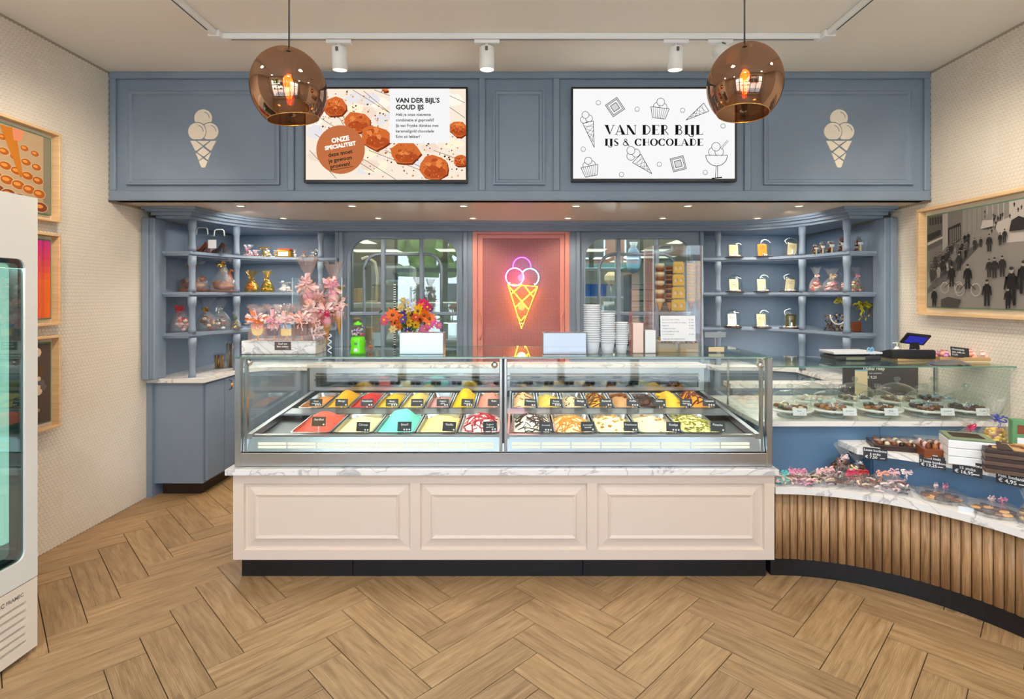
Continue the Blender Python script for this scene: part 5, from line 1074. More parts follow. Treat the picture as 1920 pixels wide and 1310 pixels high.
def wrap(b, w, d, h, m, neck=0.64, seed=0, seg=22, fan=0.55):
    q = random.Random(seed); ph = [q.uniform(0, 6) for _ in range(4)]
    prof = [(0, 0.001), (0.47, 0.002), (0.5, 0.05*h), (0.49, 0.2*h), (0.42, 0.36*h), (0.26, 0.52*h), (0.07, neck*h), (0.05, (neck+0.02)*h), (0.16, (neck+0.12)*h), (0.5*fan, h*0.93), (0.5*fan*1.25, h)]
    vs = []; n_ = len(prof)
    for i in range(seg):
        a = 2*PI*i/seg
        for j, (r, z) in enumerate(prof):
            k = j/n_; wv = 1+(0.05+0.22*(j > 6))*math.sin(a*(3+2*(j > 6))+ph[0])+0.06*math.sin(7*a+ph[1]+j)
            vs.append((r*w*math.cos(a)*wv, r*d*math.sin(a)*wv, z*(1+0.05*(j > 8)*math.sin(5*a+ph[2]))))
    b.add(vs, [(i*n_+j, ((i+1) % seg)*n_+j, ((i+1) % seg)*n_+j+1, i*n_+j+1) for i in range(seg) for j in range(n_-1)], m, True)
def fill(b, w, d, h, mats, n, s, seed, shape='blob', z0=0.004):
    q = random.Random(seed)
    for i in range(n):
        a, r = q.uniform(0, 2*PI), math.sqrt(q.random())*0.40; k = q.random(); z = z0+s*0.6+k*h*0.36; r *= (1-0.5*k)
        x, y = w*r*math.cos(a), d*r*math.sin(a); m = mats[i % len(mats)]
        if shape == 'blob': b.blob((x, y, z), (s, s*0.85, s*0.7), m, 7, 5, 0.12, i)
        elif shape == 'stick':
            v = Vector((q.uniform(-1, 1), q.uniform(-0.6, 0.6), q.uniform(-0.7, 0.7))).normalized()*s*1.8
            p = Vector((x, y, z)); A, B_ = p-v, p+v; A.z = max(A.z, s*0.3); B_.z = max(B_.z, s*0.3); b.tube([A, (A+B_)/2+Vector((0, 0, s*0.3)), B_], s*0.32, m, 5)
def bag(label, px, Y, zb, wpx, hpx, mats, rib, seed, cat='gift bag', group=None, name='wrapped_treat', n=22, s=0.014, shape='blob', cm=None, bw=1.0, extra=None, neck=0.64, dr=0.75):
    w, h = wpx*S(Y), hpx*S(Y); d = w*dr; t = thing(name, label, cat, (X(px, Y), Y, zb+0.0006), group=group)
    c = MB(); fill(c, w*0.9, d*0.9, h, mats, n, s, seed, shape); 
    if extra: extra(c, w, d, h)
    o = c.build('contents', t); o['kind'] = 'stuff'
    c = MB(); wrap(c, w, d, h, cm or CELLO, neck, seed); c.build('wrapper', t)
    c = MB(); bow(c, (0, -0.012, h*(neck+0.01)), w*0.25*bw, rib, 3, seed); c.build('ribbon', t)
    return t
Z1_, Z2_, Z3_ = ZSH
# ---- left unit, upper shelf
def shoe(b, x, y, z, s, m):
    b.prism([(x-s*0.5, z), (x-s*0.1, z), (x+s*0.12, z+s*0.28), (x+s*0.34, z+s*0.46), (x+s*0.37, z), (x+s*0.44, z), (x+s*0.5, z+s*0.62), (x+s*0.3, z+s*0.78), (x-s*0.02, z+s*0.34), (x-s*0.42, z+s*0.16)], y-s*0.14, y+s*0.14, m, 'y')
def giftbox(label, px, Y, wpx, hpx, dark):
    w, h = wpx*S(Y), hpx*S(Y); t = thing('handled_gift_box', label, 'gift box', (X(px, Y), Y, Z1_), group='clear gift boxes with handles')
    b = MB(); b.box(-w/2, -w*0.3, 0.001, w/2, w*0.3, h*0.72, ACRYL); b.build('clear_box', t)
    b = MB(); k = w*0.27; b.tube([(-k, 0, h*0.72), (-k*0.9, 0, h*0.95), (-k*0.6, 0, h), (k*0.6, 0, h), (k*0.9, 0, h*0.95), (k, 0, h*0.72)], 0.0055, MATS['frost'] if 'frost' in MATS else P('frost', (214, 220, 222), 0.3, Alpha=0.8), 6); b.build('handle', t)
    b = MB(); shoe(b, -w*0.02, 0, 0.004, w*0.72, dark); b.build('chocolate_shoe', t)
    b = MB(); b.box(-w*0.4, -w*0.31, h*0.2, w*0.02, -w*0.305, h*0.55, PAPER) if dark is CHOD else b.box(-w*0.4, w*0.2, 0.003, w*0.35, w*0.22, h*0.3, PINKS[0]); b.build('label_card', t)
giftbox('clear gift box holding a milk chocolate high heel, half behind the shelf post', 379, 4.5, 40, 50, CHOC)
giftbox('clear handled gift box with a white label and a dark chocolate shoe', 411, 4.42, 36, 45, CHOD)
def small(name, label, cat, px, Y, zb, parts, group=None):
    t = thing(name, label, cat, (X(px, Y), Y, zb+0.0004), group=group)
    for nm, fn in parts: b = MB(); fn(b); b.build(nm, t)
    return t
Y5 = 4.98; k5 = S(Y5)
bag('small bag of rose pink sweets, first on the top shelf behind the second post', 466, Y5, Z1_, 24, 25, [PINKS[1], PINKS[0], CHOC], PINKS[1], 1, n=16, s=0.012, group='small treats on the top left shelf')
bag('low bag of pinkish red sweets beside the small rose pink bag on the top shelf', 480, Y5, Z1_, 20, 15, [PINKS[2], RED, CHOC], PINKS[1], 2, n=14, s=0.011, neck=0.8, group='small treats on the top left shelf')
small('sweets_tin', 'clear round tin lying on the top shelf with a gold ribbon round it', 'tin', 500, Y5, Z1_, [('tin', lambda b: b.cyl((0, 0, 0), 0.058, 0.085, ACRYL, 24)), ('sweets', lambda b: fill(b, 0.1, 0.1, 0.16, [CHOW, PINKS[3], GOLD], 26, 0.014, 5)), ('gold_ribbon', lambda b: (b.box(-0.006, -0.062, 0, 0.006, -0.058, 0.09, GOLD), b.box(-0.05, -0.06, 0.085, 0.06, -0.055, 0.097, GOLD)))], 'small treats on the top left shelf')
bag('tiny green and clear bag between the gold ribboned tin and the gold box', 517, Y5, Z1_, 12, 15, [GREENL, CHOW], GOLD, 3, n=8, s=0.009, group='small treats on the top left shelf')
small('gold_sweets_box', 'shiny gold sweets box on the top shelf', 'box', 535, Y5, Z1_, [('box', lambda b: b.box(-0.065, -0.05, 0, 0.065, 0.05, 0.075, GOLD, 0.012)), ('window', lambda b: b.box(-0.045, -0.053, 0.015, 0.045, -0.05, 0.055, CHOW, 0.001)), ('lid_ribbon', lambda b: b.box(-0.055, -0.04, 0.075, 0.055, 0.04, 0.085, RED, 0.003))], 'small treats on the top left shelf')
bag('tiny pink bag squeezed right against the gold sweets box', 553, Y5, Z1_, 10, 16, [PINKS[0], CHOC], PINKS[0], 4, n=7, s=0.008, group='small treats on the top left shelf')
bag('small bag of plain brown chocolates on the top shelf', 571, Y5, Z1_, 16, 14, [CHOC, CHOD], CHOC, 5, n=12, s=0.01, neck=0.8, group='small treats on the top left shelf')
bag('small dark bag with silver curling ribbon beside the third post', 590, Y5, Z1_, 22, 16, [CHOD, GREY], SILV, 6, n=12, s=0.011, bw=1.6, group='small treats on the top left shelf')
# ---- middle shelf
def duck(b, w, d, h):
    b.blob((0, 0, h*0.17), (w*0.42, d*0.32, h*0.13), CHOC, 14, 9); b.blob((-w*0.3, 0, h*0.25), (w*0.14, d*0.16, h*0.09), CHOC, 10, 6)
    b.tube([(w*0.22, 0, h*0.24), (w*0.3, 0, h*0.42), (w*0.24, 0, h*0.56), (w*0.3, 0, h*0.66), (w*0.42, 0, h*0.62)], w*0.075, CHOC, 8, taper=lambda t: 1.2-0.6*t); b.box(-w*0.42, -d*0.3, 0.001, w*0.42, d*0.3, h*0.06, CHOC, 0.004)
def dino(b, w, d, h):
    b.blob((0, 0, h*0.2), (w*0.4, d*0.32, h*0.15), CHOC, 14, 9); b.blob((w*0.28, 0, h*0.42), (w*0.13, d*0.16, h*0.09), CHOC, 10, 6); b.tube([(w*0.1, 0, h*0.3), (w*0.2, 0, h*0.4)], w*0.1, CHOC, 8)
    b.prism([(-w*0.45, h*0.1), (-w*0.2, h*0.1), (-w*0.3, h*0.44), (-w*0.42, h*0.36)], -d*0.14, d*0.14, CHOC, 'y'); b.box(-w*0.45, -d*0.3, 0.001, w*0.45, d*0.3, h*0.1, CHOC, 0.004)
bag('large chocolate figure in clear film with a gold bow, behind the shelf post', 365, 4.5, Z2_, 52, 58, [CHOC], GOLD, 11, n=5, s=0.02, extra=dino, neck=0.8, name='wrapped_chocolate_figure', cat='chocolate figure')
bag('large chocolate swan in clear film tied with gold ribbon', 419, 4.55, Z2_, 46, 62, [CHOC], GOLD, 12, n=3, s=0.02, extra=duck, neck=0.82, name='wrapped_chocolate_figure', cat='chocolate figure')
bag('gold foil bag with a wide looping ribbon, right of the chocolate swan', 472, 4.85, Z2_, 26, 40, [GOLD, ORANGE, CHOW], GOLD, 13, n=26, s=0.017, cm=CELLOG, group='gold bags on the middle left shelf')
bag('narrower gold foil bag standing second from the chocolate swan', 501, 4.9, Z2_, 24, 40, [GOLD, GREENL, GOLD], GOLD, 14, n=26, s=0.016, cm=CELLOG, group='gold bags on the middle left shelf')
bag('wide low clear bag of pale sweets behind the acrylic stand', 536, 4.95, Z2_, 36, 19, [PINKS[0], CHOW, PAPER], SILV, 15, n=20, s=0.013, neck=0.78)
bag('small dark wrapped treat on the middle shelf behind the acrylic stand', 570, 4.95, Z2_, 26, 20, [CHOD, GREY], SILV, 16, n=10, s=0.012, neck=0.75)
# ---- lower shelf
bag('tall clear bag of red sweets with a red and yellow bow', 340, 4.32, Z3_, 42, 66, [RED, PINKS[2], PINKS[0]], RED, 21, n=16, s=0.018, bw=1.1)
bag('clear bag of brown chocolates with a gold bow on the lower shelf', 388, 4.48, Z3_, 40, 60, [CHOC, CHOC, CHOW, CHOD], GOLD, 22, n=22, s=0.018, group='clear chocolate bags on the lower left shelf')
bag('clear bag of dark chocolates with a silver bow on the lower shelf', 414, 4.55, Z3_, 38, 58, [CHOD, CHOC, PAPER], SILV, 23, n=22, s=0.018, group='clear chocolate bags on the lower left shelf')
bag('small green and gold bag in front of the second shelf post', 443, 4.58, Z3_, 20, 34, [GOLD, GREENL, CHOC], GREENL, 24, n=12, s=0.012)
bag('small silver treat on the lower shelf behind the lollipops', 521, 4.95, Z3_, 20, 42, [SILV, GREY, PAPER], SILV, 25, n=14, s=0.014)
bag('small gold and brown treat on the lower shelf behind the lollipops', 538, 4.95, Z3_, 20, 44, [GOLD, CHOC, SILV], GOLD, 26, n=14, s=0.014)
bag('silvery film bag on the lower shelf behind the pink lollipop wrapper', 482, 4.85, Z3_, 30, 36, [GREY, SILV, CHOW], SILV, 27, n=14, s=0.014)
# ---- things on the left marble worktop
def canister(label, px, Y, wpx, hpx, m, grp=None):
    w, h = wpx*S(Y), hpx*S(Y); t = thing('glass_canister', label, 'canister', (X(px, Y), Y, ZWT+0.0006))
    b = MB(); b.lathe([(0, 0), (w/2, 0), (w/2, h), (w/2-0.003, h), (w/2-0.003, 0.004), (0, 0.004)], ACRYL, 22); b.build('glass', t)
    b = MB(); 
    for i in range(9): a = i*2*PI/9; b.tube([(w*0.28*math.cos(a), w*0.28*math.sin(a), 0.006), (w*0.3*math.cos(a+0.2), w*0.3*math.sin(a+0.2), h*0.88)], w*0.07, m[i % len(m)], 5)
    b.build('wafers', t)
canister('low brass coloured canister of wafers on the marble worktop', 411, 4.7, 21, 28, [WAFER, BRASS]); canister('tall clear canister of pale straws on the marble worktop', 431, 4.75, 14, 52, [CHOW, SILV, CHOC])
t = thing('spiral_stand', 'dark wire spiral stand at the back of the marble worktop', 'stand', (X(450, 4.75), 4.75, ZWT+0.0006)); b = MB(); b.tube([(0.03*math.cos(i*0.8), 0.03*math.sin(i*0.8), 0.004+i*0.0016) for i in range(160)], 0.0016, DKGREY, 4); b.build('spiral', t); MB().cyl((0, 0, 0), 0.034, 0.004, DKGREY, 18).build('foot', t)
# ================================================================ right unit
def cloche(px, Y, zb, wpx, hpx, cm, label, tilt=0.0, deco_='choc', mark=None):
    w, h = wpx*S(Y), hpx*S(Y); t = thing('display_dome', label, 'glass dome', (X(px, Y), Y, zb+0.0004), group='glass domes on the shelves')
    MB().lathe([(0, 0), (w*0.62, 0), (w*0.64, 0.004), (w*0.6, 0.009), (0, 0.009)], CHOD, 24).build('base', t)
    r = w*0.5; b = MB(); b.lathe([(r, 0.0095), (r, h-r*0.95)]+[(r*math.cos(a*PI/12), h-r*0.95+r*0.95*math.sin(a*PI/12)) for a in range(1, 7)], CLOCHE, 28); b.build('dome', t)
    b = MB(); b.T = Matrix.Translation((0.012*(tilt != 0), r*0.15, 0.012)) @ Matrix.Rotation(-0.12, 4, 'X') @ Matrix.Rotation(tilt, 4, 'Y'); b.box(-r*0.62, 0, 0, r*0.62, 0.004, h*0.66, cm, 0.001); c = b.build('card', t)
    b = MB(); b.T = Matrix.Translation((0.012*(tilt != 0), r*0.15-0.0005, 0.012)) @ Matrix.Rotation(-0.12, 4, 'X') @ Matrix.Rotation(tilt, 4, 'Y')
    if mark == 'oval': b.arc(0, h*0.36, r*0.42, h*0.12, 0, 2*PI, 0.002, INK, 20); b.rect(-r*0.26, h*0.35, r*0.26, h*0.37, INK)
    else:
        for i in range(4): b.rect(-r*0.4, h*(0.54-0.05*i), r*(0.4-0.1*(i % 2)), h*(0.555-0.05*i), KRAFT if mark is None else mark)
    b.build('print', c, recalc=False)
    b = MB(); q = random.Random(int(px)); 
    for i in range(7): a = q.uniform(PI, 2*PI); b.blob((r*0.7*math.cos(a), r*0.62*math.sin(a), 0.016), (0.012, 0.010, 0.008), (PAPER, CHOW, CHOD, PINKS[0])[q.randint(0, 3 if deco_ == 'pink' else 2)], 7, 5, 0.1, i)
    b.cyl((0.0, -r*0.45, 0.0095), 0.012, 0.045 if deco_ == 'fig' else 0.022, PAPER, 8, 0.005); b.build('chocolates', t)
CW = P('card_ivory', (240, 222, 178), 0.6); CO = P('card_orange', (236, 132, 26), 0.6); CT = P('card_tan', (226, 206, 158), 0.6)
rows = [(1377, 4.93, Z1_, 27, 34, CT, 'glass dome with a pale green and gold card, top shelf by the third post', 0, 'fig'), (1431, 4.86, Z1_, 27, 34, CO, 'glass dome with a bright orange card on the top shelf', 0, 'choc'), (1483, 4.76, Z1_, 27, 35, CW, 'glass dome with a leaning ivory card on the top shelf', 0.14, 'fig'),
        (1377.5, 4.93, Z2_, 27, 34, CW, 'glass dome with an ivory card printed with an oval', 0, 'choc'), (1429.5, 4.86, Z2_, 26, 34, CW, 'glass dome with an ivory card and small figures, middle of the middle shelf', 0, 'fig'), (1479, 4.76, Z2_, 27, 34, CW, 'glass dome with a leaning cream card and pink sweets', 0.14, 'pink'),
        (1374, 4.93, Z3_, 26, 35, PAPER, 'glass dome with a plain white card on the lower shelf', 0, 'choc'), (1429, 4.86, Z3_, 27, 35, CW, 'glass dome with a cream card and an upright cinnamon brown stick', 0, 'fig'), (1481, 4.76, Z3_, 30, 37, P('card_olive', (92, 84, 30), 0.6), 'glass dome with a dark olive packet and a white figure on the lower shelf', 0.1, 'fig')]
for i, (px, Y, z, w, h, m, l, tl, dc_) in enumerate(rows): cloche(px, Y, z, w, h, m, l, tl, dc_, 'oval' if i == 3 else (RED if i == 1 else None))
def pack(px, Y, wpx, hpx, label, bowm):
    w, h = wpx*S(Y), hpx*S(Y); t = thing('praline_pack', label, 'sweets pack', (X(px, Y), Y, Z1_+0.0004), group='brown packs with white labels')
    b = MB(); fill(b, w, w*0.8, h*1.9, [CHOC, CHOD, KRAFT], 20, w*0.16, int(px)); o = b.build('pralines', t); MB().box(-w/2, -w*0.4, 0.0008, w/2, w*0.4, h*0.78, ACRYL, 0.004).build('clear_pack', t)
    MB().box(-w*0.28, -w*0.44, h*0.5, w*0.28, -w*0.42, h*0.66, PAPER, 0.0008).build('label_card', t); MB().box(-w*0.1, -w*0.43, 0.001, w*0.1, -w*0.415, h*0.5, CHOW).build('ribbon', t)
    b = MB(); bow(b, (0, 0, h*0.86), w*0.45, bowm, 0, 2); b.build('bow', t)
for a in ((1527.5, 4.6, 13, 21, 'small praline pack, lowest and nearest the second post', SILV), (1540, 4.56, 13, 25, 'praline pack with a silver bow behind the white labelled ones', SILV), (1556, 4.5, 16, 27, 'praline pack with a wide white label left of the turned post', SILV), (1577, 4.42, 16, 30, 'tall praline pack with a brown bow touching the turned post', CHOC), (1609, 4.36, 17, 30, 'praline pack with a dark grey bow right of the turned post', GREY)): pack(*a)
for px, Y, w, h, l, m, rb in ((1530, 4.5, 26, 46, 'pink and red wrapped bag with a fan top, first on the middle shelf', [PINKS[2], RED, PINKS[0]], PINKS[0]), (1559, 4.42, 36, 44, 'widest pink wrapped bag, a cream ribbon slanting across it', [PINKS[1], CHOC, PINKS[0]], CHOW), (1583, 4.46, 22, 36, 'pink wrapped bag mostly hidden by the turned post', [PINKS[1], PINKS[2]], PINKS[1]), (1606, 4.34, 24, 46, 'pink and brown wrapped bag standing right of the turned post', [CHOC, PINKS[2], GREENL], PINKS[1])):
    bag(l, px, Y, Z2_, w, h, m, rb, int(px), n=24, s=0.015, group='pink bags on the middle right shelf', cm=CELLO)
def tote(b): pass
w, h = 42*S(4.42), 62*S(4.42); t = thing('clear_handled_bag', 'clear carrier bag of cocoa dusted nuts with a white rope handle', 'gift bag', (X(1566, 4.42), 4.42, Z3_+0.0004))
b = MB(); b.prism([(-w*0.42, 0), (w*0.42, 0), (w*0.5, h*0.9), (-w*0.5, h*0.9)], -w*0.22, w*0.22, ACRYL, 'y'); b.build('clear_bag', t)
b = MB(); q = random.Random(4)
for i in range(80): b.blob((q.uniform(-0.38, 0.38)*w, q.uniform(-0.18, 0.18)*w, 0.008+q.random()*h*0.5), 0.0085, (CHOC, CHOD, CHOW, CHOD)[i % 4], 6, 4, 0.1, i)
b.build('nuts', t)['kind'] = 'stuff'
b = MB(); b.tube([(w*0.36*math.cos(PI+PI*i/14), -w*0.24, h*0.5+w*0.42*math.sin(PI+PI*i/14)) for i in range(15)], 0.006, PAPER, 8); b.build('rope_handle', t); b = MB(); bow(b, (w*0.1, -w*0.2, h*0.93), w*0.34, P('yellow_ribbon', (226, 206, 50), 0.35), 1, 3); b.build('ribbon', t)
w, h = 46*S(4.34), 56*S(4.34); t = thing('clear_gift_cylinder', 'tall clear gift box with a brown chocolate block and a yellow gold bow', 'gift box', (X(1611, 4.34), 4.34, Z3_+0.0004))
b = MB(); b.box(-w*0.45, -w*0.25, 0, w*0.45, w*0.25, h*0.82, ACRYL); b.build('clear_box', t); MB().box(-w*0.38, -w*0.2, 0.002, -w*0.02, w*0.1, h*0.34, CHOC, 0.004).build('chocolate_block', t); b = MB(); bow(b, (0.0, -w*0.1, h*0.86), w*0.42, MATS['yellow_ribbon'], 3, 4); bow(b, (w*0.25, -w*0.12, h*0.86), w*0.3, GOLD, 3, 7); b.build('bow', t)
# ================================================================ on top of the display case
ZT = 1.2122
def on(px, Y): return (X(px, Y), Y, ZT)
Yb_ = 3.07; t = thing('marble_riser', 'white marble-look box holding the wrapped lollipops', 'stand', on(533.5, Yb_+0.07)); w = 139*S(Yb_); h = 25*S(Yb_)
b = MB(); b.box(-w/2, -0.08, 0, w/2, 0.09, h, MARB, 0.003); b.build('riser', t); MB().box(w*0.26, -0.0808, 0.002, w*0.262, -0.08, h-0.002, GREY).build('panel_joint', t)
t2 = thing('small_brown_sign', 'small brown sign on the front of the marble-look riser', 'sign', (X(532, Yb_), Yb_-0.0125, ZT+h-0.052)); MB().box(-0.046, -0.002, 0, 0.046, 0.0005, 0.047, P('sign_brown', (92, 72, 66), 0.5), 0.001).build('board', t2)
b = MB(); b.T = Matrix.Translation((0, -0.0022, 0)); b.text('Geef een', 0, 0.031, 0.0145, CHALK, 'CENTER', 0, 0.03); b.text('lieve cadeau', 0, 0.016, 0.0135, CHALK, 'CENTER', 0, 0.03); b.text('\u20ac 3,95', 0.026, 0.006, 0.006, CHALK, 'CENTER'); b.build('lettering', t2, recalc=False)
zr = ZT+h
def lolly(label, px, Y, wpx, hpx, m, m2, ribm, seed, round_=False, rot=0):
    w, h = wpx*S(Y), hpx*S(Y); t = thing('wrapped_lollipop', label, 'lollipop', (X(px, Y), Y, zr+0.0006), (0, 0, rot), group='wrapped lollipops on the riser')
    MB().box(-0.005, -0.003, 0.001, 0.005, 0.003, h*0.2, WAFER, 0.002).build('stick', t)
    b = MB(); z0, z1 = h*0.14, h*0.5; pts = rrect(-w*0.3, z0, w*0.3, z1, w*0.28 if round_ else w*0.1, 5); b.prism(pts, -0.012, 0.012, m, 'y'); o = b.build('ice_bar', t)
    b = MB(); b.prism([(x*1.03, z0+(z-z0)*0.98) for x, z in rrect(-w*0.3, z0+(z1-z0)*0.55, w*0.3, z1, w*0.1, 5)], -0.0135, 0.0135, m2, 'y'); b.build('coating', o)
    c = MB(); wrap(c, w*1.0, 0.07, h, CELLOP, 0.58, seed, 24, 0.9); c.build('wrapper', t); c = MB(); bow(c, (0, -0.022, h*0.56), w*0.3, ribm, 4, seed); bow(c, (0.005, -0.018, h*0.6), w*0.42, PINKS[3], 2, seed+1)
    q = random.Random(seed)
    for i in range(24): a = q.uniform(-0.5, PI+0.5); r_ = w*q.uniform(0.3, 0.62); p = (0, -0.015, h*0.6); strip(c, [p, (r_*0.5*math.cos(a), -0.026, h*0.6+r_*0.5*math.sin(a)), (r_*math.cos(a), -0.024+q.uniform(-0.012, 0.01), h*0.6+r_*0.95*math.sin(a)), (r_*1.15*math.cos(a), -0.02, h*0.6+r_*0.9*math.sin(a))], 0.015, (ribm, PINKS[0], PINKS[3], PINKS[3])[i % 4], i)
    c.build('ribbon', t)
CBAR = P('bar_yellow', (250, 222, 140), 0.45); CPUR = P('bar_plum', (74, 50, 66), 0.4); CBR = P('bar_brown', (96, 48, 38), 0.4)
lolly('lollipop in pink film with a rounded yellow bar, first on the riser', 484, 3.07, 36, 66, CBAR, PINKS[2], ORANGE, 31, True)
lolly('lollipop in striped pink film with a dark plum bar', 514, 3.08, 36, 66, CPUR, PINKS[0], PINKS[1], 32)
lolly('lollipop in pink film with a yellow and light blue bar', 538, 3.07, 32, 66, CBAR, BLUEL, PINKS[0], 33)
lolly('lollipop in pink film with a chocolate brown bar', 566, 3.07, 36, 66, CBR, CBR, PINKS[2], 34)
t = bag('clear bag of pink and white shells at the end of the riser', 597, 3.1, zr-0.0, 44, 50, [PINKS[3], PINKS[0], CHOC, PAPER], PINKS[0], 35, n=34, s=0.016, shape='stick', cm=CELLOP, neck=0.72, bw=1.2)
t.location.x = X(592, 3.1); b = MB(); 
t3 = thing('curled_ribbon', 'white curled ribbon hanging over the end of the riser', 'ribbon', (X(619, 3.06), 3.052, ZT)); b = MB(); b.tube([(0.010*math.cos(i*0.9), 0.004*math.sin(i*0.9), 0.004+i*0.0048) for i in range(24)], 0.003, PAPER, 5); b.build('curl', t3)
# acrylic stand with cones
Ya = 3.24; w, h = 94*S(Ya), 137*S(Ya); t = thing('acrylic_cone_stand', 'clear acrylic stand full of pink wrapped cones', 'stand', on(601.5, Ya+0.05)); T_ = Matrix.Identity(4)

for x_ in (-w/2, w/2-0.004):
    o = MB().box(x_, -0.06, 0, x_+0.004, 0.0555, h, ACRYL).build('side_sheet', t); MB().box(x_, -0.0625, 0, x_+0.004, -0.0605, h, ACED).build('sheet_edge', o)
MB().box(-w/2+0.004, 0.056, 0, w/2-0.004, 0.06, h, ACRYL).build('back_sheet', t)
zs_ = h*0.5; holes = [[(-w*0.35+w*0.233*i+0.016*math.cos(a*PI/5), 0.016*math.sin(a*PI/5)) for a in range(10)] for i in range(4)]
b = MB(); b.prism([(-w/2+0.004, -0.055), (w/2-0.004, -0.055), (w/2-0.004, 0.055), (-w/2+0.004, 0.055)], zs_, zs_+0.004, ACRYL, 'z', holes); b.build('shelf', t)
def wcone(label, x, y, z, s, seed, tall=1.0, g='wrapped pink cones in the acrylic stand'):
    t = thing('wrapped_ice_cone', label, 'wrapped cone', (x, y, z), group=g)
    b = MB(); b.lathe([(0, -0.085*s), (0.004*s, -0.083*s), (0.022*s, 0.02*s), (0.023*s, 0.024*s), (0, 0.024*s)], WAFER, 14); b.build('cone', t)
    b = MB(); m = (PINKS[0], PINKS[2], PINKS[1])[seed % 3]; b.blob((0, 0, 0.04*s), (0.026*s, 0.026*s, 0.024*s), PINKS[0] if seed % 2 else PINKS[1], 12, 8, 0.05, seed); b.blob((0, 0, 0.068*s), (0.02*s, 0.02*s, 0.018*s), m, 10, 7, 0.05, seed); b.build('scoop', t)
    c = MB(); c.T = Matrix.Translation((0, 0, 0.0)); wrap(c, 0.085*s, 0.07*s, 0.2*s*tall, CELLOP, 0.52, seed, 20, 0.85); c.build('wrapper', t)
    c = MB(); bow(c, (0, -0.02*s, 0.1*s*tall), 0.04*s, PINKS[seed % 5], 3, seed); q = random.Random(seed)
    for i in range(26): a = q.uniform(-0.8, PI+0.8); r_ = 0.05*s*q.uniform(0.5, 1.2); strip(c, [(0, -0.02, 0.1*s), (r_*0.6*math.cos(a), -0.03, (0.1*s+r_*0.6*math.sin(a))), (r_*math.cos(a), -0.026, 0.1*s+r_*1.0*math.sin(a)), (r_*1.1*math.cos(a), -0.02, 0.1*s+r_*0.95*math.sin(a))], 0.014*s, (PINKS[0], PINKS[3], PINKS[2], GREENL if i % 5 == 0 else PINKS[3])[i % 4], i)
    c.build('ribbon', t)
for i, (px, py, s_, tl, l) in enumerate(((578, 572, 1.25, 1.15, 'pink wrapped cone reaching highest above the stand beside its side sheet'), (626, 574, 1.2, 1.1, 'pink wrapped cone with a frilly silver top near the gumball machine'), (601, 592, 1.1, 0.9, 'pink wrapped cone between the two tallest ones'), (588, 612, 1.1, 0.9, 'pink wrapped cone low in the stand with an orange bow'), (612, 616, 1.1, 0.8, 'pink wrapped cone with red and white ribbon low in the stand'), (636, 600, 1.0, 0.7, 'pink wrapped cone whose bare wafer tip shows under the shelf'))):
    Yc_ = Ya+0.02+(0.03 if i in (2,) else 0)-(0.03 if i in (3, 4) else 0); x_, _, z_ = at(px, py, Yc_); wcone(l, x_, Yc_, z_, s_, 40+i, tl)
# gumball machine
t = thing('gumball_machine', 'lime green toy gumball machine on the glass top', 'gumball machine', on(671, 3.08)); b = MB(); b.lathe([(0, 0), (0.042, 0), (0.043, 0.012), (0.038, 0.03), (0.041, 0.075), (0.036, 0.096), (0.02, 0.1), (0, 0.1)], LIME, 24); b.build('body', t)
MB().box(-0.008, -0.043, 0.055, 0.008, -0.038, 0.068, GREENB, 0.002).build('coin_slot', t); MB().box(-0.01, -0.043, 0.015, 0.01, -0.038, 0.035, CHALK, 0.003).build('chute', t)
b = MB(); q = random.Random(9)
for i in range(46):
    a, r_, z_ = q.uniform(0, 2*PI), math.sqrt(q.random())*0.032, 0.108+q.random()*0.035; b.blob((r_*math.cos(a), r_*math.sin(a), z_), 0.007, (PINKS[0], PINKS[1], BLUEL, PAPER, PURP, PINKS[4])[i % 6], 8, 5)
b.build('gumballs', t)['kind'] = 'stuff'; b = MB(); b.blob((0, 0, 0.133), (0.041, 0.041, 0.038), CLOCHE, 24, 14); b.build('globe', t); b = MB(); b.lathe([(0.024, 0.166), (0.022, 0.176), (0.008, 0.18), (0.006, 0.186), (0, 0.187)], LIME, 18); b.build('cap', t)
t = thing('clear_cup', 'clear plastic cup with an orange slice beside the gumball machine', 'cup', on(694, 3.24)); b = MB(); b.lathe([(0, 0), (0.02, 0), (0.029, 0.07), (0.028, 0.07), (0.019, 0.003), (0, 0.003)], ACRYL, 18); b.build('cup', t); b = MB(); b.tube([(0.012*math.cos(i*PI/6), -0.0, 0.02+0.010*math.sin(i*PI/6)) for i in range(12)], 0.004, ORANGE, 6, True); b.build('slice', t)
for a, c, l in ((752, 834, 'silver steel box in front of the flowers'), (1017, 1098, 'silver steel box beside the stacks of paper cups')):
    w, h = (c-a)*S(3.06), 40*S(3.06); t = thing('silver_box', l, 'box', on((a+c)/2, 3.06+0.05), group='silver boxes on the glass top'); MB().box(-w/2, -0.05, 0.0, w/2, 0.05, h, MIRROR, 0.002).build('box', t)
    MB().box(-w/2-0.0003, -0.0505, h*0.34, w/2+0.0003, -0.0502, h*0.347, STEEL_D).build('seam', t); b = MB()
    for x in (-0.85, -0.1, 0.55, 0.95): b.cyl((w/2*x, -0.04, h), 0.003, 0.006, CHROME, 8)
    b.build('clip', t)
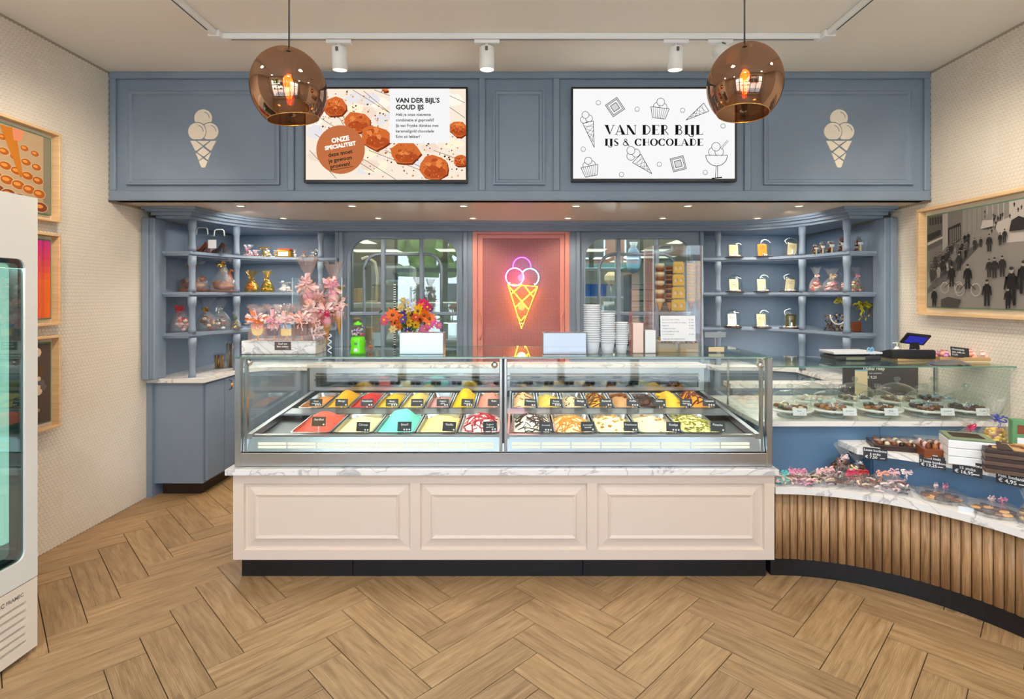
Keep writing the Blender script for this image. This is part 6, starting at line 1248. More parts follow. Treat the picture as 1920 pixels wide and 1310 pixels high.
# flowers
Yv = 3.42; t = thing('flower_bouquet', 'bright bouquet of orange, yellow, purple and pink flowers in a dark vase', 'flowers', (X(766, Yv), Yv, ZT)); MB().lathe([(0, 0), (0.035, 0), (0.04, 0.05), (0.032, 0.1), (0.028, 0.1), (0.035, 0.05), (0, 0.004)], P('vase_green', (40, 60, 56), 0.15), 22).build('vase', t)
b = MB(); q = random.Random(21); heads = []
spec = [(736, 590, 'o', 14), (747, 596, 'o', 12), (741, 605, 'o', 11), (722, 600, 'p', 12), (757, 590, 'v', 9), (757, 600, 'v', 9), (770, 590, 'y', 11), (768, 605, 'y', 9), (781, 608, 'y', 9), (785, 582, 'y', 13), (779, 595, 'r', 9), (792, 578, 'o', 12), (797, 590, 'o', 14), (805, 598, 'o', 14), (786, 598, 'o', 10), (793, 571, 'h', 14), (802, 575, 'h', 10), (806, 579, 'v', 7), (766, 568, 'w', 9), (775, 576, 'w', 9), (757, 563, 'c', 8), (752, 576, 'c', 9), (766, 580, 'c', 8), (797, 616, 'k', 10), (806, 608, 'k', 11), (790, 622, 'k', 8), (813, 603, 'k', 9), (822, 610, 'k', 8), (747, 612, 'o', 8), (765, 620, 'v', 8), (776, 613, 'g', 8), (737, 617, 'c', 9)]
fm = {'o': P('petal_orange', (242, 112, 16), 0.5), 'p': P('petal_rose', (232, 96, 130), 0.5), 'v': P('petal_violet', (84, 60, 150), 0.5), 'y': P('petal_yellow', (250, 190, 30), 0.5), 'r': P('petal_red', (214, 60, 20), 0.5), 'h': P('petal_magenta', (206, 20, 88), 0.5), 'w': P('petal_white', (214, 216, 236), 0.5), 'c': P('petal_cream', (226, 200, 140), 0.5), 'k': P('petal_pink', (236, 104, 170), 0.5), 'g': GREENL}
flw = []
for i, (px, py, k, r_) in enumerate(spec):
    Yq = Yv-0.05+q.uniform(-0.03, 0.05); c = Vector(at(px, py, Yq))-Vector(t.location); b2 = MB(); r_ *= S(Yq)*1.05; n_ = 9 if k in 'oyhpk' else 6
    b2.T = Matrix.Translation(c) @ Matrix.Rotation(q.uniform(-0.5, 0.5), 4, 'Z') @ Matrix.Rotation(q.uniform(-0.4, 0.3), 4, 'X')
    for lay in range(2):
        for j in range(n_):
            a = 2*PI*j/n_+lay*0.35; L = r_*(1-0.25*lay); A = Vector((math.cos(a), 0, math.sin(a))); Bv = Vector((-math.sin(a), 0, math.cos(a))); y0 = -0.006*lay
            b2.add([(0, y0, 0), A*L*0.55+Bv*L*0.24+Vector((0, y0-L*0.18, 0)), A*L+Vector((0, y0-L*0.05, 0)), A*L*0.55-Bv*L*0.24+Vector((0, y0-L*0.18, 0)), A*L*0.55+Vector((0, y0-L*0.1, 0))], [(0, 1, 4), (1, 2, 4), (2, 3, 4), (3, 0, 4)], fm[k], True)
    b2.blob((0, -0.01, 0), r_*0.22, (CHOC if k in 'oy' else YELL), 8, 5); b2.build('flower', t, recalc=False); flw.append(c)
b = MB()
for c in flw: b.tube([c+Vector((0, 0.01, -0.004)), Vector((c.x*0.4, 0.03, 0.13+c.z*0.15)), Vector((c.x*0.1, 0, 0.06))], 0.002, GREENL, 4)
for i in range(110):
    a = q.uniform(0, 2*PI); p = Vector((q.gauss(0, 0.075), q.uniform(-0.02, 0.06), 0.12+q.random()*0.12)); L = q.uniform(0.02, 0.05); d_ = Vector((math.cos(a), q.uniform(-0.4, 0.4), math.sin(a)*0.7+0.3)).normalized(); s_ = d_.cross(Vector((0, 1, 0))).normalized()
    b.add([p, p+d_*L*0.5+s_*L*0.16, p+d_*L, p+d_*L*0.5-s_*L*0.16], [(0, 1, 2), (0, 2, 3)], (GREENL, P('leaf_dark', (54, 74, 30), 0.5) if 'leaf_dark' not in MATS else MATS['leaf_dark'])[i % 2])
b.build('foliage', t, recalc=False)['kind'] = 'stuff'
t = thing('striped_straw_column', 'thin black and white ribbed column rising behind the flowers', 'column', (X(740, 3.5), 3.5, ZT)); b = MB(); b.cyl((0, 0, 0), 0.02, 0.004, DKGREY, 16); b.build('foot', t); b = MB()
for i in range(52): b.cyl((0, 0, 0.004+i*0.0077), 0.0075 if i % 2 else 0.006, 0.0076, PAPER if i % 2 else DKGREY, 10)
b.build('ribbed_column', t)
# stacks of paper cups
CUPB = P('cup_blue_print', (150, 174, 200), 0.5)
def cups(px, Y, r, hc, n_, sp, lb, grp, top):
    base = None
    for i in range(n_):
        z = ZT+i*sp; isT = i == n_-1
        if base is None:
            t = thing('paper_cup', lb, 'paper cup', (X(px, Y), Y, z), group=grp)
            MB().lathe([(0, 0.002), (r*0.74, 0), (r*0.75, 0.001), (r*0.97, hc-0.003), (r*0.955, hc-0.003), (r*0.73, 0.004), (0, 0.004)], P('cup_rim_shaded', (206, 212, 218), 0.6) if 'cup_rim_shaded' not in MATS else MATS['cup_rim_shaded'], 24).build('cup', t)  # body colour greyed to give the shade between the white rims
            b = MB(); b.tube([(r*math.cos(a*PI/12), r*math.sin(a*PI/12), hc) for a in range(24)], 0.003, PAPER, 6, True); b.build('rim', t); base = t
        elif not isT: dup(base, (X(px, Y), Y, z))
        else:
            t = dup(base, (X(px, Y), Y, z), label=top); b = MB()
            b.lathe([(r*0.803, hc*0.2), (r*0.935, hc*0.8)], CUPB, 24); b.build('printed_band', t)
            b = MB(); q = random.Random(int(px))
            for k in range(14):
                a = -PI+PI*k/13; zz = hc*q.uniform(0.3, 0.65); rr = r*(0.803+0.132*(zz/hc-0.2)/0.6)+0.0004; p = Vector((rr*math.cos(a), rr*math.sin(a), zz)); b.tube([p, p+Vector((0, 0, hc*0.1))], 0.0015, (PAPER, DKGREY)[k % 2], 4)
            b.build('print', t)
cups(1110, 3.12, 0.047, 0.072, 17, 0.0128, 'white paper cup in the tallest of the three cup stacks', 'cups in the tallest stack', 'blue printed paper cup on top of the tallest stack')
cups(1139, 3.12, 0.042, 0.066, 14, 0.0125, 'white paper cup in the middle sized cup stack', 'cups in the middle sized stack', 'blue printed paper cup on top of the middle sized stack')
cups(1165.5, 3.12, 0.035, 0.056, 11, 0.012, 'white paper cup in the shortest of the three cup stacks', 'cups in the shortest stack', 'blue printed paper cup on top of the shortest stack')
# napkin holder
Yn = 3.12; w, h = 46*S(Yn), 78*S(Yn); t = thing('napkin_holder', 'clear acrylic holder of white napkins beside the paper cups', 'napkin holder', on(1205, Yn+0.03)); b = MB()
for bx_ in ((-w/2, -0.05, 0, -w/2+0.003, 0.05, h), (w/2-0.003, -0.05, 0, w/2, 0.05, h), (-0.0015, -0.05, 0, 0.0015, 0.05, h*0.76), (-w/2+0.003, 0.047, 0, w/2-0.003, 0.05, h)): b.box(*bx_, ACRYL)
b.build('acrylic_walls', t); b = MB(); b.box(-w/2+0.006, -0.04, 0.002, -0.004, 0.03, h*0.72, P('napkin_pink', (244, 214, 202), 0.7), 0.002); b.build('pink_napkins', t); b = MB(); b.box(0.004, -0.045, 0.002, w/2-0.006, 0.03, h*0.55, PAPER, 0.002); b.build('white_napkins', t)
# cone case
Yk = 3.14; w, h = 92*S(Yk), 201*S(Yk); xk = X(1270.5, Yk); t = thing('acrylic_cone_case', 'tall clear acrylic case holding stacks of cones', 'cone case', (xk, Yk+0.11, ZT)); d_ = 0.11
b = MB(); b.box(-w/2, -d_, 0.001, w/2, -d_+0.003, h, ACRYL); b.build('front_sheet', t); b = MB(); b.box(-w/2, d_-0.003, 0.001, w/2, d_, h, ACRYL); b.build('back_sheet', t)
for sx in (-1, 1): b = MB(); b.box(sx*w/2, -d_+0.0035, 0.001, sx*(w/2-0.003), d_-0.0035, h, ACRYL); b.build('side_sheet', t)
b = MB(); b.box(-w/2+0.004, -d_+0.004, h-0.004, w/2-0.004, d_-0.004, h-0.001, ACRYL); b.build('lid', t); zf = h*0.385
b = MB(); b.box(-w/2+0.004, -d_+0.004, zf-0.004, w/2-0.004, d_-0.004, zf, ACRYL); b.build('shelf', t)
b = MB()
for x, y in ((-w/2, -d_), (w/2, -d_), (-w/2, d_), (w/2, d_)): b.box(x-0.0016, y-0.0016, 0, x+0.0016, y+0.0016, h, ACED)
b.build('edge', t)
def cstack(px, dy, n_, sp, r, hc, m1, m2, label, grp, body=WAFER, wave=True):
    x = X(px, Yk+0.11+dy); base = None
    for i in range(n_):
        z = ZT+zf+0.0006+(n_-1-i)*0+i*sp
        if base is None or i == 1:
            base = thing('dipped_cone', label, 'cone', (x, Yk+0.11+dy, z), group=grp)
            mm = m1 if i == 0 else m2
            b = MB(); b.lathe([(0.003, 0.0), (r*0.55, hc*0.5), (r*0.9, hc*0.96), (r*0.82, hc*0.96), (r*0.5, hc*0.55), (0, 0.004)], body, 16); b.build('wafer', base)
            b = MB(); b.lathe([(r*0.72, hc*0.72), (r*1.0, hc*0.78), (r*1.06, hc*0.93), (r*1.0, hc*1.02), (r*0.84, hc*1.0), (r*0.8, hc*0.9)], mm, 18, wob=(lambda a, j: 1+0.06*math.sin(5*a+j)) if wave else None); b.build('chocolate_rim', base)
            if i == 0: b0 = base
            else: b1 = base
        else: dup(b0 if i % 2 == 0 else b1, (x, Yk+0.11+dy, z), rot=i*0.7)
cstack(1237, -0.06, 9, 0.026, 0.026, 0.07, CHOW, CHOC, 'cone dipped in white or milk chocolate, in the stack by the case side sheet', 'white and milk dipped cones')
cstack(1255, 0.0, 8, 0.028, 0.023, 0.07, CHOD, CHOC, 'cone dipped in dark chocolate, in the stack behind the yellow wafers', 'dark dipped cones')
cstack(1296, -0.05, 13, 0.017, 0.024, 0.075, WAFER, KRAFT, 'plain rolled waffle cone in the brown stack beside the yellow wafers', 'rolled waffle cones', P('waffle_brown', (170, 98, 44), 0.6)); cstack(1307, 0.03, 15, 0.016, 0.022, 0.075, KRAFT, WAFER, 'plain rolled waffle cone in the stack nearest the corner of the case', 'rolled waffle cones at the back', MATS['waffle_brown'])
YW_ = P('wafer_yellow', (228, 178, 56), 0.55)
for i in range(4):
    z = ZT+zf+0.001+i*0.074; x_ = X(1273.5, Yk+0.03); t4 = thing('yellow_wafer_pack', ('lowest', 'second lowest', 'third lowest', 'topmost')[i]+' yellow wafer pack with cut-out windows in the cone case', 'wafer pack', (x_, Yk+0.045, z), group='yellow wafer packs')
    ww = 0.039-0.003*i; b = MB(); ov = lambda cx: [(cx+ww*0.32*math.cos(a*PI/6), 0.032+0.013*math.sin(a*PI/6)) for a in range(12)]; b.prism([(-ww, 0.003), (ww, 0.003), (ww, 0.055), (ww*0.8, 0.068), (-ww*0.8, 0.068), (-ww, 0.055)], -0.004, 0.004, YW_, 'y', [ov(-ww*0.48), ov(ww*0.48)]); b.build('front', t4)
    b = MB(); b.box(-ww*0.96, 0.0045, 0, ww*0.96, 0.02, 0.066, CHOW, 0.003); b.build('wafers', t4)
for a, c, m, l in ((1233, 1270, CHOW, 'low box of pale rolled wafers in the bottom of the cone case'), (1273, 1308, PINKS[2], 'low box of salmon coloured wafers in the bottom of the cone case')):
    wq = (c-a)*S(Yk+0.05); t4 = thing('wafer_box', l, 'box', (X((a+c)/2, Yk+0.05), Yk+0.08, ZT+0.0015), group='wafer boxes in the cone case'); MB().box(-wq/2, -0.05, 0, wq/2, 0.05, 0.05, KRAFT, 0.003).build('tray', t4); b = MB(); q = random.Random(a)
    for i in range(16): x = -wq*0.42+wq*0.84*i/15; b.tube([(x, -0.045, 0.055+q.uniform(0, 0.02)), (x+q.uniform(-0.01, 0.01), 0.04, 0.06+q.uniform(0, 0.02))], 0.005, (m, WAFER, CHOC)[i % 3], 5)
    b.build('wafers', t4)
w, h = 66*S(3.08), 48*S(3.08); x_, _, z_ = at(1274, 640, 3.08); t = thing('price_list_card', 'white price list card standing in front of the cone case', 'price card', (x_, 3.105, z_), (-0.06, 0, 0)); MB().box(-w/2, 0, 0, w/2, 0.002, h, PAPER, 0.0005).build('card', t)
MB().prism([(0.0025, -z_+ZT+0.002), (0.018, -z_+ZT+0.0), (0.006, h*0.6)], -0.01, 0.01, ACRYL, 'x').build('easel', t)
b = MB(); BL = P('print_blue', (90, 100, 130), 0.6)
for i, (l, p) in enumerate((('IJs in een hoorn of bakje', '\u20ac 1,80'), ('Hoorn met chocolade en nootjes', '\u20ac 0,70'), ('Slagroom', '\u20ac 0,80'), ('Gedipte hoorntjes', '\u20ac 0,75'), ('Losse ijswafels per stuk', ''), ('1, 2 of 3 smaken', '\u20ac 2,50'))): b.text(l, -w*0.45, h*(0.82-i*0.115), 0.0102, BL); b.text(p, w*0.45, h*(0.82-i*0.115), 0.0102, BL, 'RIGHT')
b.text('Vraag naar onze allergenen kaart', -w*0.45, h*0.07, 0.0098, BL); b.build('lettering', t, recalc=False)
t = thing('clear_card_holder', 'small clear holder with a white card at the corner of the display case', 'card holder', on(1341, 3.16)); b = MB(); b.box(-0.062, -0.002, 0.085, 0.062, 0.002, 0.118, P('holder_grey', (150, 156, 160), 0.15), 0.002); b.build('bar', t); MB().box(-0.002, -0.002, 0.03, 0.002, 0.002, 0.085, CHROME).build('rod', t); MB().box(-0.06, -0.04, 0, 0.06, 0.03, 0.004, ACRYL, 0.001).build('foot', t); MB().box(-0.045, -0.02, 0.005, 0.045, -0.015, 0.032, CHOW, 0.001).build('card', t)
# ================================================================ cake stands under glass domes
ZM = 0.8156
SW = P('stand_white', (240, 236, 228), 0.35)
def stand_():
    t = thing('cake_stand', 'x', 'cake stand', (0, 0, ZM), group='white cake stands in the glass case')
    MB().lathe([(0, 0.001), (0.07, 0.001), (0.072, 0.004), (0.05, 0.008), (0, 0.009)], P('stand_foot', (206, 214, 206), 0.25), 28).build('foot', t)
    MB().lathe([(0, 0.0092), (0.014, 0.0092), (0.010, 0.02), (0.012, 0.034), (0, 0.034)], SW, 14).build('stem', t)
    MB().lathe([(0, 0.0345), (0.02, 0.0345), (0.125, 0.038), (0.131, 0.042), (0.131, 0.052), (0.127, 0.052), (0.125, 0.046), (0, 0.045)], SW, 40).build('plate', t)
    b = MB(); r = 0.116; b.lathe([(r, 0.0465), (r, 0.075)]+[(r*math.cos(a*PI/18), 0.075+0.082*math.sin(a*PI/18)) for a in range(1, 9)]+[(0.012, 0.157)], CLOCHE, 40); d = b.build('glass_dome', t)
    MB().lathe([(0.012, 0.157), (0.008, 0.163), (0.016, 0.172), (0.019, 0.182), (0.014, 0.193), (0, 0.197)], thin('knob_glass', (238, 244, 242), 1.5, base=0.1) if 'knob_glass' not in MATS else MATS['knob_glass'], 20).build('knob', d)
    return t
st0 = stand_(); used = False
BRL = [CHOC, CHOD, CHOW]
pr = {}
def praline(m, kind):
    k = (m.name, kind)
    if k in pr: return pr[k]
    b = MB()
    if kind == 0: b.lathe([(0, 0), (0.016, 0), (0.017, 0.005), (0.014, 0.014), (0.008, 0.018), (0, 0.019)], m, 12)
    elif kind == 1: b.box(-0.016, -0.013, 0, 0.016, 0.013, 0.016, m, 0.003)
    else: b.blob((0, 0, 0.0115), (0.015, 0.0145, 0.0115), m, 9, 6, 0.1, 3)
    o = b.build('praline'); pr[k] = o.data; bpy.data.objects.remove(o); return pr[k]
def pralines(cx, cy, z, R_, n_, mats, lb, grp, seed, kinds=(0, 1, 2), ang0=0):
    q = random.Random(seed); pts = []
    tries = 0
    while len(pts) < n_ and tries < 4000:
        tries += 1; a, r_ = q.uniform(0, 2*PI), math.sqrt(q.random())*R_; x, y = r_*math.cos(a), r_*math.sin(a)
        if all((x-u)**2+(y-v)**2 > 0.032**2 for u, v in pts): pts.append((x, y))
    for i, (x, y) in enumerate(pts):
        o = bpy.data.objects.new('praline', praline(mats[i % len(mats)], kinds[i % len(kinds)])); COL.objects.link(o); o.location = (cx+x, cy+y, z); o.rotation_euler.z = q.uniform(0, PI); tag(o, lb, 'chocolate', grp)
Yf_, Yr_ = 3.28, 3.545
ST = [(1481, Yf_, 'nearest the ice cream display, front row', [CHOC, CHOD, CHOW], 'mixed brown pralines'), (1559, Yf_, 'second in the front row, with orange brown pralines', [P('orange_brown', (176, 108, 50), 0.4), MATS['orange_brown'], GREY, CHOC], 'orange brown pralines'),
      (1646, Yf_, 'third in the front row, with dark and marbled pralines', [CHOD, CHOD, CHOC, MATS['orange_brown']], 'dark and marbled pralines'), (1735, Yf_, 'fourth in the front row, with dark square pralines', [CHOD, CHOC], 'dark square pralines'), (1811, Yf_, 'last in the front row, beside the mosaic wall', [CHOD, P('red_brown', (96, 44, 30), 0.4)], 'dark round pralines'),
      (1524, Yr_, 'first in the back row, with pale pink pralines', [PINKS[0], CHOW, PAPER], 'pale pink pralines'), (1603, Yr_, 'second in the back row, with violet dark pralines', [P('violet_choc', (60, 40, 66), 0.35), CHOD, CHOW], 'violet dark pralines'), (1682, Yr_, 'third in the back row, with brown and white pralines', [CHOC, CHOW, CHOC], 'brown and white pralines'), (1750, Yr_, 'last in the back row, with rosy pralines', [P('rosy_choc', (150, 84, 84), 0.4), CHOD, BLUEL], 'rosy pralines')]
for i, (px, Y, l, mats, pl_) in enumerate(ST):
    lb = 'glass domed white cake stand '+l; loc = (X(px, Y), Y, ZM)
    if not used: st0.location = loc; st0['label'] = lb; used = True
    else: dup(st0, loc, label=lb)
    pralines(loc[0], loc[1], ZM+0.0466, 0.082, 16, mats, 'one of the '+pl_+' under its glass dome', pl_+' under glass', i*3+2, ((0, 1, 2), (0, 2), (1, 2, 0), (1,), (0,), (2, 0), (2,), (1, 0), (2,))[i])
    t = thing('praline_label', 'small white label standing on the cake stand '+l.split(',')[0]+(', front row' if i < 5 and 'front' not in l.split(',')[0] else ''), 'label', (loc[0]+(0.03 if i % 2 else -0.01), Y-0.1365, ZM+0.030), (-0.15, 0, 0), group='white labels on the cake stands')
    MB().box(-0.04, 0, 0, 0.04, 0.0015, 0.042, PAPER, 0.0004).build('card', t); b = MB()
    b.text(('Puur', 'Krokant', 'Melk', 'Caramel', 'Truffel', 'Wit', 'Lavendel', 'Slagroom', 'Framboos')[i], 0, 0.022, 0.014, INK, 'CENTER'); b.text('\u20ac 1,15', 0.012, 0.007, 0.009, INK, 'CENTER'); b.build('lettering', t, recalc=False)
# black board lying behind the stands, small price box, cards
t = thing('black_price_board', 'wide black board with white lettering behind the domed stands', 'sign', (X(1712, 3.56), 3.575+0.2, 1.02), (0, 0, 0)); t.location.y = 3.86; t.location.z = 0.975
w = 0.56; MB().box(-w/2, 0, -0.158, w/2, 0.012, 0.058, CARD, 0.002).build('board', t); b = MB(); b.T = Matrix.Translation((0, -0.0005, 0)); b.text('Dubai reep', -0.06, 0.035, 0.034, CHALK, 'CENTER', 0, 0.02); b.text('met pistache', -0.05, 0.008, 0.018, CHALK, 'CENTER'); b.text('\u20ac 9,25', -0.075, -0.025, 0.026, CHALK, 'CENTER', 0, 0.02); b.build('lettering', t, recalc=False)
t = thing('small_cream_card', 'small cream card standing between the glass domes', 'card', (X(1615, 3.84), 3.84, 0.8156)); MB().box(-0.045, 0, 0, 0.045, 0.003, 0.19, CHOW, 0.001).build('card', t); MB().box(-0.045, -0.001, 0.19, 0.045, 0.003, 0.20, BLUEL).build('strip', t)
# ---- things on the low glass case
ZG = 1.1386
def og(px, Y): return (X(px, Y), Y, ZG)
t = thing('weighing_scale', 'weighing scale with a flat white platform on the low glass case', 'scale', og(1600, 3.44), 0.04)
MB().box(-0.16, -0.08, 0, 0.13, 0.1, 0.028, DKGREY, 0.008).build('body', t); MB().box(-0.13, -0.02, 0.028, 0.1, 0.08, 0.04, STEEL, 0.003).build('platform_frame', t); b = MB(); b.prism([(-0.17, -0.07), (0.14, -0.07), (0.115, 0.12), (-0.15, 0.12)], 0.0405, 0.052, P('scale_white', (220, 224, 232), 0.3)); b.build('platform', t); MB().box(-0.1, -0.083, 0.006, 0.02, -0.0795, 0.022, P('lcd', (120, 130, 110), 0.3)).build('lcd', t)
t = thing('scissors', 'scissors with light blue handles standing beside the scale', 'scissors', og(1632, 3.40), 0.3)
for sx in (-1, 1):
    b = MB(); b.tube([(sx*0.014+0.011*math.cos(a*PI/8), 0, 0.058+0.019*math.sin(a*PI/8)) for a in range(16)], 0.0045, P('scissor_blue', (112, 168, 200), 0.3) if sx < 0 else MATS['scissor_blue'], 8, True); b.tube([(sx*0.008, 0, 0.042), (0, 0, 0.03)], 0.005, MATS['scissor_blue'], 6); b.build('handle', t)
    b = MB(); b.prism([(-sx*0.001, 0.0), (-sx*0.006, 0.002), (sx*0.0, 0.034), (sx*0.004, 0.03)], -0.001*sx, 0.0015*sx, STEEL, 'y'); b.build('blade', t)
t = thing('pump_bottle', 'white pump bottle behind the card terminal', 'bottle', og(1682, 3.54)); MB().lathe([(0, 0), (0.024, 0), (0.026, 0.006), (0.026, 0.05), (0.012, 0.062), (0.012, 0.07), (0, 0.07)], WHITE, 18).build('bottle', t)
b = MB(); b.cyl((0, 0, 0.07), 0.004, 0.022, WHITE, 8); b.box(-0.028, -0.005, 0.091, 0.008, 0.005, 0.098, WHITE, 0.002); b.build('pump', t)
t = thing('wooden_serving_board', 'wooden board under the card terminal', 'board', og(1708, 3.40)); MB().box(-0.13, -0.07, 0, 0.12, 0.1, 0.016, KRAFT, 0.003).build('board', t)
t = thing('payment_terminal', 'black payment terminal with a tilted blue screen', 'terminal', (X(1700, 3.42), 3.42, ZG+0.0162), -0.12)
b = MB(); b.prism([(-0.10, 0), (0.09, 0), (0.09, 0.02), (-0.08, 0.055), (-0.1, 0.05)][::-1], -0.14, 0.11, BLACK, 'x'); b.build('body', t)
b = MB(); b.T = Matrix.Translation((-0.02, 0, 0.053)) @ Matrix.Rotation(-0.2, 4, 'X')
for i in range(4):
    for j in range(5): b.box(-0.06+j*0.022, -0.06+i*0.022, -0.006, -0.044+j*0.022, -0.046+i*0.022, -0.0005+0.003, CHOW if (i+j) % 3 else GREY, 0.001)
o = b.build('keypad', t); o['kind'] = 'stuff'; o.location.z = -0.012
b = MB(); b.prism([(-0.02, 0.03), (0.03, 0.02), (0.02, 0.1), (0.0, 0.1)], 0.03, 0.07, BLACK, 'x'); b.build('neck', t)
b = MB(); b.T = Matrix.Translation((0.045, -0.01, 0.115)) @ Matrix.Rotation(0.75, 4, 'X') @ Matrix.Rotation(0.15, 4, 'Y'); b.box(-0.075, -0.008, -0.045, 0.075, 0.008, 0.045, BLACK, 0.004); sc = b.build('screen_casing', t); c = MB(); c.T = b.T; c.box(-0.058, -0.0088, -0.032, 0.058, -0.0082, 0.032, E('terminal_screen', (52, 56, 170), 0.7)); c.build('screen', sc)
t = thing('yellow_ribbon_bow', 'yellow ribbon lying on the wooden board', 'ribbon', (X(1727, 3.35), 3.35, ZG+0.018)); b = MB(); bow(b, (0, 0, 0.022), 0.05, MATS['yellow_ribbon'], 2, 5); b.build('ribbon', t)
t = thing('cream_sweets_tray', 'long cream tray of pink wrapped sweets against the mosaic wall', 'tray', og(1826, 3.36), -0.10); w = 0.25
b = MB(); b.prism([(-w, -0.09), (w, -0.09), (w*1.05, 0.09), (-w, 0.09)], 0, 0.008, CHOW); b.build('base', t)
for bx_ in ((-w, -0.09, 0.008, w, -0.084, 0.03), (-w, 0.084, 0.008, w, 0.09, 0.035), (-w, -0.084, 0.008, -w+0.006, 0.084, 0.03), (w-0.006, -0.084, 0.008, w, 0.084, 0.03)): MB().box(*bx_, KRAFT, 0.002).build('tray_side', t)
q = random.Random(77); proto = {}
for i in range(70):
    x, y = q.uniform(-0.22, 0.22), q.uniform(-0.07, 0.07); m = [PINKS[0], PINKS[2], PINKS[1], PINKS[3], P('lilac', (210, 150, 210), 0.4) if 'lilac' not in MATS else MATS['lilac']][i % 5]
    if abs(x+0.05) < 0.05 and y < 0: continue
    if m.name not in proto: b = MB(); b.blob((0, 0, 0.014), (0.019, 0.014, 0.013), m, 8, 6, 0.1, 2); b.lathe([(0.002, 0), (0.012, 0.014)], m, 8, (0, 0, 0.02)); b.lathe([(0.002, 0), (0.011, 0.012)], CELLOP, 8, (0.004, 0, 0.022)); o = b.build('wrapped_sweet'); proto[m.name] = o.data; bpy.data.objects.remove(o)
    o = bpy.data.objects.new('wrapped_sweet', proto[m.name]); COL.objects.link(o); c = t.matrix_basis @ Vector((x, y, 0.009+(0.018 if i % 3 == 0 else 0))); c = Matrix.Translation(t.location) @ Matrix.Rotation(-0.10, 4, 'Z') @ Vector((x, y, 0.009+0.013*(i % 3))); o.location = c; o.rotation_euler = (q.uniform(-0.5, 0.5), q.uniform(-0.5, 0.5), q.uniform(0, 6)); tag(o, 'pink or lilac wrapped sweet in the long cream tray', 'sweet', 'wrapped sweets in the cream tray')
t = thing('black_sweets_sign', 'small black sign tilted in the tray of pink sweets', 'sign', (X(1801, 3.28), 3.28, 1.168), (-0.2, 0.12, 0.1)); MB().box(-0.062, 0, 0, 0.062, 0.003, 0.062, CARD, 0.001).build('board', t); b = MB()
for i, l in enumerate(('Chocoladelolly', 'puur, melk, wit', '\u20ac 2,75')): b.text(l, -0.054, 0.043-i*0.017, 0.0138, CHALK, 'LEFT', 0, 0.02)
b.build('lettering', t, recalc=False)
t = thing('silver_film_pack', 'crumpled silver film packs in front of the pink sweets', 'pack', og(1780, 3.18)); b = MB(); q = random.Random(3); b.grid(lambda u, v: ((u-0.5)*0.22, (v-0.5)*0.09, 0.003+0.024*math.sin(PI*u)**0.5*math.sin(PI*v)**0.5+0.006*noise.noise(Vector((u*9, v*6, 1)))), 18, 8, MIRROR); b.build('film', t); MB().box(-0.09, -0.035, 0.0, 0.09, 0.035, 0.004, CHOC).build('filling', t)
# ---- middle marble shelf
ZMS = 0.7004
def lid_box(name, label, px, Y, w, d, h, side, top, n_, rot=0.0, z=ZMS, loc=None):
    t = thing(name, label, 'box', loc or (X(px, Y), Y, z+0.0003), rot); MB().box(-w/2, -d/2, 0, w/2, d/2, h*0.55, side, 0.002).build('tray', t)
    b = MB(); q = random.Random(int(px)); nx, ny = n_
    for i in range(nx):
        for j in range(ny):
            x, y = -w*0.42+w*0.84*(i+0.5)/nx, -d*0.42+d*0.84*(j+0.5)/ny; b.blob((x, y, h*0.62), (w*0.36/nx, d*0.36/ny, h*0.26), top[(i*3+j*2) % len(top)], 8, 5, 0.06, i)
    b.build('pralines', t)['kind'] = 'stuff'; MB().box(-w*0.495, -d*0.495, h*0.56, w*0.495, d*0.495, h, ACRYL, 0.004).build('clear_lid', t); return t
lid_box('praline_box', 'flat dark praline box on the end of the marble shelf', 1678, 3.0, 0.24, 0.17, 0.05, CHOD, [CHOC, CHOD, CHOC, CHOW], (6, 4), -0.35)
lid_box('praline_box', 'taller brown praline box beside the white boxes', 1752, 2.86, 0.15, 0.16, 0.085, CHOC, [CHOC, CHOD, PINKS[0], MATS['orange_brown']], (4, 4), -0.3)
for i in range(3):
    Yw_ = 2.745; t = thing('white_chocolate_box', ('lowest', 'middle', 'topmost')[i]+' white box of the stack on the marble shelf', 'box', (X(1812, Yw_), Yw_, ZMS+0.0004+i*0.041), -0.42, group='stack of white boxes'); MB().box(-0.095, -0.08, 0, 0.095, 0.08, 0.0392, PAPER, 0.003).build('box', t)
    if i == 2: MB().box(-0.094, -0.079, 0.041, 0.094, 0.079, 0.052, P('lid_green', (140, 156, 120), 0.3, Alpha=0.85), 0.002).build('green_lid', t)
    if i == 2: MB().box(-0.07, -0.055, 0.0525, 0.06, 0.045, 0.054, CHOD, 0.0005).build('window', t)
for i in range(6):
    Yd = 2.62; t = thing('dark_chocolate_box', ('lowest', 'second', 'third', 'fourth', 'fifth', 'topmost')[i]+' thin dark box of the stack at the end of the marble shelf'.replace('second', 'second'), 'box', (X(1893, Yd)+0.004*(i % 2), Yd-0.01, ZMS+0.0004+i*0.0185), -0.55, group='stack of thin dark boxes')
    MB().box(-0.115, -0.10, 0, 0.115, 0.10, 0.018, CHOD if i % 2 else P('box_brown', (92, 68, 52), 0.35) if 'box_brown' not in MATS else MATS['box_brown'], 0.0015).build('box', t)
    if i == 5:
        b = MB(); q = random.Random(6)
        for k in range(24): b.box(q.uniform(-0.1, 0.08), q.uniform(-0.09, 0.07), 0.018, q.uniform(-0.1, 0.1), q.uniform(-0.09, 0.09), 0.0195+0.0002*k, (CHOC, KRAFT, CHOD)[k % 3])
        b.build('print', t)['kind'] = 'stuff'
bag('clear bag of golden sweets with a blue and silver bow above the white boxes', 1866, 2.92, ZMS, 62, 100, [YELL, GOLD, MATS['orange_brown'], YELL], P('ribbon_violet', (110, 110, 190), 0.4), 51, n=46, s=0.02, neck=0.62, bw=1.1)
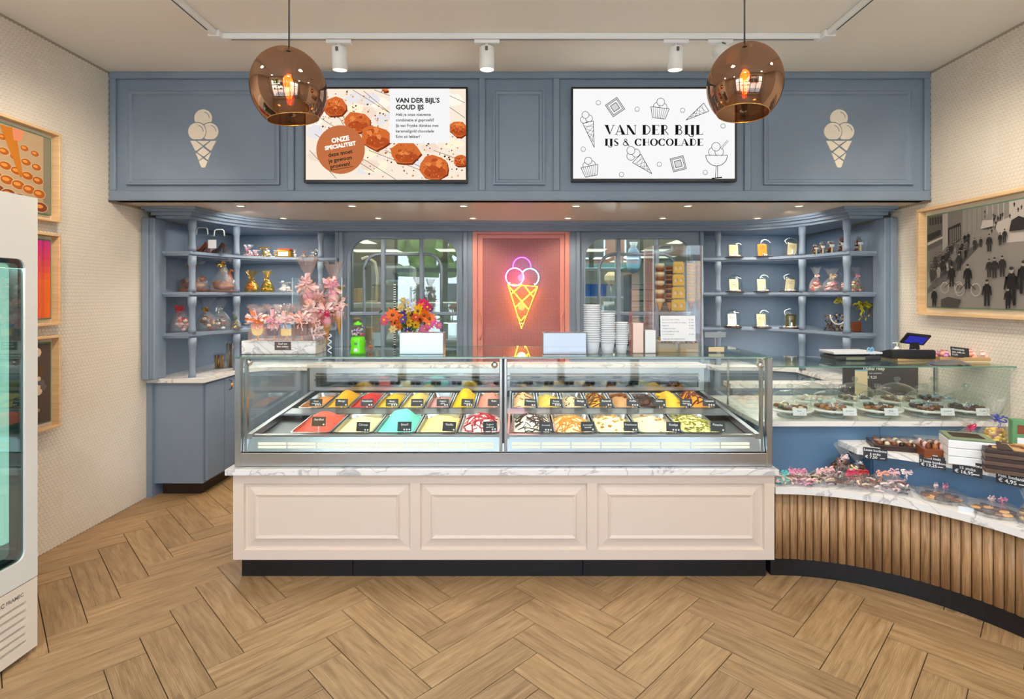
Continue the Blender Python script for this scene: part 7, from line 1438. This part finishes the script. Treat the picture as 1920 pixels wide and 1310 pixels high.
bag('clear bag of red and brown sweets behind the stack of white boxes', 1815, 3.02, ZMS, 52, 52, [RED, CHOC, PINKS[0], MATS['orange_brown']], PINKS[4], 52, n=34, s=0.018, neck=0.7)
t = thing('green_framed_box', 'green framed gift box at the end of the marble shelf', 'box', (X(1918, 2.80), 2.80, ZMS+0.0004), -0.4); MB().box(-0.05, -0.02, 0, 0.09, 0.03, 0.20, GREENB, 0.003).build('box', t); MB().box(-0.03, -0.0215, 0.02, 0.07, -0.0202, 0.11, PAPER).build('window', t); MB().box(-0.03, -0.0215, 0.13, 0.07, -0.0202, 0.175, CHOC).build('upper_window', t)
for a, (px, py, wpx, hpx, Yt, ls, lb) in zip((66, 56, 47, 35), ((1641, 851, 35, 22, 2.975, ('Losse bonbons', '6 stuks', '\u20ac 7,50'), 'black price tag for six loose bonbons, under the flat dark praline box'), (1748, 866, 37, 23, 2.84, ('Melk melt', '12 losse bonbons', '\u20ac 13,25'), 'black price tag under the taller brown praline box'), (1813.5, 878, 41, 27, 2.73, ('Losse bonbons', '15 stuks', '\u20ac 16,95'), 'black price tag under the stack of white boxes'), (1898, 895, 45, 31, 2.56, ('Chocolade reep', 'met bedankt', '\u20ac 4,95'), 'black price tag under the stack of thin dark boxes'))):
    dx = X(px, Yt)-AC[0]; 
    for _ in range(30):       # slide along the view ray to just in front of the shelf's curved edge
        dx, dy = X(px, Yt)-AC[0], Yt-AC[1]; rr = math.hypot(dx, dy)
        Yt += (1.064-rr)*0.6
    th = math.atan2(Yt-AC[1], X(px, Yt)-AC[0]); k = S(Yt); w, h = wpx*k*1.08, hpx*k
    t = thing('price_tag', lb, 'price tag', (X(px, Yt), Yt, Z(py, Yt)), (0, 0, (th-PI/2)), group='black price tags on the curved marble shelf')
    MB().box(-w/2, 0, -h/2, w/2, 0.002, h/2, CARD, 0.0006).build('board', t); b = MB()
    for i, l in enumerate(ls): b.text(l, 0 if i < 2 else -w*0.42, h*(0.2-0.3*i), h*(0.27 if i < 2 else 0.33)*min(1, 16/max(len(l), 13)), CHALK, 'CENTER' if i < 2 else 'LEFT', 0, 0.02)
    b.line((w*0.2, -h*0.33), (w*0.4, -h*0.3), h*0.06, CHALK); b.build('lettering', t, recalc=False); MB().box(-w*0.2, 0.0022, h*0.1, w*0.2, 0.0035, h/2+0.004, ACED).build('clip', t)
# ---- lower marble shelf
ZL = 0.5054
bag('upright clear bag of marbled chocolate sticks with a pink and white tie', 1580, 3.06, ZL, 46, 64, [CHOD, CHOC, PINKS[0], CHOD, CHOC], PINKS[3], 61, n=110, s=0.021, shape='stick', neck=0.66, bw=0.8)
bag('second upright clear bag of chocolate sticks leaning on the first', 1607, 3.02, ZL, 42, 54, [CHOD, CHOC, CHOW, CHOD], SILV, 62, n=90, s=0.019, shape='stick', neck=0.66, bw=0.8)
def flat(label, px, Y, w, d, h, mats, bm, seed, rot=0, bows=1, shape='stick'):
    h *= 1.35; t = thing('flat_sweets_pack', label, 'sweets pack', (X(px, Y), Y, ZL+0.0003), rot, group='ribboned packs on the lower marble shelf'); q = random.Random(seed)
    b = MB()
    for i in range(56):
        x, y, z = q.uniform(-0.42, 0.42)*w, q.uniform(-0.38, 0.38)*d, 0.006+q.random()*h*0.55; a = q.uniform(0, PI); v = Vector((math.cos(a), math.sin(a)*0.7, q.uniform(-0.15, 0.15)))*0.022; p = Vector((x, y, z)); b.tube([p-v, p+Vector((0, 0, 0.004)), p+v], 0.0048, mats[i % len(mats)], 5)
    b.build('chocolates', t)['kind'] = 'stuff'
    b = MB(); b.grid(lambda u, v: ((u-0.5)*w, (v-0.5)*d, 0.001+h*(max(0, math.sin(PI*u))**0.4)*(max(0, math.sin(PI*v))**0.4)*(1+0.22*noise.noise(Vector((u*7, v*6, seed))))), 18, 12, CELLO); b.build('wrapper', t)
    b = MB()
    for k in range(bows): bow(b, (w*(-0.2+0.34*k), -d*0.25+d*0.2*k, h+0.008), 0.034, bm[k % len(bm)], 3, seed+k)
    b.build('ribbon', t)
flat('small pack with turquoise ribbon against the cream counter', 1468, 2.99, 0.09, 0.1, 0.045, [TURQ, CHOW, PINKS[0]], [TURQ], 71, 0.2)
flat('flat pack of pink and brown chocolates with a magenta ribbon', 1497, 2.985, 0.13, 0.1, 0.05, [PINKS[0], CHOC, PINKS[1]], [PINKS[1]], 72, -0.5, 2)
flat('flat pack of chocolate letters with a large pink bow', 1544, 2.985, 0.17, 0.13, 0.055, [PINKS[0], CHOC, CHOD, CHOW], [PINKS[0]], 73, -0.1, 2)
flat('flat pack of chocolates with a red bow in front of the upright bags', 1605, 2.93, 0.19, 0.14, 0.06, [CHOC, CHOD, CHOW, CHOC], [PINKS[4], RED], 74, -0.2, 2)
flat('flat pack of chocolate letters with orange and pink bows', 1665, 2.88, 0.19, 0.15, 0.07, [PINKS[0], CHOC, CHOD, PINKS[3]], [PINKS[2], PINKS[0], PINKS[3]], 75, -0.35, 3)
def tray(label, px, Y, rot, seed):
    t = thing('round_sweets_tray', label, 'tray', (X(px, Y), Y, ZL+0.0003), rot, group='round trays of chocolate discs'); t.scale = (0.8, 0.8, 0.9); b = MB(); b.lathe([(0, 0), (0.105, 0), (0.13, 0.022), (0.133, 0.022), (0.133, 0.025), (0.128, 0.025), (0.103, 0.003), (0, 0.003)], ACRYL, 36, wob=lambda a, j: 1); b.build('clear_tray', t)
    MB().lathe([(0, 0.0035), (0.1, 0.0035), (0.1, 0.006), (0, 0.006)], KRAFT, 32).build('inlay', t)
    q = random.Random(seed); n_ = 0
    for ring_, (r_, k_) in enumerate(((0.0, 1), (0.045, 6), (0.084, 11))):
        for i in range(k_):
            a = 2*PI*i/k_+ring_*0.4; m = (CHOD, CHOD, P('disc_orange', (240, 180, 100), 0.5) if 'disc_orange' not in MATS else MATS['disc_orange'], CHOC)[(n_*7+seed) % 4]; n_ += 1
            b = MB(); b.T = Matrix.Translation((r_*math.cos(a), r_*math.sin(a), 0.0075+0.006*(i % 2))) @ Matrix.Rotation(q.uniform(-0.15, 0.15), 4, 'X') @ Matrix.Rotation(q.uniform(-0.15, 0.15), 4, 'Y'); b.lathe([(0, 0), (0.024, 0), (0.025, 0.003), (0.022, 0.007), (0, 0.007)], m, 18)
            o = b.build('chocolate_disc', t)
    b = MB(); b.lathe([(0.129, 0.026), (0.122, 0.038), (0.1, 0.05), (0.05, 0.056), (0, 0.057)], CELLO, 30, wob=lambda a, j: 1+0.02*math.sin(7*a+j)); b.build('film', t)
    b = MB(); bow(b, (0.07, 0.03, 0.062), 0.036, PINKS[1], 3, seed); bow(b, (0.03, 0.06, 0.06), 0.03, PINKS[3], 3, seed+1); b.build('ribbon', t)
tray('round clear tray of chocolate discs lying before the other round tray', 1764, 2.76, 0.3, 1); tray('round clear tray of chocolate discs with the pink ribbon, farther along the curve', 1864, 2.58, 0.0, 4)
bag('brown bag cut by the picture edge on the lower marble shelf', 1925, 2.47, ZL, 30, 60, [CHOC, CHOD, KRAFT], KRAFT, 55, n=20, s=0.016)
t = thing('white_shelf_card', 'small clear and white card on the marble edge between the round trays', 'card', (X(1811, 2.60), 2.60, ZL), (0, 0, -0.5)); MB().box(-0.03, 0, 0, 0.03, 0.002, 0.022, ACED, 0.0005).build('card', t)
# ================================================================ things in the kitchen
def kp(px, Y, z): return (X(px, Y), Y, z)
KS = P('kitchen_steel', (170, 172, 168), 0.35, 0.7); KG = P('kitchen_grey', (150, 152, 148), 0.5)
t = thing('kitchen_table', 'pale kitchen table behind the flowers', 'table', kp(720, 6.2, 0)); MB().box(-1.0, -0.35, 1.40, 1.3, 0.35, 1.46, P('table_cream', (226, 224, 200), 0.5), 0.01).build('top', t)
for x in (-0.95, 1.25):
    for y in (-0.3, 0.3): MB().box(x-0.03, y-0.03, 0, x+0.03, y+0.03, 1.40, KS).build('leg', t)
MB().box(-0.98, -0.33, 0.7, 1.28, 0.33, 0.74, KS).build('lower_shelf', t)
def onT(px, Y, z, name, lb, cat, parts):
    t = thing(name, lb, cat, kp(px, Y, z))
    for nm, fn in parts: b = MB(); fn(b); b.build(nm, t)
onT(698, 6.2, 1.461, 'swan_neck_lamp', 'pale swan neck lamp in the kitchen', 'lamp', [('base', lambda b: b.cyl((0, 0, 0), 0.06, 0.02, CHOW, 16)), ('neck', lambda b: b.tube([(0.05, 0, 0.02), (0.06, 0, 0.3), (0.03, 0, 0.46), (-0.06, 0, 0.52), (-0.12, 0, 0.5)], 0.016, CHOW, 8))])
onT(660, 6.15, 1.461, 'kraft_box', 'brown box with an orange label in the kitchen window', 'box', [('box', lambda b: b.box(-0.14, -0.1, 0, 0.1, 0.1, 0.16, KRAFT, 0.004)), ('label', lambda b: b.box(-0.1, -0.103, 0.02, -0.02, -0.1, 0.12, ORANGE))])
onT(668, 5.6, 0.95, 'cardboard_box', 'open cardboard box low in the kitchen window', 'box', [('box', lambda b: b.box(-0.16, -0.1, 0, 0.16, 0.12, 0.26, KRAFT, 0.004)), ('flap', lambda b: b.prism([(-0.16, 0.26), (0.0, 0.36), (0.02, 0.345), (-0.15, 0.25)], -0.1, 0.1, KRAFT, 'y'))])
t = thing('packing_bench', 'dark bench carrying the open cardboard box', 'bench', kp(668, 5.6, 0)); MB().box(-0.25, -0.18, 0.90, 0.6, 0.2, 0.949, KG, 0.004).build('top', t)
for x in (-0.22, 0.56): MB().box(x-0.02, -0.15, 0, x+0.02, 0.15, 0.90, KG).build('leg', t)
onT(745, 6.3, 1.461, 'ice_machine', 'grey drum shaped machine on the kitchen table', 'machine', [('body', lambda b: b.box(-0.15, -0.15, 0, 0.2, 0.15, 0.42, KG, 0.03)), ('drum', lambda b: b.lathe([(0, -0.02), (0.12, 0), (0.13, 0.05), (0, 0.06)], KS, 20, (0, -0.16, 0.2))), ('spout', lambda b: b.tube([(0, -0.16, 0.36), (0.05, -0.22, 0.3), (0.05, -0.22, 0.2)], 0.02, DKGREY, 8))])
t = thing('storage_rack', 'kitchen rack with a blue crate, seen in the arched window beside the cups', 'rack', kp(1108, 6.2, 0))
for x in (-0.35, 0.32):
    for y in (-0.2, 0.2): MB().box(x-0.012, y-0.012, 0, x+0.012, y+0.012, 2.0, KS).build('upright', t)
for z in (1.1, 1.36, 1.53, 1.85): MB().box(-0.36, -0.22, z-0.02, 0.33, 0.22, z, WHITE, 0.003).build('shelf', t)
onT(1113, 6.1, 1.531, 'blue_crate', 'bright blue crate on the kitchen rack', 'crate', [('crate', lambda b: b.prism(rrect(-0.13, -0.1, 0.13, 0.1, 0.02, 3), 0, 0.13, P('crate_blue', (26, 120, 196), 0.4), 'z', [rrect(-0.115, -0.085, 0.115, 0.085, 0.015, 3)])), ('rim', lambda b: b.box(-0.14, -0.105, 0.12, 0.14, -0.1, 0.135, MATS['crate_blue']))])
for i, x in enumerate((1097, 1106, 1118)): onT(x, 6.1, 1.3605, 'storage_jar', ('first', 'second', 'third')[i]+' cloudy storage jar from the pink door, under the blue crate', 'jar', [('jar', lambda b: b.cyl((0, 0, 0), 0.03, 0.09, KS, 14)), ('lid', lambda b: b.cyl((0, 0, 0.09), 0.032, 0.015, WHITE, 14))])
t = thing('stand_mixer', 'pale stand mixer in the kitchen behind the cone case', 'mixer', kp(1152, 6.9, 1.2)); MB().box(-0.1, -0.15, 0, 0.1, 0.15, 0.05, CHOW, 0.01).build('base', t); MB().box(0.02, -0.05, 0.05, 0.1, 0.1, 0.5, CHOW, 0.03).build('column', t); MB().box(-0.12, -0.08, 0.48, 0.12, 0.1, 0.64, CHOW, 0.05).build('head', t); b = MB(); b.lathe([(0.06, 0), (0.1, 0.12), (0.1, 0.2), (0.095, 0.2), (0.055, 0.01)], KS, 18, (-0.04, 0, 0.06)); b.build('bowl', t); MB().cyl((-0.04, 0, 0.26), 0.012, 0.22, KS, 8).build('whisk', t)
t = thing('mixer_table', 'low steel table under the stand mixer', 'table', kp(1152, 6.9, 0)); MB().box(-0.2, -0.25, 1.15, 0.25, 0.25, 1.199, KS, 0.004).build('top', t); MB().box(-0.17, -0.2, 0, 0.2, 0.2, 1.15, P('kitchen_olive', (122, 122, 104), 0.6)).build('cupboard', t)
t = thing('tray_rack', 'dark rack of baking trays in the kitchen', 'rack', kp(1203, 6.3, 0))
for x in (-0.17, 0.27): MB().box(x-0.015, -0.2, 0, x+0.015, 0.2, 1.78, DKGREY).build('upright', t)
for i in range(12): MB().box(-0.155, -0.2, 0.95+i*0.065, 0.255, 0.2, 0.962+i*0.065, KS if i % 2 else DKGREY, 0.002).build('tray', t)
onT(1188, 6.3, 1.79, 'blue_sack', 'blue and white sack on top of the tray rack', 'sack', [('sack', lambda b: b.blob((0, 0, 0.16), (0.09, 0.08, 0.16), CUPB, 10, 8, 0.08, 4)), ('tie', lambda b: b.cyl((0, 0, 0.3), 0.03, 0.07, WHITE, 8, 0.05))])
